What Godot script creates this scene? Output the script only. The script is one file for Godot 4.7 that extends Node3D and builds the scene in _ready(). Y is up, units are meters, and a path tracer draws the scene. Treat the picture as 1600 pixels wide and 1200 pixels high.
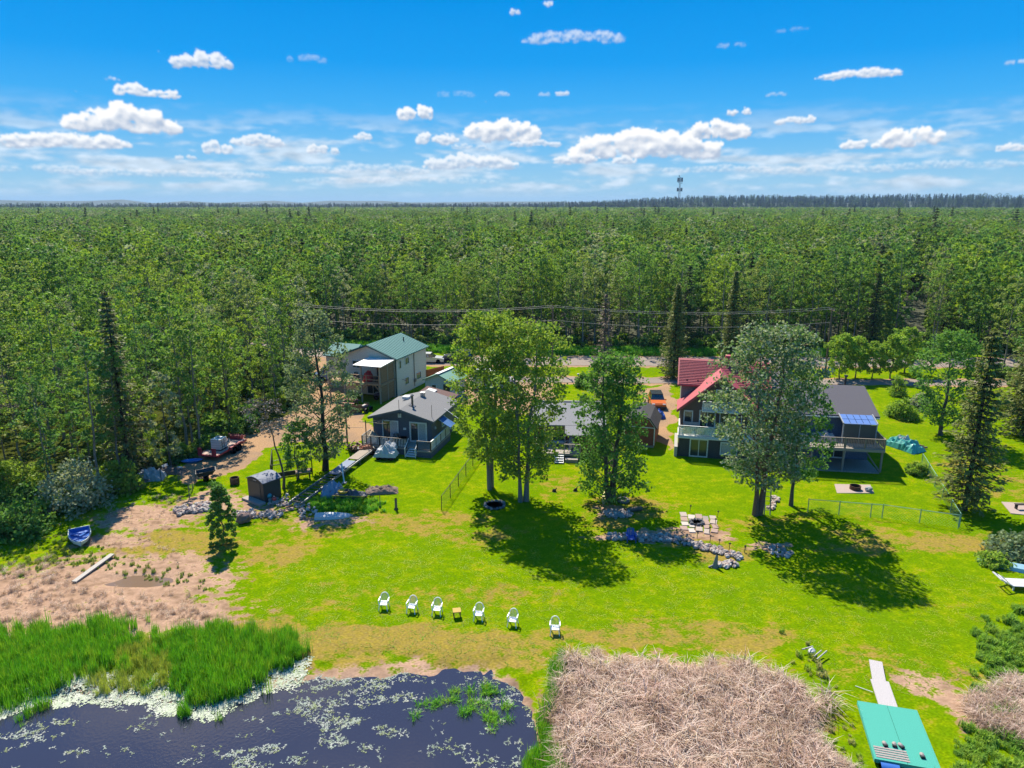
extends Node3D

# ---------------------------------------------------------------- small tools
var rng := RandomNumberGenerator.new()
var names := {}
var mats := {}
var tex := {}
var noise := FastNoiseLite.new()

class MB:
	var v := PackedVector3Array()
	var n := PackedVector3Array()
	var c := PackedColorArray()
	var uv := PackedVector2Array()
	var ix := PackedInt32Array()
	var col := Color.WHITE
	func vert(p: Vector3, nn: Vector3) -> int:
		v.append(p); n.append(nn); c.append(col)
		return v.size() - 1
	func tri(a: Vector3, b: Vector3, d: Vector3) -> void:
		var nn := (d - a).cross(b - a).normalized()
		var i := v.size()
		v.append(a); v.append(b); v.append(d)
		n.append(nn); n.append(nn); n.append(nn)
		c.append(col); c.append(col); c.append(col)
		ix.append(i); ix.append(i + 1); ix.append(i + 2)
	func quad(a: Vector3, b: Vector3, d: Vector3, e: Vector3) -> void:
		tri(a, b, d); tri(a, d, e)
	func box(p: Vector3, s: Vector3, bs := Basis()) -> MB:
		var h := s * 0.5
		var q := []
		for i in 8:
			q.append(p + bs * Vector3(h.x if i & 1 else -h.x, h.y if i & 2 else -h.y, h.z if i & 4 else -h.z))
		quad(q[4], q[6], q[7], q[5]); quad(q[1], q[3], q[2], q[0])
		quad(q[5], q[7], q[3], q[1]); quad(q[0], q[2], q[6], q[4])
		quad(q[6], q[2], q[3], q[7]); quad(q[0], q[4], q[5], q[1])
		return self
	func beam(a: Vector3, b: Vector3, w: float, h: float) -> MB:
		var d := b - a
		var up := Vector3.UP if absf(d.normalized().y) < 0.95 else Vector3.RIGHT
		var z := d.normalized()
		var x := up.cross(z).normalized()
		return box((a + b) * 0.5, Vector3(w, h, d.length()), Basis(x, z.cross(x), z))
	func tube(pts: PackedVector3Array, rad: PackedFloat32Array, sides := 6, cap := true) -> MB:
		var base := v.size()
		var ref := Vector3.RIGHT if absf((pts[-1] - pts[0]).normalized().x) < 0.9 else Vector3.UP
		for k in pts.size():
			var d := (pts[mini(k + 1, pts.size() - 1)] - pts[maxi(k - 1, 0)]).normalized()
			var a := ref.cross(d).normalized()
			var b := d.cross(a)
			for s in sides:
				var t := TAU * s / sides
				var o := a * cos(t) + b * sin(t)
				vert(pts[k] + o * rad[k], o)
		for k in pts.size() - 1:
			for s in sides:
				var i := base + k * sides + s
				var j := base + k * sides + (s + 1) % sides
				ix.append(i); ix.append(i + sides); ix.append(j)
				ix.append(j); ix.append(i + sides); ix.append(j + sides)
		if cap:
			for e in [0, pts.size() - 1]:
				var d2 := (pts[e] - pts[1 if e == 0 else e - 1]).normalized()
				var m := vert(pts[e], d2)
				var first := v.size()
				for s in sides:
					vert(v[base + e * sides + s], d2)
				for s in sides:
					ix.append(m)
					ix.append(first + (s if e > 0 else (s + 1) % sides)); ix.append(first + ((s + 1) % sides if e > 0 else s))
		return self
	func rod(a: Vector3, b: Vector3, r: float, sides := 6) -> MB:
		return tube(PackedVector3Array([a, b]), PackedFloat32Array([r, r]), sides)
	func prism(poly: PackedVector2Array, z0: float, z1: float) -> MB:
		# a polygon in x, y pushed along z
		var t := Geometry2D.triangulate_polygon(poly)
		for k in range(0, t.size(), 3):
			var a := poly[t[k]]
			var b := poly[t[k + 1]]
			var d := poly[t[k + 2]]
			if (b - a).cross(d - a) > 0:
				var w := b
				b = d
				d = w
			tri(Vector3(a.x, a.y, z1), Vector3(b.x, b.y, z1), Vector3(d.x, d.y, z1))
			tri(Vector3(a.x, a.y, z0), Vector3(d.x, d.y, z0), Vector3(b.x, b.y, z0))
		var area := 0.0
		for k in poly.size():
			area += poly[k].cross(poly[(k + 1) % poly.size()])
		for k in poly.size():
			var a2 := poly[k]
			var b2 := poly[(k + 1) % poly.size()]
			if area < 0:
				var w2 := a2
				a2 = b2
				b2 = w2
			quad(Vector3(a2.x, a2.y, z0), Vector3(a2.x, a2.y, z1), Vector3(b2.x, b2.y, z1), Vector3(b2.x, b2.y, z0))
		return self
	func quadbox(a: Vector3, b: Vector3, d: Vector3, e: Vector3, th: float) -> MB:
		# a slab under the quad a b d e
		var t := Vector3.DOWN * th
		quad(a, b, d, e); quad(e + t, d + t, b + t, a + t)
		quad(a + t, b + t, b, a); quad(b + t, d + t, d, b); quad(d + t, e + t, e, d); quad(e + t, a + t, a, e)
		return self
	func lathe(prof: PackedVector2Array, sides := 12, at := Vector3.ZERO) -> MB:
		for k in prof.size() - 1:
			for s in sides:
				var a := TAU * s / sides
				var b := TAU * (s + 1) / sides
				var p0 := prof[k]
				var p1 := prof[k + 1]
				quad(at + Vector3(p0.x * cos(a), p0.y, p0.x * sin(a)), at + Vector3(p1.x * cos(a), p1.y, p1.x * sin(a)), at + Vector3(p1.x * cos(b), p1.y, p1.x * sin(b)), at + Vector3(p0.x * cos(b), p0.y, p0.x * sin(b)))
		return self
	func leaf(p: Vector3, nn: Vector3, t: Vector3, s: float, w: float) -> void:
		var b := nn.cross(t) * (s * w * 0.5)
		var h := t * (s * 0.5)
		var i := v.size()
		v.append(p - h); v.append(p + b); v.append(p + h); v.append(p - b)
		for k in 4:
			n.append(nn); c.append(col)
		ix.append(i); ix.append(i + 1); ix.append(i + 2); ix.append(i); ix.append(i + 2); ix.append(i + 3)
	func mesh() -> ArrayMesh:
		var a := []
		a.resize(Mesh.ARRAY_MAX)
		a[Mesh.ARRAY_VERTEX] = v
		a[Mesh.ARRAY_NORMAL] = n
		a[Mesh.ARRAY_COLOR] = c
		if uv.size() == v.size():
			a[Mesh.ARRAY_TEX_UV] = uv
		a[Mesh.ARRAY_INDEX] = ix
		var m := ArrayMesh.new()
		m.add_surface_from_arrays(Mesh.PRIMITIVE_TRIANGLES, a)
		return m

func lin(r: float, g: float, b: float) -> Color:
	return Color(r, g, b).linear_to_srgb()

func numbered(called: String) -> String:
	var k: int = names.get(called, 0)
	names[called] = k + 1
	return called if k == 0 else "%s_%03d" % [called, k]

func thing(called: String, label: String, category: String, at := Vector3.ZERO, turn := 0.0, group := "") -> Node3D:
	var o := Node3D.new()
	o.name = numbered(called)
	add_child(o)
	o.position = at
	o.rotation_degrees.y = turn
	tag(o, label, category, group)
	return o

func tag(o: Node, label: String, category: String, group := "", kind := "") -> void:
	if label: o.set_meta("label", label)
	if category: o.set_meta("category", category)
	if group: o.set_meta("group", group)
	if kind: o.set_meta("kind", kind)

func part(called: String, mb, m: Material, parent: Node) -> MeshInstance3D:
	var o := MeshInstance3D.new()
	o.mesh = mb.mesh() if mb is MB else mb
	o.material_override = m
	if parent == self:
		o.name = numbered(called)
		add_child(o)
	else:
		o.name = called
		parent.add_child(o, true)
	return o

func structure(called: String, mb, m: Material) -> MeshInstance3D:
	var o := part(called, mb, m, self)
	o.set_meta("kind", "structure")
	return o

func copy(o: Node3D, at: Vector3, turn: float, label := "", group := "") -> Node3D:
	var d: Node3D = o.duplicate()
	var base := String(o.name)
	if base.length() > 4 and base[-4] == "_" and base.right(3).is_valid_int():
		base = base.left(base.length() - 4)
	d.name = numbered(base)
	add_child(d)
	d.position = at
	d.rotation_degrees.y = turn
	if label: d.set_meta("label", label)
	if group: d.set_meta("group", group)
	return d

func gray_noise(key: String, freq: float, lo: float, hi: float, oct := 4, size := 512, kind := FastNoiseLite.TYPE_SIMPLEX_SMOOTH) -> Texture2D:
	if not tex.has(key):
		var f := FastNoiseLite.new()
		f.seed = hash(key) % 1000
		f.noise_type = kind
		f.frequency = freq
		f.fractal_octaves = oct
		var im := f.get_seamless_image(size, size)
		im.convert(Image.FORMAT_RGB8)
		var d := im.get_data()
		for k in d.size():
			d[k] = int(clampf(lo + (hi - lo) * d[k] / 255.0, 0.0, 1.0) * 255.0)
		tex[key] = ImageTexture.create_from_image(Image.create_from_data(size, size, false, Image.FORMAT_RGB8, d))
	return tex[key]

func mat(key: String, col: Color, rough := 0.85, texture: Texture2D = null, scale := Vector3.ONE, metal := 0.0) -> StandardMaterial3D:
	# col is a linear base colour
	if mats.has(key):
		return mats[key]
	var m := StandardMaterial3D.new()
	m.resource_name = key
	m.albedo_color = col.linear_to_srgb()
	m.roughness = rough
	m.metallic = metal
	if texture:
		m.albedo_texture = texture
		m.uv1_triplanar = true
		m.uv1_scale = scale
	mats[key] = m
	return m

func leafy(key: String, col: Color, through := 0.95) -> StandardMaterial3D:
	if mats.has(key):
		return mats[key]
	var m := mat(key, col, 0.55)
	m.vertex_color_use_as_albedo = true
	m.backlight_enabled = true
	m.backlight = Color(through, through, through * 0.6).linear_to_srgb()
	m.metallic_specular = 0.22
	return m

func rv(a: float, b: float) -> float:
	return rng.randf_range(a, b)

func rdir() -> Vector3:
	var z := rv(-1, 1)
	var a := rv(0, TAU)
	var r := sqrt(1 - z * z)
	return Vector3(r * cos(a), z, r * sin(a))

func scatter(called: String, mesh: Mesh, m: Material, places: Array, tints: Array, parent: Node) -> MultiMeshInstance3D:
	var mm := MultiMesh.new()
	mm.transform_format = MultiMesh.TRANSFORM_3D
	mm.use_colors = tints.size() > 0
	mm.mesh = mesh
	mm.instance_count = places.size()
	for i in places.size():
		mm.set_instance_transform(i, places[i])
		if tints.size() > 0:
			mm.set_instance_color(i, tints[i])
	var o := MultiMeshInstance3D.new()
	o.multimesh = mm
	o.material_override = m
	o.name = numbered(called) if parent == self else called
	o.set_meta("kind", "stuff")
	parent.add_child(o, true)
	return o

# ---------------------------------------------------------------- the lie of the land
const SHORE := [[-90.0, -31.0], [-25.2, -29.9], [-23.9, -30.9], [-21.5, -31.1], [-18.4, -30.9], [-14.8, -29.9], [-12.6, -31.9], [-9.5, -32.6], [-6.8, -32.7], [-4.1, -32.6], [-1.7, -32.9], [-0.3, -32.1], [0.9, -30.2], [1.5, -26.0], [2.2, -20.0], [20.0, -17.0], [90.0, -17.0]]
const WATER := -0.24

func shore_z(x: float) -> float:
	for k in SHORE.size() - 1:
		if x <= SHORE[k + 1][0]:
			return lerpf(SHORE[k][1], SHORE[k + 1][1], clampf((x - SHORE[k][0]) / (SHORE[k + 1][0] - SHORE[k][0]), 0, 1))
	return SHORE[-1][1]

func land(x: float, z: float) -> float:
	var s := z - shore_z(x) + noise.get_noise_2d(x * 9.0, z * 9.0) * 1.2
	var h := lerpf(0.0, -0.56, smoothstep(-2.6, 3.0, s))
	if z > -60.0:
		h += noise.get_noise_2d(x * 3.0 + 50.0, z * 3.0) * 0.05 + noise.get_noise_2d(x * 14.0, z * 14.0 + 90.0) * 0.015
		var e := Vector2((x + 24.6) / 2.4, (z + 42.1) / 0.8).length()
		h -= 0.16 * (1.0 - smoothstep(0.6, 1.5, e))
	return h

# ---------------------------------------------------------------- sky
# azimuth, elevation, half width, half height (degrees), thickness, flat base
const CLOUDS := [
	[-21.91, 9.61, 2.25, 0.81, 0.85, 3], [-25.92, 7.44, 2.18, 0.63, 0.9, 3], [-27.35, 5.76, 3.38, 1.49, 1.0, 7], [-30.53, 4.13, 3.96, 0.83, 0.95, 6], [-21.72, 3.98, 1.26, 0.71, 0.8, 3], [-18.87, 4.53, 1.82, 0.73, 0.8, 4],
	[-14.42, 4.01, 1.28, 0.53, 0.8, 3], [-23.67, 3.19, 0.74, 0.26, 0.7, 2], [-11.25, 4.92, 0.79, 0.44, 0.8, 2], [-7.24, 6.78, 1.39, 0.97, 0.95, 3], [-5.85, 4.85, 1.82, 0.70, 0.85, 4], [-0.73, 5.57, 2.97, 1.41, 1.0, 6], [-2.96, 3.25, 3.44, 0.93, 0.8, 5],
	[1.72, 4.55, 1.94, 0.46, 0.7, 3], [4.72, 11.86, 3.69, 0.77, 0.55, 4], [-15.00, 10.16, 1.34, 0.53, 0.25, 2], [-4.24, 8.02, 1.66, 0.44, 0.2, 2], [0.19, 13.46, 0.42, 0.31, 0.7, 2], [2.67, 13.93, 0.42, 0.35, 0.7, 2], [3.85, 8.02, 0.74, 0.29, 0.7, 2], [2.41, 7.99, 0.56, 0.29, 0.4, 2],
	[-0.48, 8.04, 0.74, 0.39, 0.4, 2], [9.95, 4.49, 5.42, 1.68, 1.0, 9], [15.46, 5.45, 2.00, 1.17, 1.0, 5], [16.78, 6.50, 0.87, 0.41, 0.9, 2], [24.50, 8.60, 2.50, 0.51, 0.9, 4], [15.87, 10.89, 1.06, 0.30, 0.3, 2], [19.26, 7.55, 0.83, 0.22, 0.4, 2], [20.91, 5.80, 1.50, 0.44, 0.85, 3],
	[28.26, 4.50, 2.06, 1.10, 1.0, 5], [25.00, 4.13, 1.20, 0.59, 0.9, 3], [33.75, 3.56, 0.88, 0.42, 0.85, 3], [33.35, 8.56, 0.63, 0.27, 0.6, 2], [19.95, 11.60, 1.16, 0.24, 0.2, 2], [-27.64, 8.03, 0.43, 0.23, 0.6, 2], [6.38, 3.46, 2.91, 0.71, 0.8, 4], [-11.70, 2.63, 5.71, 0.60, 0.5, 6], [-25.41, 2.17, 6.90, 0.51, 0.5, 7], [15.43, 2.59, 4.15, 0.48, 0.5, 5], [-32.56, 2.26, 3.88, 0.44, 0.5, 6],
	[-3.43, 4.27, 1.65, 0.41, 0.6, 3], [30.36, 2.60, 4.42, 0.46, 0.45, 6], [-8.86, 1.81, 7.33, 0.46, 0.35, 6], [23.33, 2.47, 4.60, 0.53, 0.45, 6]]
const SKY_W := 4096
const SKY_H := 2048

func sky_row(el: float) -> Vector3:
	# clear air, linear, by elevation in degrees
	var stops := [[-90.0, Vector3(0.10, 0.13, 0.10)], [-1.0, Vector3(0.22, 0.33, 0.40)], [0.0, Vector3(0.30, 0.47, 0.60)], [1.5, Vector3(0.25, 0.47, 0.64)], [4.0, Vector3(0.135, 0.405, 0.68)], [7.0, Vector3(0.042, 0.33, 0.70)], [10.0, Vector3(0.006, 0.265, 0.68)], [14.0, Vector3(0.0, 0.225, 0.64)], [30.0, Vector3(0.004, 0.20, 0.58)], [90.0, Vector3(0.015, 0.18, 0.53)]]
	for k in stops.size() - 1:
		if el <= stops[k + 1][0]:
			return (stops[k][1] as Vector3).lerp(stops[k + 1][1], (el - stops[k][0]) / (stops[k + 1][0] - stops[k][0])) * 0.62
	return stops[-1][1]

func make_sky() -> PanoramaSkyMaterial:
	var im := Image.create(SKY_W, SKY_H, false, Image.FORMAT_RGBF)
	var kx := SKY_W / 360.0
	for y in SKY_H:
		var c := sky_row(90.0 - (y + 0.5) * 180.0 / SKY_H)
		im.fill_rect(Rect2i(0, y, SKY_W, 1), Color(c.x, c.y, c.z))
	var f := FastNoiseLite.new()
	f.seed = 5
	f.frequency = 1.0
	f.fractal_octaves = 5
	# thin layered veil low over the land
	for y in range(int((90.0 - 8.5) * kx), int(90.3 * kx)):
		var el := 90.0 - (y + 0.5) / kx
		var w := smoothstep(0.1, 1.6, el) * (1.0 - smoothstep(3.2, 7.5, el))
		if w <= 0.01: continue
		for x in SKY_W:
			var a := TAU * x / SKY_W
			var q := f.get_noise_3d(cos(a) * 6.0, el * 0.75, sin(a) * 6.0)
			var q2 := f.get_noise_3d(cos(a) * 30.0 + 40.0, el * 1.8, sin(a) * 30.0)
			var cover := clampf(smoothstep(-0.28, 0.42, q + 0.45 * q2) * w * 0.78, 0.0, 0.8)
			if cover > 0.01:
				var o := im.get_pixel(x, y)
				im.set_pixel(x, y, o.lerp(Color(0.325, 0.368, 0.412) * (1.0 + 0.35 * q2), cover))
	var list: Array = CLOUDS.duplicate()
	var r := RandomNumberGenerator.new()
	r.seed = 77
	for k in 110:  # clouds out of view; the big high ones are added for white fill light
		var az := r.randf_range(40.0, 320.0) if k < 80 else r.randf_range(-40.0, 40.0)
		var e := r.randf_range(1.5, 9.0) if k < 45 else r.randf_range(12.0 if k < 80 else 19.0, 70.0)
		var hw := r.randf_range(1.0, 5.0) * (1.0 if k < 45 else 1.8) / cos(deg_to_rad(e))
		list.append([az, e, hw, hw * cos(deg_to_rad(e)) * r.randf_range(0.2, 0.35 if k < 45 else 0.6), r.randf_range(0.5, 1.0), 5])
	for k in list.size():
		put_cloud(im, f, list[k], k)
	var s := PanoramaSkyMaterial.new()
	s.panorama = ImageTexture.create_from_image(im)
	return s

func put_cloud(im: Image, f: FastNoiseLite, d: Array, k: int) -> void:
	var r := RandomNumberGenerator.new()
	r.seed = 300 + k
	var kx := SKY_W / 360.0
	var hw: float = d[2]
	var hh: float = d[3]
	var lobes := []
	for j in int(d[5]) * 3 + 2:
		var u := r.randf_range(-0.85, 0.85)
		var top := (1.0 - u * u * 0.85) * r.randf_range(0.35, 1.0)
		lobes.append([u * hw, -hh * 0.62 + top * hh * 0.75, hw * r.randf_range(0.16, 0.34), hh * r.randf_range(0.35, 0.62)])
	var x0 := int((d[0] - hw * 1.35) * kx)
	var x1 := int((d[0] + hw * 1.35) * kx)
	var y0 := int((90.0 - d[1] - hh * 1.4) * kx)
	var y1 := int((90.0 - d[1] + hh * 1.25) * kx)
	var soft: float = d[4]
	for y in range(y0, y1 + 1):
		for x in range(x0, x1 + 1):
			var u := (x + 0.5) / kx - float(d[0])
			var t := 90.0 - (y + 0.5) / kx - float(d[1])
			var q := cloud_field(f, lobes, u, t, k, hh)
			var a := smoothstep(0.0, 0.34 if soft > 0.6 else 0.9, q) * soft
			if a < 0.01: continue
			var g0 := cloud_field(f, lobes, u, t, k, hh, 0.12)
			var g1 := cloud_field(f, lobes, u - hh * 0.12, t + hh * 0.26, k, hh, 0.12)
			var lit := clampf(0.60 + 0.95 * (g0 - g1) + 0.42 * t / hh, 0.10, 1.0)
			var cc := Color(0.185, 0.235, 0.315).lerp(Color(0.49, 0.49, 0.49), lit)
			var e := im.get_pixel(posmod(x, SKY_W), y)
			im.set_pixel(posmod(x, SKY_W), y, e.lerp(cc, a))

func cloud_field(f: FastNoiseLite, lobes: Array, u: float, t: float, k: int, hh: float, fine := 1.0) -> float:
	var best := -1.0
	for l in lobes:
		var a: float = (u - l[0]) / l[2]
		var b: float = (t - l[1]) / l[3]
		best = maxf(best, 1.0 - (a * a + b * b))
	var s := 1.5 / maxf(hh, 0.5)
	var q := f.get_noise_3d(u * s * 0.8, t * s * 1.1, k * 7.3) * 0.75 + f.get_noise_3d(u * s * 2.8, t * s * 3.2, k * 3.1) * 0.5 * fine
	var base := smoothstep(-hh * 1.0, -hh * 0.55, t)
	return clampf(best, -0.6, 0.6) + q - (1.0 - base) * 0.8

# ---------------------------------------------------------------- the ground's own matter
const GX := -60.0
const GZ := -126.0
const GW := 140.0
const GD := 104.0
const GRES := 2048
const DRIVE := [Vector2(-31.43, -60.80), Vector2(-30.65, -64.12), Vector2(-30.39, -68.75), Vector2(-28.99, -75.89), Vector2(-27.31, -82.00), Vector2(-30.57, -94.50), Vector2(-38.39, -111.13), Vector2(-42.01, -117.25), Vector2(-30.16, -117.25), Vector2(-24.57, -111.13), Vector2(-19.38, -82.00), Vector2(-15.93, -76.85), Vector2(-15.66, -70.57), Vector2(-17.98, -70.16), Vector2(-22.64, -70.16), Vector2(-24.31, -68.16), Vector2(-24.95, -61.93), Vector2(-27.26, -60.33), Vector2(-28.21, -58.52)]
const DRIVE_B := [Vector2(18.01, -93.09), Vector2(21.78, -94.50), Vector2(19.62, -82.00), Vector2(16.65, -70.16), Vector2(15.45, -67.01), Vector2(15.18, -70.16), Vector2(15.82, -79.35), Vector2(16.40, -87.84)]
const DRIVE_C := [Vector2(-3.64, -98.20), Vector2(4.97, -97.44), Vector2(6.15, -82.00), Vector2(3.73, -79.35), Vector2(0.00, -82.00), Vector2(-6.31, -84.25), Vector2(-8.78, -94.50)]

var rgb_tab := {}

func blob(list: Array, x: float, z: float) -> float:
	var w := 0.0
	for b in list:
		var d := Vector2((x - b[0]) / b[2], (z - b[1]) / b[3]).length()
		w = maxf(w, (1.0 - smoothstep(0.45, 1.15, d)) * b[4])
	return w

func ground_image() -> Image:
	var lo := 416
	# worn, dry patches: x, z, radius x, radius z, strength
	var dry := [[-12.0, -50.5, 10.0, 3.2, 0.65], [-9.0, -35.4, 7.5, 2.6, 1.0], [-2.0, -34.6, 6.0, 2.2, 1.0], [-18.0, -46.0, 5.0, 3.5, 0.6], [7.0, -36.0, 7.0, 1.8, 0.9], [12.5, -35.5, 5.0, 1.8, 0.75], [-24.0, -47.0, 7.0, 4.5, 0.85], [9.0, -53.0, 5.0, 4.0, 0.7], [13.0, -48.0, 4.0, 2.0, 0.7], [15.5, -45.8, 4.0, 2.2, 0.8], [27.0, -47.0, 7.0, 1.6, 0.75], [34.0, -47.5, 6.0, 2.0, 0.7], [23.0, -50.0, 10.0, 4.0, 0.35], [-3.0, -50.0, 4.0, 4.0, 0.55], [43.0, -60.0, 5.0, 8.0, 0.5], [20.0, -32.0, 5.0, 3.0, 0.5], [-8.5, -40.0, 14.0, 2.0, 0.4], [3.5, -58.0, 4.0, 4.0, 0.5], [-16.0, -36.0, 5.0, 3.0, 0.9]]
	var mud := [[-26.0, -42.0, 10.0, 4.6, 1.0], [-34.0, -39.0, 12.0, 5.0, 1.0], [-22.0, -38.2, 8.0, 3.2, 1.0], [-28.5, -51.5, 6.0, 3.0, 0.9], [-25.0, -55.0, 5.0, 3.0, 0.8], [-29.5, -47.5, 3.5, 1.8, 0.9], [22.0, -30.5, 2.0, 3.0, 0.8], [18.8, -46.8, 2.0, 1.2, 0.9], [9.0, -48.5, 4.5, 1.0, 0.9], [14.0, -48.8, 3.0, 1.2, 0.9], [8.3, -53.0, 2.2, 1.6, 0.8], [-22.0, -53.2, 7.0, 1.4, 0.7], [-14.0, -51.0, 4.0, 1.6, 0.7], [8.0, -29.5, 8.0, 5.5, 1.0], [27.0, -27.5, 5.0, 4.0, 0.7], [-4.5, -32.9, 5.0, 0.7, 0.8]]
	var data := []
	for k in 4:
		var b := PackedByteArray()
		b.resize(lo * lo)
		data.append(b)
	var drive := PackedVector2Array(DRIVE)
	var drive_b := PackedVector2Array(DRIVE_B)
	var drive_c := PackedVector2Array(DRIVE_C)
	for j in lo:
		for i in lo:
			var x := GX + GW * (i + 0.5) / lo
			var z := GZ + GD * (j + 0.5) / lo
			var wob := Vector2(noise.get_noise_2d(x * 4.0, z * 4.0), noise.get_noise_2d(x * 4.0 + 300.0, z * 4.0)) * 1.4
			var p := Vector2(x, z) + wob
			var dirt := 0.0
			if Geometry2D.is_point_in_polygon(p, drive) or Geometry2D.is_point_in_polygon(p, drive_b) or Geometry2D.is_point_in_polygon(p, drive_c):
				dirt = 1.0
			var rz := road_z(x)
			if absf(p.y - rz) < 4.0: dirt = 1.0
			if x > -8.0 and absf(p.y - lane_z(x)) < 2.2: dirt = 1.0
			var woods := 0.0 if in_clearing(p.x, p.y) else 1.0
			var under := smoothstep(-1.6, 0.4, z - shore_z(x))
			data[0][j * lo + i] = int(255 * blob(dry, p.x, p.y))
			data[1][j * lo + i] = int(255 * maxf(blob(mud, p.x, p.y), under))
			data[2][j * lo + i] = int(255 * dirt)
			data[3][j * lo + i] = int(255 * woods)
	var w := []
	for k in 4:
		var im := Image.create_from_data(lo, lo, false, Image.FORMAT_L8, data[k])
		im.resize(GRES, GRES, Image.INTERPOLATE_BILINEAR)
		w.append(im.get_data())
	var ns := []
	for q in [[0.35, 3, 21], [0.06, 3, 22], [0.012, 3, 23], [0.12, 2, 24]]:
		var f := FastNoiseLite.new()
		f.frequency = q[0]
		f.fractal_octaves = q[1]
		f.seed = q[2]
		var im2 := f.get_image(GRES, GRES)
		im2.convert(Image.FORMAT_L8)
		ns.append(im2.get_data())
	var n0: PackedByteArray = ns[0]
	var n1: PackedByteArray = ns[1]
	var n2: PackedByteArray = ns[2]
	var n3: PackedByteArray = ns[3]
	var w0: PackedByteArray = w[0]
	var w1: PackedByteArray = w[1]
	var w2: PackedByteArray = w[2]
	var w3: PackedByteArray = w[3]
	var out := PackedByteArray()
	out.resize(GRES * GRES * 3)
	var lush := Vector3(86, 114, 4)
	var lush2 := Vector3(116, 130, 5)
	var straw := Vector3(136, 118, 48)
	var strw2 := Vector3(126, 106, 66)
	var mudc := Vector3(156, 128, 108)
	var mudd := Vector3(104, 84, 66)
	var soil := Vector3(150, 122, 94)
	var soil2 := Vector3(134, 112, 92)
	var litter := Vector3(60, 66, 26)
	for k in GRES * GRES:
		var a := n0[k] / 255.0
		var b := n1[k] / 255.0
		var d := n2[k] / 255.0
		var e := n3[k] / 255.0
		var c := lush.lerp(lush2, clampf((b - 0.32) * 1.6 + (d - 0.5) * 1.1 + (a - 0.5) * 0.7, 0.0, 1.0))
		var s := clampf((w0[k] / 255.0 * 1.25 + (b - 0.5) * 1.3 + (a - 0.5) * 0.9 + (d - 0.56) * 1.1 - 0.42) * 2.0, 0.0, 0.92)
		c = c.lerp(straw.lerp(strw2, e), s)
		if w1[k] > 4:
			s = clampf((w1[k] / 255.0 * 1.5 + (b - 0.5) * 1.6 + (a - 0.5) * 0.8 - 0.62) * 3.0, 0.0, 1.0)
			c = c.lerp(mudc.lerp(mudd, clampf((b - 0.55) * 1.6 + (a - 0.5) * 1.4 + (d - 0.4) * 0.8, 0.0, 1.0)), s)
		if w2[k] > 4:
			s = clampf((w2[k] / 255.0 + (b - 0.5) * 0.9 + (a - 0.5) * 0.5 - 0.45) * 5.0, 0.0, 1.0)
			c = c.lerp(soil.lerp(soil2, clampf((d - 0.4) * 2.5 + (a - 0.5), 0.0, 1.0)), s)
		if w3[k] > 4:
			s = clampf((w3[k] / 255.0 + (b - 0.5) * 0.9 - 0.45) * 4.0, 0.0, 1.0)
			c = c.lerp(litter, s)
		c *= 0.80 + 0.40 * a
		out[k * 3] = clampi(int(c.x), 0, 255)
		out[k * 3 + 1] = clampi(int(c.y), 0, 255)
		out[k * 3 + 2] = clampi(int(c.z), 0, 255)
	return Image.create_from_data(GRES, GRES, false, Image.FORMAT_RGB8, out)

func road_z(x: float) -> float:
	return -109.2 + 0.02 * x - maxf(0.0, -16.0 - x) * 0.36

func lane_z(x: float) -> float:
	return -97.0 + 0.03 * x

const CLEARING := [[-120.0, -15.0], [-120.0, -42.0], [-46.0, -45.0], [-37.4, -47.6], [-36.5, -51.5], [-35.0, -55.0], [-33.6, -59.2], [-32.0, -62.6], [-29.6, -67.6], [-28.0, -75.0], [-26.3, -80.0], [-27.5, -91.0], [-31.0, -104.0], [-33.0, -109.5], [-75.0, -125.5], [-75.0, -137.0], [-42.0, -127.5], [-14.0, -121.5], [6.0, -119.5], [30.0, -117.5], [63.0, -116.0], [64.5, -117.5], [76.0, -139.0], [99.0, -182.0], [104.0, -180.5], [81.0, -137.0], [69.5, -115.5], [88.0, -113.0], [140.0, -112.0], [140.0, -104.0], [84.0, -103.0], [70.0, -100.0], [66.0, -88.0], [68.0, -70.0], [80.0, -50.0], [80.0, -15.0]]
var clearing := PackedVector2Array()

func in_clearing(x: float, z: float) -> bool:
	if clearing.is_empty():
		for q in CLEARING: clearing.append(Vector2(q[0], q[1]))
	return Geometry2D.is_point_in_polygon(Vector2(x, z), clearing)

func grid_sheet(x0: float, x1: float, z0: float, z1: float, nx: int, nz: int, with_uv: bool, drop := 0.0) -> MB:
	var b := MB.new()
	for j in nz + 1:
		for i in nx + 1:
			var x := lerpf(x0, x1, float(i) / nx)
			var z := lerpf(z0, z1, float(j) / nz)
			var h := land(x, z)
			var dx := (land(x + 0.2, z) - h) / 0.2
			var dz := (land(x, z + 0.2) - h) / 0.2
			b.vert(Vector3(x, h - drop, z), Vector3(-dx, 1, -dz).normalized())
			b.uv.append(Vector2((x - GX) / GW, (z - GZ) / GD))
	for j in nz:
		for i in nx:
			var a := j * (nx + 1) + i
			b.ix.append_array([a, a + 1, a + nx + 1, a + 1, a + nx + 2, a + nx + 1])
	return b

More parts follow.
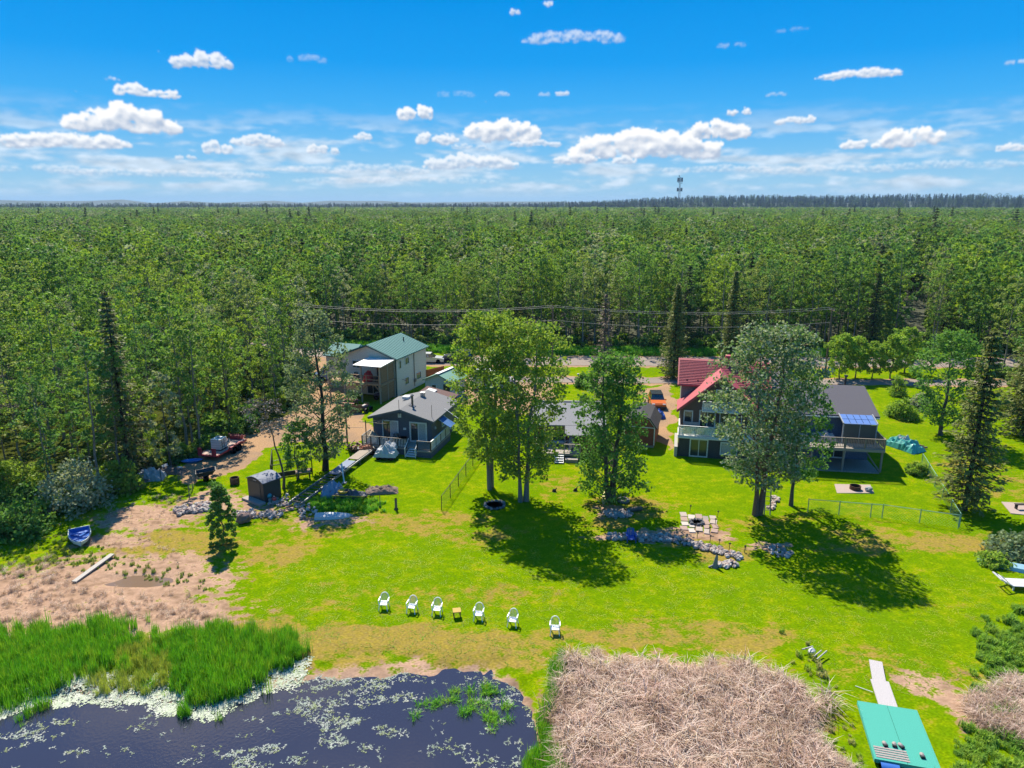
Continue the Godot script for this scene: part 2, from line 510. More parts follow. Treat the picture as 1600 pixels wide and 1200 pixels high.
func build_ground() -> void:
	var m := StandardMaterial3D.new()
	m.resource_name = "lawn and soil"
	m.albedo_texture = ImageTexture.create_from_image(ground_image())
	m.texture_repeat = false
	m.roughness = 0.95
	m.specular_mode = BaseMaterial3D.SPECULAR_DISABLED
	structure("lawn", grid_sheet(GX, GX + GW, GZ, GZ + GD, 340, 280, true), m)
	var far := mat("forest floor", Color(0.045, 0.055, 0.016), 0.95, gray_noise("mottle", 0.02, 0.6, 1.0), Vector3.ONE * 0.05)
	far.uv1_world_triplanar = true
	var b := MB.new()
	for q in [[-6000.0, GX, -7000.0, -33.0], [GX + GW, 6000.0, -7000.0, -33.0], [GX, GX + GW, -7000.0, GZ]]:
		b.quad(Vector3(q[0], 0, q[2]), Vector3(q[1], 0, q[2]), Vector3(q[1], 0, q[3]), Vector3(q[0], 0, q[3]))
	structure("ground", b, far)
	# lake
	var w := StandardMaterial3D.new()
	w.resource_name = "lake water"
	w.albedo_color = lin(0.026, 0.025, 0.042)
	w.roughness = 0.04
	w.metallic_specular = 0.62
	var nt := NoiseTexture2D.new()
	nt.width = 512
	nt.height = 512
	nt.seamless = true
	nt.as_normal_map = true
	nt.bump_strength = 5.0
	var nf := FastNoiseLite.new()
	nf.frequency = 0.02
	nf.fractal_octaves = 4
	nt.noise = nf
	w.normal_enabled = true
	w.normal_texture = nt
	w.normal_scale = 0.10
	w.uv1_triplanar = true
	w.uv1_world_triplanar = true
	w.uv1_scale = Vector3(0.45, 0.45, 0.45)
	var lake := MB.new()
	lake.quad(Vector3(-400, WATER, -45), Vector3(400, WATER, -45), Vector3(400, WATER, 500), Vector3(-400, WATER, 500))
	structure("lake", lake, w)
	# bed of the lake beyond the shore
	var bed := MB.new()
	bed.quad(Vector3(-400, -0.75, -22.2), Vector3(400, -0.75, -22.2), Vector3(400, -0.75, 500), Vector3(-400, -0.75, 500))
	structure("lake_bed", bed, mat("lake bed", Color(0.03, 0.025, 0.02)))
	# gravel road and the lane beside it, laid just over the soil
	var gravel := mat("road gravel", Color(0.27, 0.215, 0.18), 0.95, gray_noise("gravel", 0.09, 0.72, 1.0, 4), Vector3.ONE * 0.35)
	gravel.uv1_world_triplanar = true
	structure("gravel_road", strip_sheet(-70.0, 140.0, 3.1, true), gravel)
	structure("gravel_lane", strip_sheet(-6.0, 72.0, 1.5, false), gravel)

func strip_sheet(x0: float, x1: float, half: float, road: bool) -> MB:
	var b := MB.new()
	var n := int((x1 - x0) / 0.5)
	for k in n:
		var xa := lerpf(x0, x1, float(k) / n)
		var xb := lerpf(x0, x1, float(k + 1) / n)
		var q := []
		for x in [xa, xb]:
			var z := road_z(x) if road else lane_z(x)
			q.append(Vector3(x, 0.025, z - half + noise.get_noise_2d(x * 20.0, 3.0 if road else 8.0) * 0.5))
			q.append(Vector3(x, 0.025, z + half + noise.get_noise_2d(x * 20.0, 40.0 if road else 60.0) * 0.5))
		b.quad(q[0], q[2], q[3], q[1])
	return b

# ---------------------------------------------------------------- trees
var two_tone := 0.0

func put_leaves(b: MB, p: Vector3, r: float, count: int, size: float, out_dir: Vector3, tone := 1.0, flat := 0.7) -> void:
	for k in count:
		var d := rdir() * pow(rng.randf(), 0.45)
		var q := p + Vector3(d.x * r, d.y * r * flat, d.z * r)
		var nn := (rdir() + Vector3.UP * 0.55 + out_dir * 0.25).normalized()
		var t := nn.cross(rdir()).normalized()
		var s := rv(0.72, 1.25) * tone
		b.col = Color(s * rv(0.85, 1.18), s, s * rv(0.7, 1.2))
		if rng.randf() < two_tone:
			b.col = Color(s * 0.42, s * 0.62, s * 0.30)
		b.leaf(q, nn, t, size * rv(0.7, 1.3), rv(0.55, 0.85))

# shape: 0 tall oval aspen, 1 broad poplar, 2 round maple, 3 narrow young tree
func broadleaf(seed: int, h: float, r: float, base: float, clumps: int, leaves: int, size: float, trunk_r: float, lean := Vector2.ZERO, shape := 0, stems := 1, gap := 0.0) -> Array:
	rng.seed = seed
	var tr := MB.new()
	var cr := MB.new()
	var f := FastNoiseLite.new()
	f.seed = seed
	f.frequency = 0.22
	var tops := []
	for s in stems:
		var off := Vector3.ZERO if s == 0 else Vector3(cos(s * 2.4) * 0.45, 0, sin(s * 2.4) * 0.45)
		var spread := Vector3.ZERO if stems == 1 else Vector3(cos(s * 2.4 + 0.4), 0, sin(s * 2.4 + 0.4)) * r * 0.28
		var pts := PackedVector3Array()
		var rad := PackedFloat32Array()
		var n := 9
		for k in n:
			var t := float(k) / (n - 1)
			pts.append(off + spread * t + Vector3(lean.x * t * t * h + f.get_noise_2d(t * 9.0, s * 10.0) * 0.35, t * h * 0.95, lean.y * t * t * h + f.get_noise_2d(t * 9.0, s * 10.0 + 50.0) * 0.35))
			rad.append(trunk_r * (1.0 if s == 0 else 0.75) * (1.0 - 0.93 * t) + (trunk_r * 0.35 if k == 0 else 0.0))
		pts[0].y = -0.25
		tr.col = Color.WHITE
		tr.tube(pts, rad, 8)
		tops.append(pts)
	for k in clumps:
		var u := (k + rng.randf()) / clumps
		var t := base + (1.0 - base) * u
		var prof := 0.0
		match shape:
			0: prof = pow(sin(PI * clampf(u * 0.86 + 0.07, 0.0, 1.0)), 0.7)
			1: prof = pow(sin(PI * clampf(u * 0.86 + 0.12, 0.0, 1.0)), 0.6)
			2: prof = pow(sin(PI * clampf(u * 0.9 + 0.08, 0.0, 1.0)), 0.55)
			3: prof = 1.05 - u * 0.85
			4: prof = 1.0 - 0.72 * pow(u, 1.6)
		var pts: PackedVector3Array = tops[k % stems]
		var at := pts[clampi(int(t * 8.0), 0, 8)].lerp(pts[clampi(int(t * 8.0) + 1, 0, 8)], t * 8.0 - floorf(t * 8.0))
		var ang := k * 2.399 + rv(-0.5, 0.5)
		var reach := r * prof * (0.35 + 0.65 * sqrt(rng.randf())) * (1.0 + 0.5 * f.get_noise_2d(cos(ang) * 3.0 + 20.0, t * 6.0))
		if f.get_noise_3d(cos(ang) * 4.0, t * 12.0, sin(ang) * 4.0) < gap - 0.75:
			continue
		var dir := Vector3(cos(ang), 0, sin(ang))
		var tip := at + dir * reach + Vector3.UP * (reach * rv(0.05, 0.5))
		if tip.y > h * 1.02: tip.y = h * rv(0.92, 1.02)
		if k % 3 == 0 and reach > r * 0.25:
			var from := at - Vector3.UP * reach * 0.35
			tr.tube(PackedVector3Array([from, from.lerp(tip, 0.55) + Vector3.UP * reach * 0.06, tip]), PackedFloat32Array([trunk_r * 0.22 * (1.2 - t), trunk_r * 0.1, 0.008]), 4, false)
		var cl := r * rv(0.15, 0.27)
		var tone := rv(0.82, 1.16)
		put_leaves(cr, tip, cl, leaves, size, dir, tone, 0.72)
	return [tr, cr]

func conifer(seed: int, h: float, r: float, base: float, whorls: int, each: int, needles: int, size: float, trunk_r: float) -> Array:
	rng.seed = seed
	var tr := MB.new()
	var cr := MB.new()
	tr.tube(PackedVector3Array([Vector3(0, -0.2, 0), Vector3(0, h * 0.5, 0), Vector3(0, h * 0.99, 0)]), PackedFloat32Array([trunk_r, trunk_r * 0.6, 0.02]), 8)
	for w in whorls:
		var u := float(w) / whorls
		var y := h * (base + (1.0 - base) * u)
		var reach0 := r * (pow(1.0 - u, 0.85) + 0.05) * (1.0 if u > 0.08 else 0.7)
		for k in each:
			var ang := TAU * (k + rng.randf() * 0.7) / each + w * 1.3
			var reach := reach0 * rv(0.6, 1.12)
			var dir := Vector3(cos(ang), 0, sin(ang))
			var side := dir.cross(Vector3.UP)
			var root := Vector3(0, y + rv(-0.12, 0.12) * h / whorls, 0)
			var tip := root + dir * reach + Vector3.UP * reach * (-0.32 + 0.6 * u)
			var n := maxi(3, int(needles * (0.35 + 0.65 * reach / r)))
			var tone := rv(0.8, 1.2)
			if size < 0.5:
				tr.tube(PackedVector3Array([root, tip]), PackedFloat32Array([trunk_r * 0.16, 0.008]), 3, false)
			for q in n:
				var t := 0.18 + 0.86 * (q + rng.randf()) / n
				var sag := -0.10 * sin(PI * clampf(t, 0.0, 1.0)) * reach
				var wide := reach * 0.26 * (1.15 - t) + 0.08
				var p := root.lerp(tip, t) + side * rv(-wide, wide) + Vector3.UP * (sag + rv(-0.14, 0.10))
				var nn := (Vector3.UP + rdir() * 0.75 + dir * 0.25).normalized()
				var tt := (dir + side * rv(-0.9, 0.9) + Vector3.DOWN * rv(0.0, 0.5)).normalized()
				tt = (tt - nn * tt.dot(nn)).normalized()
				var s := tone * rv(0.75, 1.3)
				cr.col = Color(s * rv(0.85, 1.2), s, s * rv(0.8, 1.15))
				cr.leaf(p, nn, tt, size * rv(0.8, 1.3), rv(0.3, 0.5))
	return [tr, cr]

func shrub(seed: int, r: float, h: float, clumps: int, leaves: int, size: float) -> Array:
	rng.seed = seed
	var tr := MB.new()
	var cr := MB.new()
	for k in 9:
		var a := k * 2.4
		tr.tube(PackedVector3Array([Vector3(0, -0.1, 0), Vector3(cos(a) * r * 0.3, h * 0.4, sin(a) * r * 0.3), Vector3(cos(a) * r * 0.6, h * 0.8, sin(a) * r * 0.6)]), PackedFloat32Array([0.05, 0.03, 0.01]), 4, false)
	for k in clumps:
		var d := rdir()
		d.y = absf(d.y)
		var q := pow(rng.randf(), 0.35)
		put_leaves(cr, Vector3(d.x * r * q * 0.85, maxf(0.18, d.y * h * q * 0.86), d.z * r * q * 0.85), r * rv(0.18, 0.3), leaves, size, d, rv(0.85, 1.15), 0.8)
	return [tr, cr]

func bark(kind: String) -> StandardMaterial3D:
	match kind:
		"white": return mat("pale bark", Color(0.42, 0.38, 0.32), 0.9, gray_noise("bark", 0.05, 0.35, 1.0, 4), Vector3(0.9, 0.35, 0.9))
		"grey": return mat("grey bark", Color(0.20, 0.17, 0.14), 0.9, gray_noise("bark", 0.05, 0.35, 1.0, 4), Vector3(0.9, 0.35, 0.9))
		"red": return mat("reddish bark", Color(0.32, 0.20, 0.14), 0.9, gray_noise("bark", 0.05, 0.35, 1.0, 4), Vector3(0.9, 0.35, 0.9))
	return mat("dark bark", Color(0.075, 0.055, 0.04), 0.9, gray_noise("bark", 0.05, 0.35, 1.0, 4), Vector3(0.9, 0.35, 0.9))

func tree(called: String, label: String, category: String, made: Array, leaf: Material, kind: String, at: Vector3, turn := 0.0, group := "") -> Node3D:
	var o := thing(called, label, category, at, turn, group)
	part("trunk" if category == "tree" else "stems", made[0], bark(kind), o)
	part("crown" if category == "tree" else "foliage", made[1], leaf, o)
	return o

const TONES := {
	"green": Color(0.175, 0.310, 0.062), "bright": Color(0.245, 0.365, 0.045), "deep": Color(0.110, 0.235, 0.065),
	"silver": Color(0.310, 0.360, 0.225), "olive": Color(0.235, 0.310, 0.090)}
const TONE_WORDS := {"green": "mid green", "bright": "bright yellow-green", "deep": "deep green", "silver": "pale silvery", "olive": "dull olive"}

func ordinal(k: int) -> String:
	var words := ["first", "second", "third", "fourth", "fifth", "sixth", "seventh", "eighth", "ninth", "tenth"]
	if k <= 10: return words[k - 1]
	var end := "th"
	if k % 100 < 11 or k % 100 > 13:
		end = ["th", "st", "nd", "rd", "th", "th", "th", "th", "th", "th"][k % 10]
	return "%d%s" % [k, end]

func in_view(x: float, z: float, margin := 1.05) -> bool:
	return absf(x) < -z * 0.745 * margin + 4.0

func edge_gap(x: float, z: float) -> float:
	var best := 1e9
	var p := Vector2(x, z)
	for k in clearing.size():
		best = minf(best, p.distance_to(Geometry2D.get_closest_point_to_segment(p, clearing[k], clearing[(k + 1) % clearing.size()])))
	return best

func build_forest() -> void:
	# prototypes of the near trees: trunk and crown meshes
	var kinds := []
	for k in 6:
		var a := broadleaf(100 + k, 15.5, 2.2 + 0.25 * (k % 3), 0.32 if k < 4 else 0.16, 50, 30, 0.30, 0.13, Vector2(0.01 * (k - 2), 0.008 * (k % 3)), 0)
		kinds.append([a[0].mesh(), a[1].mesh()])
	for k in 2:
		var a := broadleaf(120 + k, 12.0, 2.3, 0.12, 52, 30, 0.30, 0.12, Vector2.ZERO, 2)
		kinds.append([a[0].mesh(), a[1].mesh()])
	for k in 2:
		var a := conifer(130 + k, 15.0, 2.5, 0.06, 30, 8, 16, 0.46, 0.16)
		kinds.append([a[0].mesh(), a[1].mesh()])
	# far trees: bark and leaves in one mesh, told apart by colour
	var fars := []
	for k in 5:
		var a := broadleaf(140 + k, 15.5, 2.4, 0.22, 28, 18, 0.50, 0.13, Vector2.ZERO, 0 if k < 3 else 2)
		fars.append(joined(a, Color(2.6, 1.6, 8.0)))
	for k in 2:
		var a := conifer(150 + k, 15.0, 2.4, 0.05, 20, 6, 9, 0.8, 0.16)
		fars.append(joined(a, Color(0.9, 0.5, 1.2)))
	rng.seed = 9
	var stand := FastNoiseLite.new()
	stand.seed = 31
	stand.frequency = 0.018
	var fine := FastNoiseLite.new()
	fine.seed = 32
	fine.frequency = 0.09
	var spots := []
	for ring in [[-45.0, -170.0, 3.7], [-170.0, -420.0, 4.0], [-420.0, -900.0, 5.0], [-900.0, -1700.0, 9.0]]:
		var z: float = ring[0]
		while z > ring[1]:
			var reach := -z * 0.80 + 18.0
			var x := -reach
			while x < reach:
				var px: float = x + rv(-0.45, 0.45) * ring[2]
				var pz: float = z + rv(-0.45, 0.45) * ring[2]
				x += ring[2]
				if pz > -46.0 and px < 0.0: continue
				if in_clearing(px, pz): continue
				if px > 40.0 and pz > -60.0: continue
				var s := stand.get_noise_2d(px, pz)
				var tall := 1.0 + 0.20 * s + 0.10 * fine.get_noise_2d(px, pz) + (rv(-0.14, 0.12) if px > -24.0 or pz < -112.0 else rv(-0.42, 0.10))
				var tone := "green"
				var q := rng.randf() + fine.get_noise_2d(px + 70.0, pz) * 0.95
				if q > 0.80: tone = "bright"
				elif q > 0.62: tone = "olive"
				elif q < 0.12: tone = "deep"
				if stand.get_noise_2d(px + 900.0, pz * 1.5) > 0.34 and rng.randf() < 0.6: tone = "silver"
				if rng.randf() < 0.06: tone = "silver"
				var kind := rng.randi() % 6
				if rng.randf() < 0.18: kind = 6 + rng.randi() % 2
				var dark := stand.get_noise_2d(px - 400.0, pz + 200.0)
				if (dark > 0.42 and rng.randf() < 0.6) or rng.randf() < 0.035: kind = 8 + rng.randi() % 2
				spots.append({"x": px, "z": pz, "t": tall, "tone": tone, "kind": kind, "turn": rv(0, TAU), "d": Vector2(px, pz).length()})
			z -= ring[2]
	spots.sort_custom(func(a, b): return a.d < b.d)
	var near := []
	var rest := []
	for s in spots:
		if near.size() < 285 and in_view(s.x, s.z, 1.0):
			s.gap = edge_gap(s.x, s.z)
			near.append(s)
		else:
			rest.append(s)
	# individual trees, named by stand, row and place in the row
	var rows := {}
	for s in near:
		var stand_name := "in the woods beside the dirt driveway" if s.x < -24.0 and s.z > -112.0 else ("in the woods beyond the gravel road" if s.x < 66.0 else "in the woods past the grassy trail")
		var row := int(s.gap / 3.4)
		var key := "%s|%d" % [stand_name, row]
		if not rows.has(key): rows[key] = []
		rows[key].append(s)
	var leaf_of := {}
	for t in TONES:
		leaf_of[t] = leafy("leaves " + t, TONES[t])
	var spruce_leaf := leafy("spruce needles", Color(0.085, 0.115, 0.036), 0.3)
	for key in rows:
		var list: Array = rows[key]
		list.sort_custom(func(a, b): return a.x / -a.z < b.x / -b.z)
		var bits: PackedStringArray = key.split("|")
		var row := int(bits[1])
		for k in list.size():
			var s: Dictionary = list[k]
			var spruce: bool = s.kind >= 8
			var words := "%s %s %s, %s row, %s from the left" % ["dark" if spruce else TONE_WORDS[s.tone], "spruce" if spruce else "aspen", bits[0], ordinal(row + 1), ordinal(k + 1)]
			var o := thing("spruce_tree" if spruce else "aspen_tree", words, "tree", Vector3(s.x, 0, s.z), rad_to_deg(s.turn), "trees " + bits[0])
			o.scale = Vector3(s.t * rv(0.92, 1.1), s.t, s.t * rv(0.92, 1.1))
			part("trunk", kinds[s.kind][0], bark("dark" if spruce else ("white" if s.kind < 6 else "grey")), o)
			part("crown", kinds[s.kind][1], spruce_leaf if spruce else leaf_of[s.tone], o)
	# all the trees behind them
	var wood := Node3D.new()
	wood.name = numbered("distant_forest")
	tag(wood, "deep mixed aspen and spruce forest stretching back to the horizon", "forest", "", "stuff")
	add_child(wood)
	var places := []
	var tints := []
	for k in fars.size():
		places.append([])
		tints.append([])
	for s in rest:
		var k: int = s.kind % 5 if s.kind < 8 else 5 + s.kind % 2
		var c: Color = TONES[s.tone] if k < 5 else Color(0.085, 0.115, 0.036)
		var q := rv(0.62, 1.28)
		var wide: float = s.t * (1.0 if s.d < 420.0 else (1.35 if s.d < 900.0 else 2.2))
		places[k].append(Transform3D(Basis(Vector3.UP, s.turn).scaled(Vector3(wide, s.t, wide)), Vector3(s.x, 0, s.z)))
		tints[k].append(Color(c.r * q, c.g * q, c.b * q))
	# lone tall spruces standing over the canopy
	rng.seed = 14
	for k in 70:
		var d := rv(330.0, 1000.0)
		var a := deg_to_rad(rv(-36.0, 36.0))
		var t := rv(1.15, 1.55)
		places[5 + k % 2].append(Transform3D(Basis(Vector3.UP, rv(0, TAU)).scaled(Vector3(t * 1.1, t, t * 1.1)), Vector3(sin(a) * d, 0, -cos(a) * d)))
		tints[5 + k % 2].append(Color(0.06, 0.09, 0.032))
	# low spruce ridge far off
	rng.seed = 15
	for k in 9000:
		var d := rv(1650.0, 2900.0)
		var a := deg_to_rad(rv(-42.0, 42.0))
		var x := sin(a) * d
		var z := -cos(a) * d
		var q := 5 + k % 2 if rng.randf() < 0.8 else k % 5
		var t := rv(0.6, 1.6)
		places[q].append(Transform3D(Basis(Vector3.UP, rv(0, TAU)).scaled(Vector3(t * 1.9, t, t * 1.9)), Vector3(x, ridge(x, z), z)))
		var c := Color(0.045, 0.070, 0.036) if q > 4 else Color(0.09, 0.15, 0.04)
		tints[q].append(c)
	var white := leafy("distant leaves", Color.WHITE)
	for k in fars.size():
		scatter("far_trees", fars[k], white, places[k], tints[k], wood)
	print("near ", near.size(), " far ", rest.size())
	# undergrowth along the woods' edge
	rng.seed = 44
	var bush := shrub(160, 1.3, 1.8, 26, 26, 0.30)
	var bush_mesh := joined(bush, Color(2.0, 1.4, 2.0))
	var bp := []
	var bt := []
	for k in 9000:
		var x := rv(-110.0, 130.0)
		var z := rv(-150.0, -46.0)
		if in_clearing(x, z) or not in_view(x, z): continue
		var e := edge_gap(x, z)
		if e > 9.0 or (e > 4.0 and rng.randf() < 0.6): continue
		if x > 40.0 and z > -60.0: continue
		var s := rv(0.5, 1.35)
		bp.append(Transform3D(Basis(Vector3.UP, rv(0, TAU)).scaled(Vector3(s, s * rv(0.8, 1.3), s)), Vector3(x, 0, z)))
		var c: Color = [TONES.green, TONES.bright, TONES.deep, TONES.olive][rng.randi() % 4]
		bt.append(c)
	var under := scatter("undergrowth", bush_mesh, white, bp, bt, self)
	tag(under, "leafy undergrowth along the edge of the woods", "undergrowth")

func ridge(x: float, z: float) -> float:
	# rises to the north-east
	var d := Vector2(x, z).length()
	var a := atan2(x, -z)
	return (8.0 + 25.0 * smoothstep(-0.02, 0.30, a) + 5.0 * noise.get_noise_2d(x * 0.06, z * 0.06)) * smoothstep(1500.0, 2500.0, d) - 4.0

func joined(a: Array, bark_col: Color) -> ArrayMesh:
	var tr: MB = a[0]
	var cr: MB = a[1]
	for k in tr.c.size():
		tr.c[k] = bark_col
	var at := tr.v.size()
	tr.v.append_array(cr.v)
	tr.n.append_array(cr.n)
	tr.c.append_array(cr.c)
	for k in cr.ix:
		tr.ix.append(k + at)
	return tr.mesh()

func build_hills() -> void:
	var b := MB.new()
	var nx := 80
	var nd := 12
	for j in nd + 1:
		for i in nx + 1:
			var a := deg_to_rad(lerpf(-60, 60, float(i) / nx))
			var d := lerpf(1450.0, 3100.0, float(j) / nd)
			var x := sin(a) * d
			var z := -cos(a) * d
			b.vert(Vector3(x, ridge(x, z) - 0.5, z), Vector3.UP)
	for j in nd:
		for i in nx:
			var a := j * (nx + 1) + i
			b.ix.append_array([a, a + nx + 1, a + 1, a + 1, a + nx + 1, a + nx + 2])
	structure("hills", b, mat("wooded hill", Color(0.022, 0.040, 0.016), 0.95))
	# low blue rise on the horizon
	var c := MB.new()
	for i in 60:
		var q := []
		for k in [i, i + 1]:
			var a := deg_to_rad(lerpf(-60, 60, k / 60.0))
			var h := 40.0 + 22.0 * noise.get_noise_1d(k * 9.0) + 12.0 * noise.get_noise_1d(k * 40.0)
			q.append(Vector3(sin(a) * 5200, 0, -cos(a) * 5200))
			q.append(Vector3(sin(a) * 5600, h, -cos(a) * 5600))
			q.append(Vector3(sin(a) * 6400, 0, -cos(a) * 6400))
		c.quad(q[0], q[1], q[4], q[3])
		c.quad(q[1], q[2], q[5], q[4])
	structure("hills", c, mat("far wooded hill", Color(0.03, 0.05, 0.03), 0.95))

# ---------------------------------------------------------------- buildings
func paint(key: String, c: Color, rough := 0.7) -> StandardMaterial3D:
	return mat(key, c, rough, gray_noise("weather", 0.03, 0.78, 1.0, 5), Vector3.ONE * 0.4)

func wood(key: String, c: Color) -> StandardMaterial3D:
	return mat(key, c, 0.85, gray_noise("grain", 0.06, 0.6, 1.0, 4), Vector3(0.7, 3.0, 0.7))

func glass() -> StandardMaterial3D:
	var m := mat("window glass", Color(0.030, 0.038, 0.042), 0.06)
	m.metallic_specular = 0.75
	return m

func shingles(key: String, c: Color) -> StandardMaterial3D:
	var m := mat(key, c, 0.95, gray_noise("shingle", 0.11, 0.62, 1.0, 3), Vector3(0.8, 0.8, 0.8))
	m.heightmap_enabled = true
	m.heightmap_texture = gray_noise("shingle", 0.11, 0.62, 1.0, 3)
	m.heightmap_scale = 1.5
	return m

func turned(b: MB, at: Vector3, deg: float) -> MB:
	var r := Basis(Vector3.UP, deg_to_rad(deg))
	for k in b.v.size():
		b.v[k] = at + r * b.v[k]
		b.n[k] = r * b.n[k]
	return b

# walls of a gabled block: ridge along z (or along x when across), from y0 up
func gable_walls(x0: float, x1: float, z0: float, z1: float, y0: float, eave: float, ridge_y: float, across := false) -> MB:
	var b := MB.new()
	if across:
		b.prism(PackedVector2Array([Vector2(z0, y0), Vector2(z0, eave), Vector2((z0 + z1) / 2, ridge_y), Vector2(z1, eave), Vector2(z1, y0)]), -x1, -x0)
		return turned(b, Vector3.ZERO, -90)
	return b.prism(PackedVector2Array([Vector2(x0, y0), Vector2(x0, eave), Vector2((x0 + x1) / 2, ridge_y), Vector2(x1, eave), Vector2(x1, y0)]), z0, z1)

func gable_roof(x0: float, x1: float, z0: float, z1: float, eave: float, ridge_y: float, over := 0.35, across := false, th := 0.14) -> MB:
	var b := MB.new()
	var a0 := z0 if across else x0
	var a1 := z1 if across else x1
	var mid := (a0 + a1) / 2
	var slope := (ridge_y - eave) / (mid - a0)
	var e := eave - slope * over + 0.02
	var p := PackedVector2Array([Vector2(a0 - over, e), Vector2(mid, ridge_y + 0.02), Vector2(a1 + over, e), Vector2(a1 + over, e + th), Vector2(mid, ridge_y + 0.02 + th), Vector2(a0 - over, e + th)])
	if across:
		b.prism(p, -x1 - over, -x0 + over)
		return turned(b, Vector3.ZERO, -90)
	return b.prism(p, z0 - over, z1 + over)

# a framed window or glazed door; facing is the yaw of its outer face (0 looks along +z)
func window(parent: Node3D, called: String, at: Vector3, w: float, h: float, facing: float, nx: int, ny: int, frame: Material, fw := 0.09, pane_mat: Material = null) -> MeshInstance3D:
	var b := MB.new()
	b.box(Vector3(0, h / 2 - fw / 2, 0.04), Vector3(w, fw, 0.08))
	b.box(Vector3(0, -h / 2 + fw / 2, 0.04), Vector3(w, fw, 0.08))
	b.box(Vector3(-w / 2 + fw / 2, 0, 0.04), Vector3(fw, h - 2 * fw, 0.08))
	b.box(Vector3(w / 2 - fw / 2, 0, 0.04), Vector3(fw, h - 2 * fw, 0.08))
	var iw := w - 2 * fw
	var ih := h - 2 * fw
	for k in range(1, nx):
		b.box(Vector3(-iw / 2 + iw * k / nx, 0, 0.03), Vector3(fw * 0.6, ih, 0.05))
	var o := part(called, b, frame, parent)
	o.position = at
	o.rotation_degrees.y = facing
	for i in nx:
		for j in ny:
			var p := MB.new()
			p.box(Vector3(-iw / 2 + iw * (i + 0.5) / nx, -ih / 2 + ih * (j + 0.5) / ny, 0.012), Vector3(iw / nx - fw * 0.6, ih / ny - (fw * 0.35 if ny > 1 else 0.0), 0.012))
			part("pane", p, pane_mat if pane_mat else glass(), o)
	return o

func railing(parent: Node3D, a: Vector3, b: Vector3, h: float, posts: int, post_m: Material, rail_m: Material, fill: String, fill_m: Material, gap := 0.13) -> void:
	for k in posts + 1:
		var p := a.lerp(b, float(k) / posts)
		part("railing_post", MB.new().box(p + Vector3.UP * h / 2, Vector3(0.09, h, 0.09)), post_m, parent)
	var r := MB.new()
	r.beam(a + Vector3.UP * (h + 0.025), b + Vector3.UP * (h + 0.025), 0.12, 0.045)
	r.beam(a + Vector3.UP * 0.12, b + Vector3.UP * 0.12, 0.05, 0.05)
	part("rail", r, rail_m, parent)
	if fill == "glass":
		for k in posts:
			var p0 := a.lerp(b, (k + 0.06) / posts)
			var p1 := a.lerp(b, (k + 0.94) / posts)
			part("glass_panel", MB.new().beam(p0 + Vector3.UP * h * 0.55, p1 + Vector3.UP * h * 0.55, 0.012, h * 0.74), fill_m, parent)
	elif fill == "pickets":
		var q := MB.new()
		var n := int(a.distance_to(b) / gap)
		for k in n:
			q.box(a.lerp(b, (k + 0.5) / n) + Vector3.UP * (h * 0.5 + 0.06), Vector3(0.04, h - 0.16, 0.04))
		part("balusters", q, fill_m, parent).set_meta("kind", "stuff")

func stairs(parent: Node3D, x0: float, x1: float, z: float, top: float, n: int, m: Material, run := 0.28) -> void:
	for k in n:
		var y := top * (n - k) / (n + 1)
		part("step", MB.new().box(Vector3((x0 + x1) / 2, y - 0.025, z + run * (k + 0.5)), Vector3(x1 - x0, 0.05, run + 0.03)), m, parent)
	for x in [x0 + 0.03, x1 - 0.03]:
		part("stringer", MB.new().beam(Vector3(x, top * 0.86 - 0.12, z + 0.02), Vector3(x, 0.05, z + run * n), 0.045, 0.2), m, parent)

func clear_glass() -> StandardMaterial3D:
	var m := mat("railing glass", Color(0.55, 0.66, 0.64), 0.05)
	m.transparency = BaseMaterial3D.TRANSPARENCY_ALPHA
	m.albedo_color.a = 0.35
	return m

func white_paint() -> StandardMaterial3D:
	return paint("white paint", Color(0.74, 0.74, 0.72), 0.5)

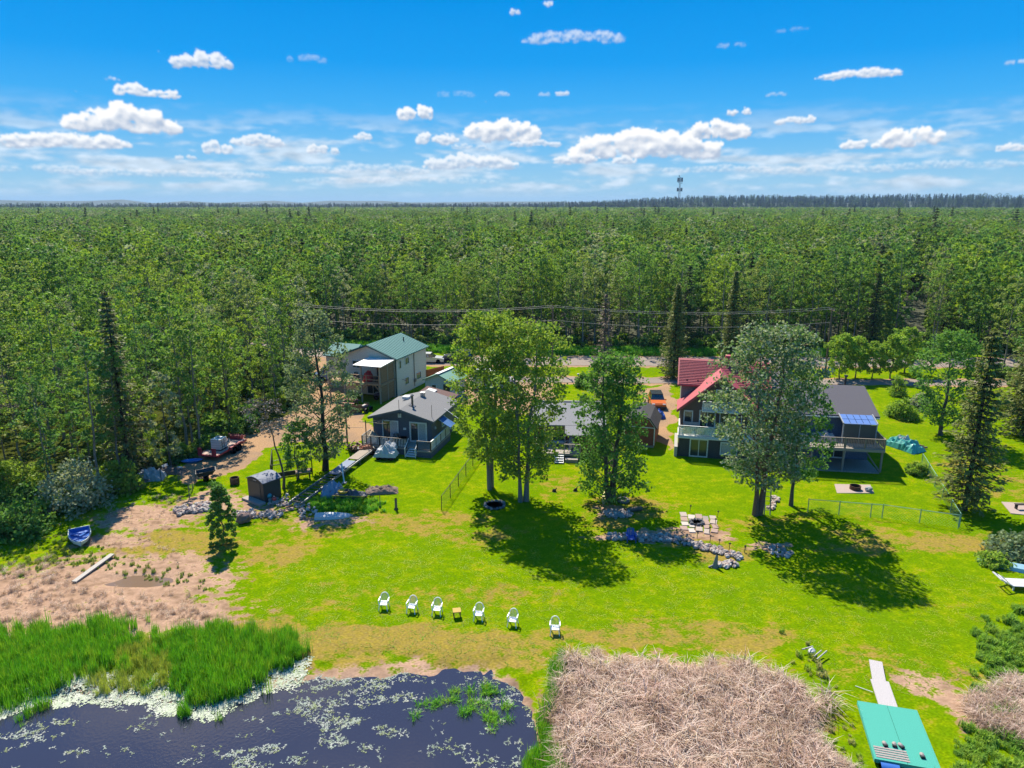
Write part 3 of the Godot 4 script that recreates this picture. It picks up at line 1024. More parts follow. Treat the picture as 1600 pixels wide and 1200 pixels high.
func build_houses() -> void:
	var white := white_paint()
	var black := paint("black metal", Color(0.018, 0.018, 0.02), 0.5)
	var grey_deck := wood("grey deck boards", Color(0.33, 0.30, 0.28))
	var pale_deck := wood("pale deck boards", Color(0.42, 0.37, 0.32))
	var raw := wood("raw timber", Color(0.50, 0.32, 0.18))

	# --- dark blue-grey cottage
	var slate := paint("slate siding", Color(0.080, 0.098, 0.140))
	var h := thing("cottage", "dark slate cottage with grey low gable roof and wraparound deck", "house", Vector3(-11.1, 0, -68.4), -14)
	part("wall", gable_walls(-3.15, 3.15, -7.2, 0, 0, 3.05, 3.95), slate, h)
	var roof := part("roof", gable_roof(-3.15, 3.15, -7.2, 0, 3.05, 3.95, 0.42), shingles("grey shingles", Color(0.235, 0.235, 0.245)), h)
	part("chimney", MB.new().rod(Vector3(0.55, 3.7, -1.6), Vector3(0.55, 5.0, -1.6), 0.11, 10).lathe(PackedVector2Array([Vector2(0.0, 5.22), Vector2(0.2, 5.08), Vector2(0.2, 5.03), Vector2(0.0, 5.03)]), 10, Vector3(0.55, 0, -1.6)).box(Vector3(0.55, 3.98, -1.6), Vector3(0.6, 0.05, 0.6), Basis(Vector3.BACK, -0.28)), mat("stove pipe", Color(0.12, 0.12, 0.125), 0.35, null, Vector3.ONE, 0.7), roof)
	part("roof_vent", MB.new().box(Vector3(0.3, 4.2, -5.2), Vector3(0.4, 0.4, 0.4)).box(Vector3(0.3, 4.43, -5.2), Vector3(0.52, 0.06, 0.52)), mat("galvanised", Color(0.4, 0.4, 0.4), 0.4, null, Vector3.ONE, 0.8), roof)
	part("roof_vent", MB.new().box(Vector3(-1.3, 3.95, -4.6), Vector3(0.7, 0.3, 0.8)), white, roof)
	part("antenna_mast", MB.new().rod(Vector3(-0.2, 3.4, 0.12), Vector3(-0.2, 5.0, 0.12), 0.025, 5), black, h)
	part("antenna_mast", MB.new().rod(Vector3(3.0, 3.0, -0.6), Vector3(3.0, 4.5, -0.6), 0.025, 5), black, h)
	part("vent_box", MB.new().box(Vector3(-0.2, 3.35, 0.04), Vector3(0.34, 0.4, 0.08)), white, h)
	part("fascia", MB.new().beam(Vector3(-3.5, 2.93, 0.40), Vector3(0, 3.9, 0.40), 0.05, 0.16).beam(Vector3(0, 3.9, 0.40), Vector3(3.5, 2.93, 0.40), 0.05, 0.16), slate, h)
	var light_pane := paint("pale blind", Color(0.42, 0.44, 0.46), 0.15)
	var d1 := window(h, "patio_door", Vector3(-1.25, 1.75, 0.0), 1.75, 2.05, 0, 2, 1, white)
	(d1.get_child(1) as MeshInstance3D).material_override = light_pane
	var d2 := window(h, "patio_door", Vector3(1.75, 1.75, 0.0), 1.85, 2.1, 0, 2, 1, white, 0.14)
	(d2.get_child(1) as MeshInstance3D).material_override = light_pane
	window(h, "window", Vector3(3.15, 2.0, -3.4), 0.9, 1.1, 90, 1, 1, white)
	part("meter_box", MB.new().box(Vector3(0.3, 2.0, 0.05), Vector3(0.28, 0.2, 0.1)), white, h)
	part("wall_lamp", MB.new().box(Vector3(3.2, 2.0, -1.0), Vector3(0.12, 0.22, 0.14)), white, h)
	var aw := part("awning", MB.new().box(Vector3(4.0, 2.35, -2.2), Vector3(1.5, 0.04, 1.5), Basis(Vector3.BACK, -0.5)), paint("blue canvas", Color(0.02, 0.13, 0.36)), h)
	part("pole", MB.new().rod(Vector3(3.2, 2.9, -1.5), Vector3(4.75, 1.8, -1.5), 0.03).rod(Vector3(3.2, 2.9, -2.95), Vector3(4.75, 1.8, -2.95), 0.03), white, aw)
	part("pole", MB.new().rod(Vector3(3.3, 3.3, -3.6), Vector3(5.2, 2.6, -2.6), 0.03), white, aw)
	# its deck
	var dk := MB.new()
	dk.box(Vector3(-1.08, 0.62, 1.05), Vector3(4.86, 0.12, 2.1)).box(Vector3(1.9, 0.62, 0.8), Vector3(1.08, 0.12, 1.6)).box(Vector3(3.2, 0.62, 1.2), Vector3(1.5, 0.12, 2.4)).box(Vector3(3.56, 0.62, -1.75), Vector3(0.8, 0.12, 3.48))
	part("deck_floor", dk, pale_deck, h)
	var sk := MB.new()
	sk.box(Vector3(-1.08, 0.27, 2.04), Vector3(4.86, 0.54, 0.05)).box(Vector3(3.2, 0.27, 2.34), Vector3(1.5, 0.54, 0.05)).box(Vector3(3.93, 0.27, -0.5), Vector3(0.04, 0.54, 5.7)).box(Vector3(-3.48, 0.27, 1.0), Vector3(0.05, 0.54, 2.0))
	part("deck_skirt", sk, slate, h)
	railing(h, Vector3(-3.45, 0.68, 2.05), Vector3(1.3, 0.68, 2.05), 0.95, 5, black, black, "pickets", white, 0.16)
	railing(h, Vector3(-3.45, 0.68, 0.1), Vector3(-3.45, 0.68, 2.0), 0.95, 1, black, black, "pickets", white, 0.16)
	railing(h, Vector3(2.5, 0.68, 2.35), Vector3(3.9, 0.68, 2.35), 0.95, 1, black, black, "pickets", black, 0.11)
	railing(h, Vector3(3.9, 0.68, 2.3), Vector3(3.9, 0.68, -3.4), 0.95, 4, black, white, "pickets", white, 0.16)
	stairs(h, 1.38, 2.42, 1.6, 0.68, 4, white)
	part("handrail", MB.new().beam(Vector3(1.36, 1.6, 1.7), Vector3(1.36, 0.9, 2.7), 0.06, 0.06).beam(Vector3(2.44, 1.6, 1.7), Vector3(2.44, 0.9, 2.7), 0.06, 0.06).box(Vector3(1.36, 0.45, 2.7), Vector3(0.07, 0.9, 0.07)).box(Vector3(2.44, 0.45, 2.7), Vector3(0.07, 0.9, 0.07)), white, h)
	part("clothesline", MB.new().rod(Vector3(-3.2, 0.68, 1.6), Vector3(-3.2, 3.1, 1.6), 0.05).rod(Vector3(-3.9, 2.9, 1.6), Vector3(-0.9, 2.9, 1.6), 0.025).rod(Vector3(-2.9, 2.9, 1.6), Vector3(-2.2, 2.9, 0.1), 0.02).rod(Vector3(-2.2, 2.9, 1.6), Vector3(-1.5, 2.9, 0.1), 0.02).rod(Vector3(-1.5, 2.9, 1.6), Vector3(-0.8, 2.9, 0.1), 0.02), black, h)

	# --- cream two-storey house with teal roof
	var cream := paint("cream siding", Color(0.78, 0.71, 0.58))
	var teal := mat("teal metal roof", Color(0.060, 0.215, 0.205), 0.8, gray_noise("weather", 0.03, 0.78, 1.0, 5), Vector3.ONE * 0.4)
	h = thing("two_storey_house", "cream two-storey house with teal metal roof and timber porch", "house", Vector3(-18.4, 0, -89.0), -19.5)
	part("wall", gable_walls(-3.9, 3.9, -8.6, 0, 0, 5.0, 6.45), cream, h)
	part("wing_wall", gable_walls(-8.0, -3.92, -7.4, -2.4, 0, 4.2, 5.3, true), cream, h)
	part("wing_roof", gable_roof(-8.0, -4.3, -7.4, -2.4, 4.2, 5.3, 0.3, true), teal, h)
	roof = part("roof", gable_roof(-3.9, 3.9, -8.6, 0, 5.0, 6.45, 0.35), teal, h)
	part("roof_vent", MB.new().rod(Vector3(1.6, 5.8, -6.6), Vector3(1.6, 6.5, -6.6), 0.08), black, roof)
	var seam := MB.new()
	for k in 19:
		for s in [-1.0, 1.0]:
			var z := -8.8 + k * 0.5
			seam.beam(Vector3(s * 4.2, 5.065, z), Vector3(s * 0.1, 6.585, z), 0.03, 0.05)
	part("roof_seams", seam, teal, roof).set_meta("kind", "stuff")
	part("fascia", MB.new().beam(Vector3(-4.25, 4.92, 0.38), Vector3(0, 6.5, 0.38), 0.05, 0.18).beam(Vector3(0, 6.5, 0.38), Vector3(4.25, 4.92, 0.38), 0.05, 0.18), mat("dark teal trim", Color(0.02, 0.075, 0.07), 0.5), h)
	part("corner_trim", MB.new().box(Vector3(3.93, 2.45, 0.03), Vector3(0.12, 4.9, 0.12)), mat("dark teal trim", Color(0.02, 0.075, 0.07), 0.5), h)
	window(h, "window", Vector3(3.9, 4.0, -1.1), 0.6, 1.05, 90, 1, 1, white, 0.06)
	window(h, "window", Vector3(3.9, 4.15, -3.0), 1.1, 0.95, 90, 2, 1, white, 0.06)
	window(h, "window", Vector3(3.9, 1.5, -2.8), 1.1, 1.0, 90, 2, 1, white, 0.06)
	window(h, "window", Vector3(3.9, 1.45, -6.2), 1.3, 1.0, 90, 2, 1, white, 0.06)
	window(h, "patio_door", Vector3(1.9, 3.55, 0.0), 1.7, 1.95, 0, 2, 1, white)
	window(h, "window", Vector3(-1.8, 3.9, 0.0), 1.2, 1.0, 0, 2, 1, white, 0.07)
	window(h, "patio_door", Vector3(0.5, 1.1, 0.0), 1.8, 2.0, 0, 2, 1, white)
	part("downspout", MB.new().rod(Vector3(3.97, 0.3, -4.9), Vector3(3.97, 4.9, -4.9), 0.05).box(Vector3(4.02, 1.1, -4.9), Vector3(0.24, 0.4, 0.3)), mat("brown pipe", Color(0.18, 0.15, 0.12), 0.6), h)
	part("antenna_arm", MB.new().rod(Vector3(3.9, 1.95, -1.6), Vector3(4.6, 1.95, -1.3), 0.03).rod(Vector3(4.6, 1.75, -1.3), Vector3(4.6, 2.15, -1.3), 0.025), black, h)
	# porch
	part("porch_floor", MB.new().box(Vector3(0.05, 2.42, 1.85), Vector3(7.5, 0.2, 3.66)), raw, h)
	part("porch_roof", MB.new().box(Vector3(2.05, 4.86, 1.95), Vector3(3.9, 0.08, 4.0), Basis(Vector3.RIGHT, 0.06)), white, h)
	for p in [Vector2(3.6, 3.55), Vector2(1.0, 3.55), Vector2(-1.4, 3.55), Vector2(-3.6, 3.55), Vector2(3.6, 0.2)]:
		var top := 4.75 if p.x > 0.5 else 2.3
		part("porch_post", MB.new().box(Vector3(p.x, top / 2, p.y), Vector3(0.16, top, 0.16)), wood("pale timber", Color(0.55, 0.45, 0.33)), h)
		if p.y > 1.0:
			for s in [-1.0, 1.0]:
				part("brace", MB.new().beam(Vector3(p.x, 1.55, p.y), Vector3(clampf(p.x + s * 0.75, -3.7, 3.7), 2.3, p.y), 0.09, 0.1), raw, h)
	for k in 2:
		for j in 2:
			var bp := MB.new()
			for q in 9:
				bp.box(Vector3(3.72 + (q % 2) * 0.012, 0.28 + j * 2.42 + q * 0.225, 1.05 + k * 1.66), Vector3(0.03, 0.21, 1.5))
			part("screen_panel", bp, wood("screen boards", Color(0.42, 0.24, 0.11)), h)
	part("screen_frame", MB.new().box(Vector3(3.74, 2.4, 1.9), Vector3(0.1, 0.22, 3.3)).box(Vector3(3.75, 2.4, 1.88), Vector3(0.07, 4.6, 0.12)).box(Vector3(3.745, 4.66, 1.9), Vector3(0.09, 0.16, 3.3)), wood("pale timber", Color(0.55, 0.45, 0.33)), h)
	railing(h, Vector3(-3.6, 2.52, 3.6), Vector3(3.5, 2.52, 3.6), 0.95, 4, raw, raw, "", raw)
	part("porch_rail", MB.new().beam(Vector3(-3.6, 3.0, 3.6), Vector3(3.5, 3.0, 3.6), 0.04, 0.09), raw, h)

	# --- small outbuilding with pale walls and green roof
	h = thing("garden_shed", "pale grey shed with light green metal roof behind slate cottage", "shed", Vector3(-9.3, 0, -86.8), -24)
	part("wall", gable_walls(-1.9, 1.9, -3.6, 0, 0, 2.35, 3.15), paint("pale siding", Color(0.5, 0.52, 0.56)), h)
	roof = part("roof", gable_roof(-1.9, 1.9, -3.6, 0, 2.35, 3.15, 0.3), mat("light green roof", Color(0.13, 0.30, 0.22), 0.5, gray_noise("weather", 0.03, 0.78, 1.0, 5), Vector3.ONE * 0.4), h)
	part("ridge_cap", MB.new().box(Vector3(0, 3.34, -1.8), Vector3(0.5, 0.05, 4.3)), white, roof)
	part("door", MB.new().box(Vector3(1.2, 1.0, 0.03), Vector3(0.9, 2.0, 0.06)), black, h)
	window(h, "window", Vector3(-0.6, 1.5, 0.0), 0.7, 0.7, 0, 1, 1, white, 0.06)
	h = thing("shed_annex", "low rust-brown lean-to roof with skylight between slate cottage and shed", "shed", Vector3(-8.6, 0, -79.6), -14)
	part("wall", MB.new().box(Vector3(0, 1.1, 0), Vector3(3.6, 2.2, 3.2)), slate, h)
	roof = part("roof", MB.new().box(Vector3(0, 2.55, 0), Vector3(4.0, 0.1, 3.6), Basis(Vector3.BACK, -0.2)), shingles("rust shingles", Color(0.16, 0.085, 0.075)), h)
	part("skylight", MB.new().box(Vector3(-0.9, 2.86, -0.3), Vector3(1.0, 0.12, 1.2), Basis(Vector3.BACK, -0.2)), white, roof)

	# --- red cottage in the middle lot
	var redbrown := paint("red-brown siding", Color(0.22, 0.065, 0.045))
	h = thing("cabin", "red-brown cabin with grey shingle roof and pale front deck", "house", Vector3(5.6, 0, -67.7), -4)
	part("wall", gable_walls(-3.4, 3.4, -7.4, 0, 0, 2.65, 3.85, true), redbrown, h)
	part("extension_wall", MB.new().box(Vector3(2.35, 1.1, 0.86), Vector3(2.1, 2.2, 1.7)), redbrown, h)
	var cabin_roof := shingles("blue-grey shingles", Color(0.33, 0.33, 0.35))
	roof = part("roof", gable_roof(-3.4, 3.4, -7.4, 0, 2.65, 3.85, 0.4, true), cabin_roof, h)
	part("extension_roof", MB.new().quadbox(Vector3(-0.3, 2.66, 0.42), Vector3(3.8, 2.66, 0.42), Vector3(3.8, 2.18, 2.0), Vector3(-0.3, 2.18, 2.0), 0.1), cabin_roof, h)
	part("ridge_cap", MB.new().box(Vector3(0, 4.03, -3.7), Vector3(7.6, 0.05, 0.3)), cabin_roof, roof)
	window(h, "patio_door", Vector3(-1.3, 1.65, 0.0), 2.1, 1.95, 0, 3, 1, white)
	part("deck_floor", MB.new().box(Vector3(-0.95, 0.6, 1.55), Vector3(4.4, 0.12, 3.0)), pale_deck, h)
	part("deck_skirt", MB.new().box(Vector3(-0.95, 0.46, 3.02), Vector3(4.4, 0.16, 0.05)), grey_deck, h)
	for x in [-3.0, -1.0, 1.1]:
		part("deck_post", MB.new().box(Vector3(x, 0.19, 2.9), Vector3(0.12, 0.38, 0.12)), grey_deck, h)
	railing(h, Vector3(-3.1, 0.66, 3.0), Vector3(-1.35, 0.66, 3.0), 0.9, 1, pale_deck, pale_deck, "pickets", pale_deck, 0.2)
	railing(h, Vector3(-0.35, 0.66, 3.0), Vector3(1.2, 0.66, 3.0), 0.9, 1, pale_deck, pale_deck, "", pale_deck)
	railing(h, Vector3(-3.1, 0.66, 0.1), Vector3(-3.1, 0.66, 2.9), 0.9, 1, pale_deck, pale_deck, "pickets", pale_deck, 0.2)
	stairs(h, -1.3, -0.4, 3.05, 0.66, 4, white)
	part("planter", MB.new().box(Vector3(0.35, 0.16, 3.5), Vector3(1.2, 0.32, 0.6)), pale_deck, h)

	# --- gambrel shed
	h = thing("barn_shed", "dark red gambrel shed with white trim beside the dirt track", "shed", Vector3(12.9, 0, -68.6), -17)
	var gam := PackedVector2Array([Vector2(-1.55, 0.25), Vector2(-1.55, 2.15), Vector2(-0.95, 2.95), Vector2(0, 3.35), Vector2(0.95, 2.95), Vector2(1.55, 2.15), Vector2(1.55, 0.25)])
	part("wall", MB.new().prism(gam, -4.6, 0), paint("barn red", Color(0.27, 0.060, 0.028)), h)
	part("base", MB.new().box(Vector3(0, 0.12, -2.3), Vector3(3.0, 0.26, 4.5)), pale_deck, h)
	var gr := MB.new()
	gr.prism(PackedVector2Array([Vector2(-1.72, 1.98), Vector2(-0.98, 2.98), Vector2(0, 3.39), Vector2(0.98, 2.98), Vector2(1.72, 1.98), Vector2(1.80, 2.04), Vector2(1.03, 3.08), Vector2(0, 3.50), Vector2(-1.03, 3.08), Vector2(-1.80, 2.04)]), -4.75, 0.12)
	part("roof", gr, shingles("charcoal shingles", Color(0.055, 0.055, 0.06)), h)
	var tm := MB.new()
	for k in 5:
		tm.beam(Vector3(gam[k + 1].x * 1.02, gam[k + 1].y, 0.03), Vector3(gam[mini(k + 2, 5)].x * 1.02, gam[mini(k + 2, 5)].y, 0.03), 0.05, 0.1) if k < 4 else tm.box(Vector3(0, 2.1, 0.03), Vector3(3.1, 0.08, 0.05))
	tm.box(Vector3(1.52, 1.18, 0.03), Vector3(0.1, 1.8, 0.06)).box(Vector3(-1.52, 1.18, 0.03), Vector3(0.1, 1.8, 0.06))
	part("trim", tm, white, h)
	part("door", MB.new().box(Vector3(0.1, 1.15, 0.02), Vector3(1.5, 1.7, 0.03)), paint("barn red", Color(0.27, 0.060, 0.028)), h)

	# --- tall house with red roof
	var brown := paint("brown siding", Color(0.14, 0.085, 0.066))
	var stone := mat("dark stone", Color(0.13, 0.128, 0.135), 0.9, gray_noise("stone", 0.05, 0.35, 1.0, 3, 512, FastNoiseLite.TYPE_CELLULAR), Vector3.ONE * 0.8)
	stone.heightmap_enabled = true
	stone.heightmap_texture = gray_noise("stone", 0.05, 0.35, 1.0, 3, 512, FastNoiseLite.TYPE_CELLULAR)
	stone.heightmap_scale = 4.0
	var red := mat("red metal tile", Color(0.44, 0.060, 0.080), 0.6, gray_noise("weather", 0.03, 0.78, 1.0, 5), Vector3.ONE * 0.4)
	h = thing("lake_house", "tall brown house with red metal roof and glass-railed balconies", "house", Vector3(20.0, 0, -65.0), -13)
	part("foundation_wall", MB.new().box(Vector3(0, 1.0, -4.6), Vector3(7.6, 2.0, 9.2)), stone, h)
	part("wall", gable_walls(-3.7, 3.7, -6.0, -2.5, 2.14, 4.35, 7.6), brown, h)
	part("rear_wall", gable_walls(-3.8, 4.6, -11.6, -5.2, 2.0, 6.1, 7.9, true), paint("grey siding", Color(0.27, 0.25, 0.25)), h)
	part("roof", gable_roof(-3.7, 3.7, -5.2, -2.5, 4.35, 7.6, 0.45), red, h)
	roof = part("rear_roof", gable_roof(-3.8, 4.6, -11.6, -5.2, 6.1, 7.9, 0.4, true), red, h)
	var tl := MB.new()
	for k in 16:
		var t := k / 16.0
		tl.box(Vector3(0.4, lerpf(6.1, 8.03, t) + 0.02, lerpf(-4.9, -8.3, t)), Vector3(9.0, 0.025, 0.05))
	part("tile_courses", tl, red, roof).set_meta("kind", "stuff")
	for k in 7:
		part("snow_guard", MB.new().box(Vector3(-3.3 + k * 1.1, 6.45, -5.45), Vector3(0.12, 0.12, 0.12)), mat("dark red", Color(0.12, 0.012, 0.015), 0.5), roof)
	part("fascia", MB.new().beam(Vector3(-4.15, 3.95, -2.02), Vector3(0, 7.62, -2.02), 0.06, 0.22).beam(Vector3(0, 7.62, -2.02), Vector3(4.15, 3.95, -2.02), 0.06, 0.22), red, h)
	part("chimney", MB.new().box(Vector3(0.9, 8.0, -8.0), Vector3(0.7, 1.3, 0.7)), red, roof)
	part("balcony_floor", MB.new().box(Vector3(0, 2.07, -1.3), Vector3(7.9, 0.14, 2.6)), white, h)
	part("balcony_beam", MB.new().box(Vector3(0, 1.94, 0.06), Vector3(7.9, 0.12, 0.1)), white, h)
	railing(h, Vector3(-3.85, 2.14, -0.06), Vector3(3.85, 2.14, -0.06), 0.95, 5, white, white, "glass", clear_glass())
	railing(h, Vector3(-3.85, 2.14, -2.4), Vector3(-3.85, 2.14, -0.15), 0.95, 1, white, white, "glass", clear_glass())
	window(h, "patio_door", Vector3(-1.9, 0.98, 0.0), 1.75, 1.85, 0, 2, 1, white, 0.11)
	window(h, "window", Vector3(0.9, 1.1, 0.0), 1.6, 1.3, 0, 1, 1, white, 0.11, light_pane)
	window(h, "window", Vector3(-3.0, 3.25, -2.5), 0.9, 1.5, 0, 1, 2, white, 0.1)
	window(h, "french_door", Vector3(-1.15, 3.15, -2.5), 1.6, 1.95, 0, 2, 3, white, 0.12)
	window(h, "window", Vector3(0.85, 3.35, -2.5), 1.7, 1.5, 0, 2, 1, white, 0.1)
	window(h, "window", Vector3(2.6, 3.35, -2.5), 1.1, 1.5, 0, 1, 1, white, 0.1)
	part("upper_balcony", MB.new().box(Vector3(0.35, 4.38, -1.75), Vector3(4.2, 0.12, 1.44)), white, h)
	railing(h, Vector3(-1.7, 4.44, -1.1), Vector3(2.4, 4.44, -1.1), 0.9, 3, white, white, "glass", clear_glass())
	window(h, "patio_door", Vector3(0.35, 5.4, -2.5), 1.7, 1.8, 0, 2, 1, white, 0.1)
	part("deck_post", MB.new().rod(Vector3(3.6, 0, 0.7), Vector3(3.6, 2.0, 0.05), 0.05), white, h)
	part("side_wall", MB.new().box(Vector3(-4.05, 0.5, -2.0), Vector3(0.3, 1.0, 4.4)), mat("pale concrete", Color(0.42, 0.40, 0.38), 0.9, gray_noise("weather", 0.03, 0.78, 1.0, 5), Vector3.ONE * 0.4), h)

	# --- blue house with charcoal roof and raised deck
	var blue := paint("blue siding", Color(0.085, 0.14, 0.25))
	var charcoal := shingles("purple-grey shingles", Color(0.125, 0.118, 0.142))
	h = thing("bungalow", "blue house with charcoal shingle roof and raised deck above patio", "house", Vector3(30.6, 0, -65.0), -9)
	part("wall", gable_walls(-5.0, 3.6, -9.6, 0, 0, 4.6, 6.1, true), blue, h)
	roof = part("roof", gable_roof(-5.0, 3.6, -9.6, 0, 4.6, 6.1, 0.5, true), charcoal, h)
	part("rear_wall", gable_walls(-4.2, -0.2, -13.5, -5.0, 0, 4.6, 6.0), blue, h)
	part("rear_roof", gable_roof(-4.2, -0.2, -13.5, -5.6, 4.75, 6.0, 0.4), charcoal, h)
	for x in [-2.6, -0.2, 2.0]:
		part("roof_vent", MB.new().box(Vector3(x, 6.12, -5.5), Vector3(0.4, 0.22, 0.4)), black, roof)
	part("roof_vent", MB.new().box(Vector3(-2.6, 5.95, -10.6), Vector3(0.4, 0.3, 0.4)), black, roof)
	part("chimney", MB.new().rod(Vector3(2.9, 5.3, -6.9), Vector3(2.9, 6.7, -6.9), 0.1).box(Vector3(2.9, 6.75, -6.9), Vector3(0.3, 0.16, 0.3)), black, roof)
	part("gutter", MB.new().box(Vector3(-0.7, 4.42, 0.56), Vector3(9.5, 0.12, 0.12)), white, h)
	part("patio", MB.new().box(Vector3(-0.6, 0.06, 1.75), Vector3(8.4, 0.12, 3.4)), mat("patio concrete", Color(0.30, 0.27, 0.25), 0.9, gray_noise("weather", 0.03, 0.78, 1.0, 5), Vector3.ONE * 0.4), h)
	part("deck_floor", MB.new().box(Vector3(-0.8, 2.25, 1.75), Vector3(9.3, 0.16, 3.46)), pale_deck, h)
	part("deck_fascia", MB.new().box(Vector3(-0.8, 2.2, 3.51), Vector3(9.3, 0.26, 0.06)), pale_deck, h)
	for x in [-5.2, -2.4, 0.4, 3.7]:
		part("deck_post", MB.new().box(Vector3(x, 1.14, 3.3), Vector3(0.16, 2.04, 0.16)), grey_deck, h)
	part("brace", MB.new().beam(Vector3(3.68, 0.15, 3.2), Vector3(3.0, 1.3, 1.4), 0.1, 0.1), grey_deck, h)
	var rail_iron := wood("weathered rail", Color(0.32, 0.27, 0.21))
	railing(h, Vector3(-5.4, 2.33, 3.45), Vector3(0.35, 2.33, 3.45), 0.95, 3, rail_iron, rail_iron, "pickets", rail_iron, 0.14)
	railing(h, Vector3(0.42, 2.33, 3.45), Vector3(3.8, 2.33, 3.45), 0.95, 2, rail_iron, rail_iron, "pickets", rail_iron, 0.14)
	railing(h, Vector3(3.82, 2.33, 3.4), Vector3(3.82, 2.33, 0.1), 0.95, 2, rail_iron, rail_iron, "pickets", rail_iron, 0.14)
	window(h, "patio_door", Vector3(0.5, 1.08, 0.0), 2.1, 1.85, 0, 2, 1, white, 0.12)
	window(h, "patio_door", Vector3(-3.0, 3.3, 0.0), 1.8, 1.9, 0, 2, 1, white, 0.1)
	# sunroom with blue glass roof on the deck
	var sr := part("sunroom_frame", MB.new().box(Vector3(0.5, 3.28, 2.0), Vector3(0.1, 1.9, 0.1)).box(Vector3(3.4, 3.28, 2.0), Vector3(0.1, 1.9, 0.1)).box(Vector3(1.95, 3.28, 2.0), Vector3(0.06, 1.9, 0.06)).beam(Vector3(0.5, 4.25, 2.02), Vector3(3.4, 4.25, 2.02), 0.1, 0.1).beam(Vector3(0.45, 4.3, 2.1), Vector3(0.45, 4.72, 0.3), 0.08, 0.1).beam(Vector3(3.45, 4.3, 2.1), Vector3(3.45, 4.72, 0.3), 0.08, 0.1), paint("grey aluminium", Color(0.38, 0.40, 0.42), 0.4), h)
	var blue_glass := mat("blue roof glass", Color(0.12, 0.20, 0.44), 0.08)
	for k in 5:
		for j in 2:
			part("roof_pane", MB.new().box(Vector3(0.79 + k * 0.58, 4.36 + 0.21 * j, 1.72 - j * 0.9), Vector3(0.53, 0.03, 0.86), Basis(Vector3.RIGHT, 0.23)), blue_glass, sr)
	for k in 2:
		part("screen", MB.new().box(Vector3(1.22 + k * 1.46, 3.25, 2.0), Vector3(1.36, 1.8, 0.02)), mat("screen mesh", Color(0.06, 0.065, 0.06), 0.6), sr)

# ---------------------------------------------------------------- things on the lots
func plain(key: String, c: Color, rough := 0.6, metal := 0.0) -> StandardMaterial3D:
	return mat(key, c, rough, gray_noise("weather", 0.03, 0.78, 1.0, 5), Vector3.ONE * 0.9, metal)

func lump(seed: int, size: Vector3, rough := 0.3, detail := 10, flat := 0.0) -> MB:
	# a rounded irregular body resting on y = 0
	var f := FastNoiseLite.new()
	f.seed = seed
	f.frequency = 1.1
	f.fractal_octaves = 3
	var b := MB.new()
	var n := detail
	var pts := []
	for j in n + 1:
		var row := []
		var th := PI * j / n
		for i in n * 2:
			var ph := TAU * i / (n * 2)
			var d := Vector3(sin(th) * cos(ph), cos(th), sin(th) * sin(ph))
			var r := 1.0 + rough * f.get_noise_3dv(d * 1.2)
			var p := d * r * size * 0.5
			p.y = maxf(p.y + size.y * 0.38, flat)
			row.append(p)
		pts.append(row)
	for j in n:
		for i in n * 2:
			var k := (i + 1) % (n * 2)
			b.quad(pts[j][i], pts[j][k], pts[j + 1][k], pts[j + 1][i])
	return b

# crumpled cloth thrown over something: a draped height field
func drape(seed: int, w: float, d: float, h: float, power := 0.5) -> MB:
	var f := FastNoiseLite.new()
	f.seed = seed
	f.frequency = 0.9
	f.fractal_octaves = 3
	var b := MB.new()
	var n := 14
	var pt := func(i: int, j: int) -> Vector3:
		var u := i * 2.0 / n - 1.0
		var v := j * 2.0 / n - 1.0
		var e := pow(clampf((1.0 - u * u) * (1.0 - v * v), 0.0, 1.0), power)
		return Vector3(u * w / 2 * (1.0 + 0.12 * f.get_noise_2d(v * 3.0, 9.0)), 0.02 + h * e * (0.8 + 0.55 * f.get_noise_2d(u * w, v * d)), v * d / 2 * (1.0 + 0.12 * f.get_noise_2d(u * 3.0, 30.0)))
	var g := []
	for j in n + 1:
		for i in n + 1:
			g.append((pt as Callable).call(i, j))
	for j in n:
		for i in n:
			var a := j * (n + 1) + i
			b.quad(g[a], g[a + 1], g[a + n + 2], g[a + n + 1])
	return b

var stone_meshes := []

func stones(o: Node3D, spots: Array, m: Array) -> void:
	if stone_meshes.is_empty():
		for k in 5:
			stone_meshes.append(lump(600 + k, Vector3(1.0, 0.72, 0.85), 0.75, 5).mesh())
	for s in spots:
		var p := part("stone", stone_meshes[rng.randi() % 5], m[rng.randi() % m.size()], o)
		p.position = s[0]
		p.scale = Vector3.ONE * float(s[1])
		p.rotation = Vector3(rv(-0.3, 0.3), rv(0, TAU), rv(-0.3, 0.3))

func stone_mats() -> Array:
	return [mat("stone pale", Color(0.56, 0.47, 0.42), 0.9, gray_noise("stone grain", 0.05, 0.6, 1.0), Vector3.ONE), mat("stone grey", Color(0.40, 0.35, 0.33), 0.9, gray_noise("stone grain", 0.05, 0.6, 1.0), Vector3.ONE), mat("stone pink", Color(0.50, 0.36, 0.31), 0.9, gray_noise("stone grain", 0.05, 0.6, 1.0), Vector3.ONE), mat("stone white", Color(0.68, 0.61, 0.56), 0.9, gray_noise("stone grain", 0.05, 0.6, 1.0), Vector3.ONE)]

func dull(list: Array) -> Array:
	for m in list:
		m.metallic_specular = 0.15
	return list

func heap(label: String, a: Vector3, b: Vector3, half: float, count: int, s0: float, s1: float, seed: int) -> Node3D:
	# stones scattered in a band from a to b
	rng.seed = seed
	var mid := (a + b) / 2
	var o := thing("rock_pile", label, "rocks", Vector3(mid.x, 0, mid.z))
	var spots := []
	var d := (b - a)
	var side := Vector3(-d.z, 0, d.x).normalized()
	for k in count:
		var p := a + d * rng.randf() + side * rv(-half, half) * (0.5 + 0.5 * rng.randf())
		var s := rv(s0, s1)
		spots.append([p - mid + Vector3.UP * (land(p.x, p.z) - s * 0.12 + rv(0, 0.12) * half), s])
	stones(o, spots, dull(stone_mats()))
	return o

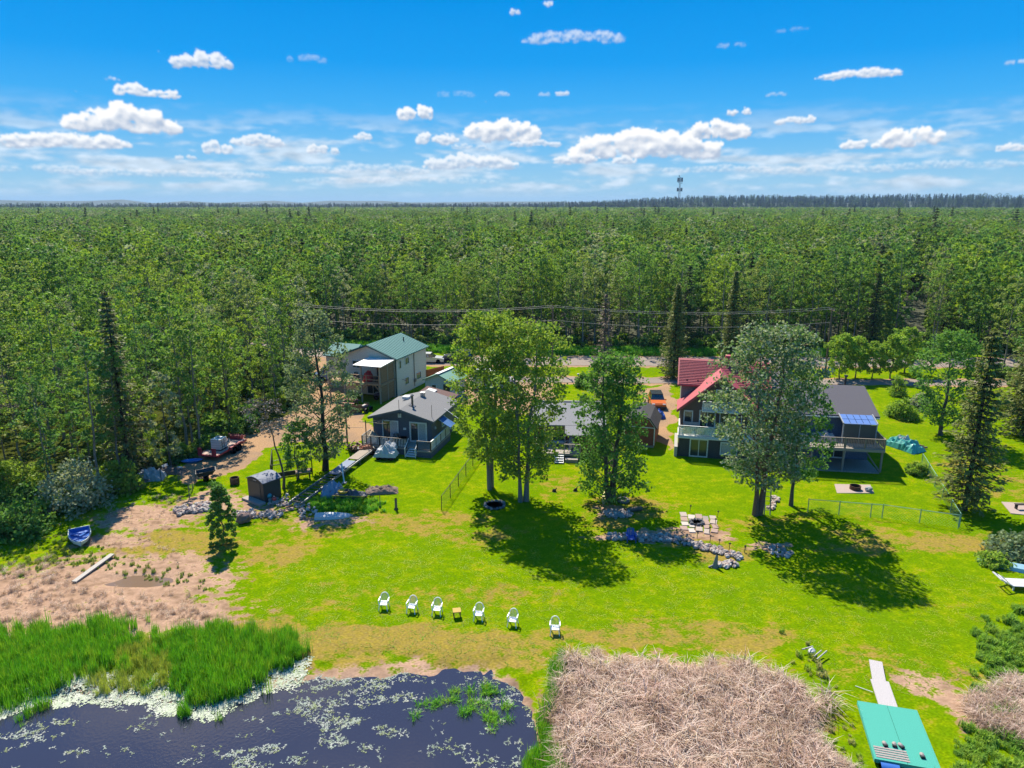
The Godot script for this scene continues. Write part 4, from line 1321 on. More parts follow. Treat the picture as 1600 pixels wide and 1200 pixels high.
func fence(label: String, pts: Array, h: float, gap: float, m: Material, wire: Material, rail := true) -> void:
	var base: Vector3 = pts[0]
	var o := thing("wire_fence", label, "fence", base)
	for k in pts.size() - 1:
		var a: Vector3 = pts[k] - base
		var b: Vector3 = pts[k + 1] - base
		var n := maxi(1, int(round(a.distance_to(b) / gap)))
		for i in n + (1 if k == pts.size() - 2 else 0):
			var p := a.lerp(b, float(i) / n)
			part("post", MB.new().rod(p + Vector3.DOWN * 0.1, p + Vector3.UP * (h + 0.06), 0.035, 6), m, o)
		if rail:
			part("top_rail", MB.new().rod(a + Vector3.UP * h, b + Vector3.UP * h, 0.028, 5), m, o)
		var w := MB.new()
		var len := a.distance_to(b)
		var step := 0.22
		var q := int(len / step)
		for i in range(-int(h / step), q + 1):
			for s in [0, 1]:
				var t0 := i * step
				var t1 := t0 + h
				var y0 := 0.0
				var y1 := h
				if t0 < 0.0:
					y0 = -t0
					t0 = 0.0
				if t1 > len:
					y1 -= t1 - len
					t1 = len
				if t1 - t0 < 0.02: continue
				var pa := a.lerp(b, t0 / len) + Vector3.UP * (y0 if s == 0 else h - y0)
				var pb := a.lerp(b, t1 / len) + Vector3.UP * (y1 if s == 0 else h - y1)
				w.beam(pa, pb, 0.005, 0.005)
		var wm := part("wire_mesh", w, wire, o)
		wm.set_meta("kind", "stuff")

func wheel(parent: Node3D, at: Vector3, r: float, w: float, axis_x := true) -> void:
	var d := Vector3.RIGHT if axis_x else Vector3.BACK
	var t := part("wheel", MB.new().rod(at - d * w / 2, at + d * w / 2, r, 16), mat("tyre rubber", Color(0.02, 0.02, 0.02), 0.8), parent)
	part("rim", MB.new().rod(at - d * (w / 2 + 0.012), at + d * (w / 2 + 0.012), r * 0.6, 12), plain("wheel rim", Color(0.5, 0.5, 0.5), 0.35, 0.6), t)

# a car: side outline pushed across the width, cabin narrowed above the belt line
func car(called: String, label: String, category: String, at: Vector3, turn: float, body: Material, size: Vector3, suv: bool, roof_m: Material = null) -> Node3D:
	var o := thing(called, label, category, at, turn)
	var L := size.x / 2
	var W := size.z / 2
	var H := size.y
	var low := PackedVector2Array([Vector2(-L, 0.34), Vector2(-L, H * 0.52), Vector2(-L * 0.96, H * 0.58), Vector2(L * 0.42, H * 0.62), Vector2(L * 0.90, H * 0.54), Vector2(L, H * 0.44), Vector2(L, 0.30), Vector2(L * 0.3, 0.24), Vector2(-L * 0.9, 0.24)])
	part("body", MB.new().prism(low, -W, W), body, o)
	# cabin: a tapered block
	var x0 := -L * (0.95 if suv else 0.78)
	var x1 := L * 0.40
	var t0 := -L * (0.86 if suv else 0.48)
	var t1 := L * 0.08
	var y0 := H * 0.59
	var b := MB.new()
	var q := []
	for s in [-1.0, 1.0]:
		q.append_array([Vector3(x0, y0, s * W * 0.95), Vector3(t0, H - 0.05, s * W * 0.76), Vector3(t1, H - 0.05, s * W * 0.76), Vector3(x1, y0, s * W * 0.95)])
	b.quad(q[0], q[1], q[2], q[3]); b.quad(q[7], q[6], q[5], q[4])
	b.quad(q[3], q[2], q[6], q[7]); b.quad(q[4], q[5], q[1], q[0])
	var g := mat("car glass", Color(0.015, 0.018, 0.022), 0.05)
	g.metallic_specular = 0.8
	part("windows", b, g, o)
	part("roof", MB.new().box(Vector3((t0 + t1) / 2, H - 0.03, 0), Vector3(t1 - t0 + 0.1, 0.08, W * 1.56)), roof_m if roof_m else body, o)
	for s in [-1.0, 1.0]:
		for t in [0.30, 0.62]:
			var p0 := q[0].lerp(q[3], t) as Vector3
			var p1 := q[1].lerp(q[2], t) as Vector3
			part("pillar", MB.new().beam(Vector3(p0.x, p0.y, s * W * 0.955), Vector3(p1.x, p1.y, s * W * 0.765), 0.07, 0.09), body, o)
		part("headlight", MB.new().box(Vector3(L * 0.97, H * 0.46, s * W * 0.72), Vector3(0.12, 0.14, 0.34)), mat("headlight", Color(0.7, 0.72, 0.75), 0.1), o)
		part("tail_light", MB.new().box(Vector3(-L * 0.99, H * 0.50, s * W * 0.82), Vector3(0.08, 0.18, 0.24)), mat("tail light", Color(0.35, 0.01, 0.01), 0.2), o)
		part("mirror", MB.new().box(Vector3(L * 0.3, H * 0.62, s * (W + 0.08)), Vector3(0.14, 0.13, 0.18)), body, o)
		for x in [-L * 0.62, L * 0.62]:
			wheel(o, Vector3(x, 0.34, s * (W - 0.08)), 0.34, 0.24, false)
	part("bumper", MB.new().box(Vector3(L + 0.02, 0.36, 0), Vector3(0.12, 0.2, W * 1.9)).box(Vector3(-L - 0.02, 0.38, 0), Vector3(0.12, 0.22, W * 1.9)), mat("bumper plastic", Color(0.03, 0.03, 0.032), 0.6), o)
	return o

# an open boat: lofted hull with an inner skin
func boat(called: String, label: String, at: Vector3, turn: float, L: float, W: float, D: float, hull: Material, inside: Material, square := 0.75, flip := false) -> Node3D:
	var o := thing(called, label, "boat", at, turn)
	var n := 12
	for skin in 2:
		var b := MB.new()
		var rows := []
		for k in n + 1:
			var t := float(k) / n
			var wide := W / 2 * (lerpf(square, 1.0, smoothstep(0.0, 0.45, t)) * pow(clampf(1.0 - pow(t, 3.2), 0.0, 1.0), 0.62) + 0.015)
			var keel := D * 0.15 + D * 0.55 * pow(t, 4.0)
			var sheer := D * (1.0 + 0.25 * t * t)
			var inn := 0.0 if skin == 0 else 0.05
			var z := -L / 2 + L * t
			if skin == 1: z = lerpf(-L / 2 + 0.06, L / 2 - 0.1, t)
			var ww := maxf(wide - inn, 0.006)
			rows.append([Vector3(-ww, sheer, z), Vector3(-ww * 0.86, lerpf(keel, sheer, 0.35) + inn, z), Vector3(0, keel - D * 0.15 + inn * 1.4, z), Vector3(ww * 0.86, lerpf(keel, sheer, 0.35) + inn, z), Vector3(ww, sheer, z)])
		for k in n:
			for j in 4:
				b.quad(rows[k][j], rows[k + 1][j], rows[k + 1][j + 1], rows[k][j + 1])
		b.quad(rows[0][0], rows[0][1], rows[0][3], rows[0][4])
		b.tri(rows[0][1], rows[0][2], rows[0][3])
		part("hull" if skin == 0 else "inner_hull", b, hull if skin == 0 else inside, o)
		if skin == 0:
			for s in [0, 4]:
				var pts := PackedVector3Array()
				var rad := PackedFloat32Array()
				for k in n + 1:
					pts.append(rows[k][s])
					rad.append(0.035)
				part("gunwale", MB.new().tube(pts, rad, 6), hull, o)
			part("transom_cap", MB.new().rod(rows[0][0], rows[0][4], 0.035), hull, o)
	if not flip:
		for z in [-L * 0.28, L * 0.08]:
			part("bench", MB.new().box(Vector3(0, D * 0.72, z), Vector3(W * 0.86, 0.05, 0.28)), inside, o)
	else:
		o.rotation_degrees.z = 180
		o.position.y += D * 1.02
	return o

func build_objects() -> void:
	var white := white_paint()
	var black := paint("black metal", Color(0.018, 0.018, 0.02), 0.5)
	# --- the row of plastic chairs
	var resin := mat("white resin", Color(0.78, 0.78, 0.77), 0.4)
	var ch := thing("garden_chair", "", "chair", Vector3.ZERO, 0, "white plastic chairs in a row facing the lake")
	part("seat", MB.new().box(Vector3(0, 0.40, 0.02), Vector3(0.46, 0.035, 0.46), Basis(Vector3.RIGHT, 0.06)), resin, ch)
	var ring := PackedVector3Array()
	var rad := PackedFloat32Array()
	for k in 17:
		var t := PI * k / 16.0
		var y := 0.42 + 0.50 * pow(sin(t), 0.55)
		ring.append(Vector3(-cos(t) * 0.25, y, -0.22 - 0.22 * (y - 0.42)))
		rad.append(0.026)
	var back := part("backrest", MB.new().tube(ring, rad, 6), resin, ch)
	for k in 5:
		var x := -0.16 + 0.08 * k
		part("slat", MB.new().beam(Vector3(x, 0.42, -0.215), Vector3(x * 1.05, 0.90 - absf(x) * 0.5, -0.325), 0.062, 0.012), mat("resin slats", Color(0.50, 0.51, 0.53), 0.5), back)
	for s in [-1.0, 1.0]:
		part("leg", MB.new().beam(Vector3(s * 0.22, 0.40, 0.22), Vector3(s * 0.27, 0, 0.27), 0.05, 0.04), resin, ch)
		part("leg", MB.new().beam(Vector3(s * 0.22, 0.42, -0.22), Vector3(s * 0.27, 0, -0.30), 0.05, 0.04), resin, ch)
		part("armrest", MB.new().beam(Vector3(s * 0.27, 0.64, -0.26), Vector3(s * 0.29, 0.62, 0.16), 0.06, 0.03).beam(Vector3(s * 0.29, 0.62, 0.16), Vector3(s * 0.25, 0.40, 0.22), 0.045, 0.03), resin, ch)
	var spots := [Vector3(-7.82, 0.00, -38.71), Vector3(-6.06, 0.00, -38.36), Vector3(-4.51, 0.00, -38.08), Vector3(-1.98, 0.00, -37.54), Vector3(0.04, 0.00, -36.94), Vector3(2.47, 0.00, -36.11)]
	for k in 6:
		var p: Vector3 = spots[k]
		p.y = land(p.x, p.z)
		var c := ch if k == 0 else copy(ch, p, 0)
		c.position = p
		c.rotation_degrees.y = -8.0 + [4, -3, 2, 0, -5, 3][k]
		c.set_meta("label", "white plastic chair facing the lake, %s in the row of six from the mudflat end" % ordinal(k + 1))
	var tp: Vector3 = Vector3(-3.30, 0.00, -37.81)
	tp.y = land(tp.x, tp.z)
	var t := thing("side_table", "small yellow wooden table in the row of white chairs", "table", tp, 10)
	part("tabletop", MB.new().box(Vector3(0, 0.43, 0), Vector3(0.48, 0.04, 0.48)), wood("yellow wood", Color(0.66, 0.42, 0.10)), t)
	for k in 4:
		part("leg", MB.new().box(Vector3(0.19 if k & 1 else -0.19, 0.205, 0.19 if k & 2 else -0.19), Vector3(0.05, 0.41, 0.05)), wood("brown wood", Color(0.22, 0.10, 0.04)), t)

	# --- teal dock
	var teal := mat("teal dock deck", Color(0.045, 0.36, 0.285), 0.8, gray_noise("weather", 0.03, 0.78, 1.0, 5), Vector3.ONE * 1.2)
	var dock := thing("floating_dock", "teal painted floating dock pulled up in the shore grass", "dock", Vector3(18.25, -0.02, -29.66), -15)
	for s in [-1.0, 1.0]:
		part("deck_panel", MB.new().box(Vector3(s * 0.665, 0.32, 1.95), Vector3(1.31, 0.05, 3.9)), teal, dock)
	part("deck_frame", MB.new().box(Vector3(-1.30, 0.22, 1.95), Vector3(0.05, 0.14, 3.86)).box(Vector3(1.30, 0.22, 1.95), Vector3(0.05, 0.14, 3.86)).box(Vector3(0, 0.22, 0.03), Vector3(2.5, 0.14, 0.05)).box(Vector3(0, 0.22, 3.87), Vector3(2.5, 0.14, 0.05)), mat("teal frame", Color(0.05, 0.34, 0.29), 0.7), dock)
	var blue_drum := mat("blue plastic drum", Color(0.03, 0.11, 0.36), 0.35)
	for k in 3:
		part("float_drum", MB.new().rod(Vector3(-1.1 if k < 2 else 0.9, 0.0, 1.0 + k * 1.45), Vector3(-0.3 if k < 2 else 1.2, 0.0, 1.0 + k * 1.45), 0.26, 14), blue_drum, dock)
	part("float_drum", MB.new().rod(Vector3(-1.1, 0.02, 4.05), Vector3(-0.35, 0.02, 4.05), 0.28, 14), blue_drum, dock)
	for k in 5:
		part("slat", MB.new().box(Vector3(-0.55, 0.355, 3.12 + k * 0.15), Vector3(1.35, 0.02, 0.09)), wood("grey slats", Color(0.46, 0.38, 0.36)), dock)
	part("ramp_plank", MB.new().box(Vector3(0.10, 0.24, -1.02), Vector3(0.86, 0.05, 2.05), Basis(Vector3.RIGHT, 0.03)), wood("whitewashed plank", Color(0.60, 0.56, 0.57)), dock)
	part("ramp_plank", MB.new().box(Vector3(0.22, 0.12, -2.98), Vector3(0.64, 0.05, 1.9), Basis(Vector3.UP, -0.09) * Basis(Vector3.RIGHT, 0.05)), wood("whitewashed plank", Color(0.60, 0.56, 0.57)), dock)
	part("ramp_rope", MB.new().rod(Vector3(-0.35, 0.12, -1.2), Vector3(-1.1, 0.05, -1.6), 0.02), white, dock)
	var caps := [[-0.72, 2.85, 12, "grey and black cap on the teal dock, first of the three by the slats"], [-0.30, 2.78, -5, "grey and black cap on the teal dock, middle of the three by the slats"], [-0.05, 2.78, 25, "grey and black cap on the teal dock, third by the slats"], [0.72, 3.18, 5, "grey and black cap alone on the open half of the teal dock"]]
	for c in caps:
		var w := dock.transform * Vector3(c[0], 0.345, c[1])
		var o := thing("mooring_cap", c[3], "mooring cap", w, -15.0 + c[2], "grey caps lying on the dock")
		part("cap_top", lump(31, Vector3(0.20, 0.16, 0.26), 0.1, 6), plain("cap grey", Color(0.36, 0.30, 0.28)), o)
		part("cap_opening", MB.new().box(Vector3(0, 0.05, 0.12), Vector3(0.18, 0.1, 0.12)), black, o)

	# --- rowboat, plank and puddle on the mudflat
	boat("rowboat", "small blue and white rowboat resting on rough grass by the mudflat", Vector3(-31.61, 0.00, -47.62), 33, 3.1, 1.45, 0.5, plain("boat white", Color(0.60, 0.66, 0.66), 0.4), plain("boat blue", Color(0.03, 0.16, 0.56), 0.5), 0.9).position.y = land(-31.0, -47.5) - 0.03
	var pa: Vector3 = Vector3(-28.57, 0.00, -41.73)
	var pb: Vector3 = Vector3(-28.00, 0.00, -45.29)
	var pl := thing("plank", "long weathered white plank lying beside the muddy puddle", "plank", (pa + pb) / 2)
	part("board", MB.new().beam(pa - pl.position + Vector3.UP * 0.08, pb - pl.position + Vector3.UP * 0.2, 0.34, 0.09), wood("driftwood", Color(0.56, 0.52, 0.47)), pl)
	var pu := MB.new()
	for k in 26:
		var a0 := TAU * k / 26
		var a1 := TAU * (k + 1) / 26
		pu.tri(Vector3.ZERO, Vector3(cos(a0) * (2.5 + 0.6 * sin(a0 * 3.0)), 0, sin(a0) * 1.05), Vector3(cos(a1) * (2.5 + 0.6 * sin(a1 * 3.0)), 0, sin(a1) * 1.05))
	var pm := mat("muddy water", Color(0.16, 0.105, 0.07), 0.08)
	var puddle := structure("puddle", pu, pm)
	puddle.position = Vector3(-24.2, land(-24.6, -42.1) + 0.07, -42.0)
	puddle.rotation_degrees.y = 8
	# --- red trailer with a white tank
	var ta: Vector3 = Vector3(-29.30, 0.00, -64.12)
	var tb: Vector3 = Vector3(-28.15, 0.00, -69.75)
	var yaw := rad_to_deg(atan2(-(tb.z - ta.z), tb.x - ta.x))
	var tr := thing("trailer", "red flatbed trailer with twin axle parked on the dirt driveway", "trailer", (ta + tb) / 2, yaw)
	var red := plain("trailer red", Color(0.42, 0.025, 0.045), 0.45)
	part("bed", MB.new().box(Vector3(0, 0.58, 0), Vector3(4.9, 0.08, 1.95)), wood("trailer boards", Color(0.56, 0.40, 0.33)), tr)
	part("frame", MB.new().box(Vector3(0, 0.52, 1.02), Vector3(5.0, 0.16, 0.08)).box(Vector3(0, 0.52, -1.02), Vector3(5.0, 0.16, 0.08)).box(Vector3(2.5, 0.52, 0), Vector3(0.08, 0.16, 2.0)).box(Vector3(-2.5, 0.52, 0), Vector3(0.08, 0.16, 2.0)), red, tr)
	part("front_rail", MB.new().rod(Vector3(2.45, 0.6, -0.98), Vector3(2.45, 1.05, -0.98), 0.03).rod(Vector3(2.45, 0.6, 0.98), Vector3(2.45, 1.05, 0.98), 0.03).rod(Vector3(2.45, 1.05, -0.98), Vector3(2.45, 1.05, 0.98), 0.04).box(Vector3(2.35, 0.82, 0), Vector3(0.5, 0.4, 1.2)), red, tr)
	part("tongue", MB.new().beam(Vector3(2.5, 0.5, 0.6), Vector3(3.7, 0.5, 0), 0.08, 0.1).beam(Vector3(2.5, 0.5, -0.6), Vector3(3.7, 0.5, 0), 0.08, 0.1), red, tr)
	part("rear_gate", MB.new().box(Vector3(-2.62, 0.9, 0.75), Vector3(0.05, 0.8, 0.45)).box(Vector3(-2.62, 0.9, -0.75), Vector3(0.05, 0.8, 0.45)), red, tr)
	for s in [-1.0, 1.0]:
		part("fender", MB.new().box(Vector3(0.3, 0.80, s * 1.22), Vector3(1.9, 0.06, 0.34)).box(Vector3(-0.68, 0.68, s * 1.22), Vector3(0.06, 0.24, 0.34)).box(Vector3(1.28, 0.68, s * 1.22), Vector3(0.06, 0.24, 0.34)), red, tr)
		for x in [-0.12, 0.72]:
			wheel(tr, Vector3(x, 0.36, s * 1.22), 0.36, 0.24, false)
	var tk := thing("water_tank", "white caged plastic water tank on the red trailer", "tank", tr.transform * Vector3(-0.75, 0.62, 0.1), yaw)
	part("tank", MB.new().box(Vector3(0, 0.62, 0), Vector3(1.15, 1.0, 1.0)), plain("tank plastic", Color(0.70, 0.71, 0.70), 0.5), tk)
	part("lid", MB.new().rod(Vector3(0, 1.12, 0), Vector3(0, 1.2, 0), 0.14, 12), plain("tank plastic", Color(0.70, 0.71, 0.70), 0.5), tk)
	part("pallet", MB.new().box(Vector3(0, 0.06, 0), Vector3(1.2, 0.12, 1.05)), black, tk)
	for y in [0.3, 0.55, 0.8, 1.05]:
		part("cage_bar", MB.new().box(Vector3(0, y, 0.52), Vector3(1.2, 0.03, 0.02)).box(Vector3(0.59, y, 0), Vector3(0.02, 0.03, 1.06)).box(Vector3(-0.59, y, 0), Vector3(0.02, 0.03, 1.06)), plain("wheel rim", Color(0.5, 0.5, 0.5), 0.35, 0.6), tk)
	part("ladder", MB.new().rod(Vector3(-0.4, 0, 0.62), Vector3(-0.4, 1.05, 0.58), 0.025).rod(Vector3(0.0, 0, 0.62), Vector3(0.0, 1.05, 0.58), 0.025).rod(Vector3(-0.4, 0.35, 0.61), Vector3(0, 0.35, 0.61), 0.02).rod(Vector3(-0.4, 0.7, 0.6), Vector3(0, 0.7, 0.6), 0.02), black, tk)
	# --- odds and ends by the woods
	var tub := thing("plastic_sled", "bright blue plastic sled on the ground behind the trailer", "sled", Vector3(-30.65, 0.00, -64.12), 15)
	part("tray", MB.new().lathe(PackedVector2Array([Vector2(0.0, 0.03), Vector2(0.5, 0.03), Vector2(0.72, 0.2), Vector2(0.78, 0.2), Vector2(0.74, 0.17), Vector2(0.5, 0.0)]), 14), plain("sled blue", Color(0.02, 0.20, 0.60), 0.35), tub)
	tub.scale = Vector3(1.3, 1.0, 0.6)
	var cart := thing("dump_cart", "tilted black garden dump cart at the end of the dirt driveway", "cart", Vector3(-27.40, 0.00, -59.56), 24)
	var cb := MB.new()
	var fl := [Vector3(-0.55, 0.45, -0.35), Vector3(0.55, 0.55, -0.35), Vector3(0.55, 0.55, 0.35), Vector3(-0.55, 0.45, 0.35)]
	var tpv := [Vector3(-0.8, 0.85, -0.5), Vector3(0.85, 0.98, -0.5), Vector3(0.85, 0.98, 0.5), Vector3(-0.8, 0.85, 0.5)]
	cb.quad(fl[0], fl[1], fl[2], fl[3])
	for k in 4:
		cb.quad(fl[k], fl[(k + 1) % 4], tpv[(k + 1) % 4], tpv[k])
	part("tray", cb, plain("cart black", Color(0.03, 0.03, 0.042), 0.45), cart)
	part("rim", MB.new().beam(tpv[0], tpv[1], 0.06, 0.04).beam(tpv[1], tpv[2], 0.06, 0.04).beam(tpv[2], tpv[3], 0.06, 0.04).beam(tpv[3], tpv[0], 0.06, 0.04), plain("cart black", Color(0.03, 0.03, 0.042), 0.45), cart)
	wheel(cart, Vector3(0, 0.26, 0.42), 0.26, 0.14, false)
	wheel(cart, Vector3(0, 0.26, -0.42), 0.26, 0.14, false)
	part("handle", MB.new().beam(Vector3(0.5, 0.45, 0), Vector3(1.2, 0.1, 0), 0.05, 0.05), black, cart)
	var tarp := thing("tarp_heap", "crumpled grey tarpaulin heap against the bushes", "tarp", Vector3(-32.49, 0.00, -59.87), 10)
	part("tarpaulin", drape(41, 2.4, 1.6, 1.1), plain("grey tarp", Color(0.38, 0.38, 0.38), 0.6), tarp)
	var junk := thing("scrap_heap", "dark heap of scrap beside the grey tarpaulin", "scrap", Vector3(-31.37, 0.00, -61.44), -5)
	part("pile", drape(42, 2.6, 1.2, 0.6), plain("scrap brown", Color(0.11, 0.085, 0.075), 0.8), junk)
	rng.seed = 71
	for k in 6:
		part("scrap_piece", MB.new().box(Vector3(rv(-1.0, 1.0), 0.45 + rv(0, 0.2), rv(-0.4, 0.4)), Vector3(rv(0.3, 0.7), 0.08, rv(0.1, 0.3)), Basis(Vector3(rv(-1, 1), 1, rv(-1, 1)).normalized(), rv(0, 6))), [plain("scrap pale", Color(0.45, 0.44, 0.42)), plain("scrap red", Color(0.25, 0.09, 0.06)), black][k % 3], junk)
	var lum := thing("lumber_stack", "stack of old boards and dark panels under the bushes", "lumber", Vector3(-33.15, 0.00, -57.50), -18)
	for k in 9:
		part("board", MB.new().box(Vector3(-0.6 + k * 0.17, 0.1 + 0.12 * (k % 3), rv(-0.1, 0.1)), Vector3(0.15, 0.09, 2.2), Basis(Vector3.UP, rv(-0.12, 0.12))), wood("old board", Color(0.40, 0.33, 0.27)), lum)
	part("panel", MB.new().box(Vector3(0.5, 0.55, -0.3), Vector3(1.7, 0.04, 1.3), Basis(Vector3.RIGHT, 0.2)), plain("panel dark", Color(0.06, 0.07, 0.09), 0.4), lum)
	fence("sagging wire fence with thin posts beside the tarp heap", [Vector3(-31.27, 0.00, -59.26), Vector3(-28.19, 0.00, -59.26), Vector3(-27.14, 0.00, -55.57)], 1.1, 1.8, wood("grey post", Color(0.19, 0.16, 0.13)), plain("old wire", Color(0.25, 0.25, 0.25), 0.5, 0.6), false)
	var barrel := thing("fire_barrel", "rusty steel fire ring on the grass near the black shed", "fire ring", Vector3(-24.48, 0.00, -58.66))
	part("drum", MB.new().lathe(PackedVector2Array([Vector2(0.38, 0.04), Vector2(0.40, 0.06), Vector2(0.40, 0.6), Vector2(0.36, 0.6), Vector2(0.36, 0.05), Vector2(0.0, 0.05)]), 18), plain("rust", Color(0.12, 0.05, 0.03), 0.9), barrel)
	part("ash", MB.new().rod(Vector3(0, 0.06, 0), Vector3(0, 0.3, 0), 0.34, 12), plain("ash", Color(0.05, 0.04, 0.035), 0.95), barrel)
	# --- black plastic shed
	var sh := thing("storage_shed", "dark grey-green plastic shed with curved roof by the rock pile", "shed", Vector3(-21.30, 0.00, -55.03), -35)
	var dkp := plain("shed charcoal", Color(0.035, 0.045, 0.045), 0.5)
	part("wall", gable_walls(-1.05, 1.05, -1.7, 0, 0, 1.75, 2.0), dkp, sh)
	var cr := MB.new()
	for k in 8:
		var x0 := -1.15 + 2.3 * k / 8.0
		var x1 := -1.15 + 2.3 * (k + 1) / 8.0
		var y0 := 2.13 - 0.36 * pow(x0 / 1.15, 2.0)
		var y1 := 2.13 - 0.36 * pow(x1 / 1.15, 2.0)
		cr.quadbox(Vector3(x0, y0, -1.8), Vector3(x1, y1, -1.8), Vector3(x1, y1, 0.1), Vector3(x0, y0, 0.1), 0.06)
	part("roof", cr, plain("shed roof", Color(0.12, 0.15, 0.22), 0.7), sh)
	part("door", MB.new().box(Vector3(0, 0.85, 0.015), Vector3(1.3, 1.6, 0.03)), plain("shed door", Color(0.05, 0.06, 0.06), 0.5), sh)
	part("vent", MB.new().box(Vector3(0, 1.82, 0.015), Vector3(0.4, 0.08, 0.03)), plain("scrap pale", Color(0.45, 0.44, 0.42)), sh)
	part("base", MB.new().box(Vector3(0.1, 0.1, 0.35), Vector3(2.4, 0.2, 0.6)), wood("grey slats", Color(0.46, 0.38, 0.36)), sh)
	for q in [[Vector3(-20.19, 0.00, -54.90), "small teal ball leaning on the dark plastic shed", Color(0.02, 0.30, 0.38), 0.24], [Vector3(-19.59, 0.00, -54.38), "small red and white buoy by the dark plastic shed", Color(0.45, 0.06, 0.05), 0.2]]:
		var bu := thing("buoy", q[1], "buoy", q[0] + Vector3.UP * 0.25)
		part("float", MB.new().lathe(PackedVector2Array([Vector2(0.001, 0.0), Vector2(q[3] * 0.8, q[3] * 0.45), Vector2(q[3], q[3]), Vector2(q[3] * 0.8, q[3] * 1.6), Vector2(0.001, q[3] * 2.0)]), 12), plain("buoy " + q[1], q[2], 0.4), bu)
		part("neck", MB.new().rod(Vector3(0, q[3] * 1.9, 0), Vector3(0, q[3] * 2.3, 0), 0.05), white, bu)
		part("stand", MB.new().box(Vector3(0, -0.12, 0), Vector3(0.3, 0.26, 0.3)), plain("scrap pale", Color(0.45, 0.44, 0.42)), bu)
	# --- rocks
	heap("band of pale round rocks near the narrow young tree", Vector3(-27.13, 0.00, -52.75), Vector3(-24.45, 0.00, -53.74), 0.9, 85, 0.22, 0.55, 81)
	heap("band of small rocks in front of the dark plastic shed", Vector3(-22.23, 0.00, -52.03), Vector3(-18.27, 0.00, -52.03), 0.8, 95, 0.18, 0.42, 82)
	heap("scattered rocks under the leaning tree", Vector3(-19.73, 0.00, -55.30), Vector3(-15.77, 0.00, -52.15), 1.2, 75, 0.15, 0.38, 83)
	var bo := thing("boulder", "large brown boulder at the edge of the small rocks", "boulder", Vector3(-20.84, 0.00, -50.86))
	part("rock", lump(91, Vector3(1.15, 0.85, 0.9), 0.45, 8), plain("boulder brown", Color(0.20, 0.13, 0.12), 0.9), bo)
	# --- overturned aluminium boat
	boat("aluminium_boat", "overturned aluminium rowboat on the lawn below the blue tarps", Vector3(-14.05, 0.00, -51.79), 94, 2.9, 1.15, 0.42, plain("aluminium", Color(0.50, 0.53, 0.56), 0.4, 0.55), plain("aluminium", Color(0.50, 0.53, 0.56), 0.4, 0.55), 0.8, true)
	# --- pen and boat lift
	var pen := thing("wire_pen", "black metal panel pen at the edge of the driveway grass", "pen", Vector3(-21.58, 0.00, -60.33))
	var c0: Vector3 = Vector3(-21.66, 0.00, -59.87) - pen.position
	var corners := [Vector3(-21.66, 0.00, -59.87) - pen.position, Vector3(-22.93, 0.00, -64.12) - pen.position, Vector3(-19.74, 0.00, -65.90) - pen.position, Vector3(-18.40, 0.00, -61.44) - pen.position]
	c0 = corners[0]
	for k in 4:
		var a: Vector3 = corners[k]
		var b: Vector3 = corners[(k + 1) % 4]
		var pn := MB.new()
		pn.rod(a + Vector3.UP * 1.25, b + Vector3.UP * 1.25, 0.03, 5).rod(a + Vector3.UP * 0.1, b + Vector3.UP * 0.1, 0.03, 5).rod(a, a + Vector3.UP * 1.3, 0.04, 5)
		var n := int(a.distance_to(b) / 0.14)
		for i in n:
			var p := a.lerp(b, (i + 0.5) / n)
			pn.box(p + Vector3.UP * 0.67, Vector3(0.012, 1.15, 0.012))
		part("panel", pn, black, pen)
	part("kick_board", MB.new().beam(corners[0] + Vector3.UP * 0.25, corners[3] + Vector3.UP * 0.25, 0.03, 0.45), black, pen)
	var l0: Vector3 = Vector3(-17.66, 0.00, -53.74)
	var l1: Vector3 = Vector3(-13.87, 0.00, -67.77)
	var lift := thing("gangway", "long weathered dock gangway lying from the rocks up to the cottage", "gangway", l0)
	var dl := l1 - l0
	var sd := Vector3(-dl.z, 0, dl.x).normalized()
	for s in [-0.55, 0.55]:
		part("side_rail", MB.new().beam(sd * s + Vector3.UP * 0.35, dl + sd * s + Vector3.UP * 0.45, 0.1, 0.18), plain("old aluminium", Color(0.26, 0.26, 0.27), 0.5, 0.3), lift)
	for k in 26:
		part("rung", MB.new().beam(dl * ((k + 0.5) / 26.0) + sd * 0.52 + Vector3.UP * (0.36 + 0.1 * k / 26.0), dl * ((k + 0.5) / 26.0) - sd * 0.52 + Vector3.UP * (0.36 + 0.1 * k / 26.0), 0.07, 0.06), wood("grey post", Color(0.19, 0.16, 0.13)), lift)
	for k in 5:
		part("trestle", MB.new().beam(dl * (0.1 + k * 0.2) + sd * 0.6, dl * (0.1 + k * 0.2) + sd * 0.6 + Vector3.UP * 0.38, 0.1, 0.1).beam(dl * (0.1 + k * 0.2) - sd * 0.6, dl * (0.1 + k * 0.2) - sd * 0.6 + Vector3.UP * 0.38, 0.1, 0.1), wood("grey post", Color(0.19, 0.16, 0.13)), lift)
	part("deck_sheet", MB.new().beam(dl * 0.42 + Vector3.UP * 0.54, dl * 0.66 + Vector3.UP * 0.57, 1.0, 0.03), plain("blue sheet", Color(0.10, 0.15, 0.26), 0.35), lift)
	part("deck_sheet", MB.new().beam(dl * 0.69 + Vector3.UP * 0.56, dl * 0.97 + Vector3.UP * 0.58, 1.0, 0.03), wood("old board", Color(0.40, 0.33, 0.27)), lift)
	var beam := thing("steel_prop", "slanted white metal prop beside the blue tarpaulins", "prop", Vector3(-14.85, 0.00, -58.81))
	part("tube", MB.new().rod(Vector3.ZERO, Vector3(-0.5, 1.3, -1.4), 0.07), plain("tank plastic", Color(0.70, 0.71, 0.70), 0.5), beam)
	part("foot", MB.new().box(Vector3(0, 0.04, 0), Vector3(0.4, 0.08, 0.4)), plain("old aluminium", Color(0.26, 0.26, 0.27), 0.5, 0.3), beam)
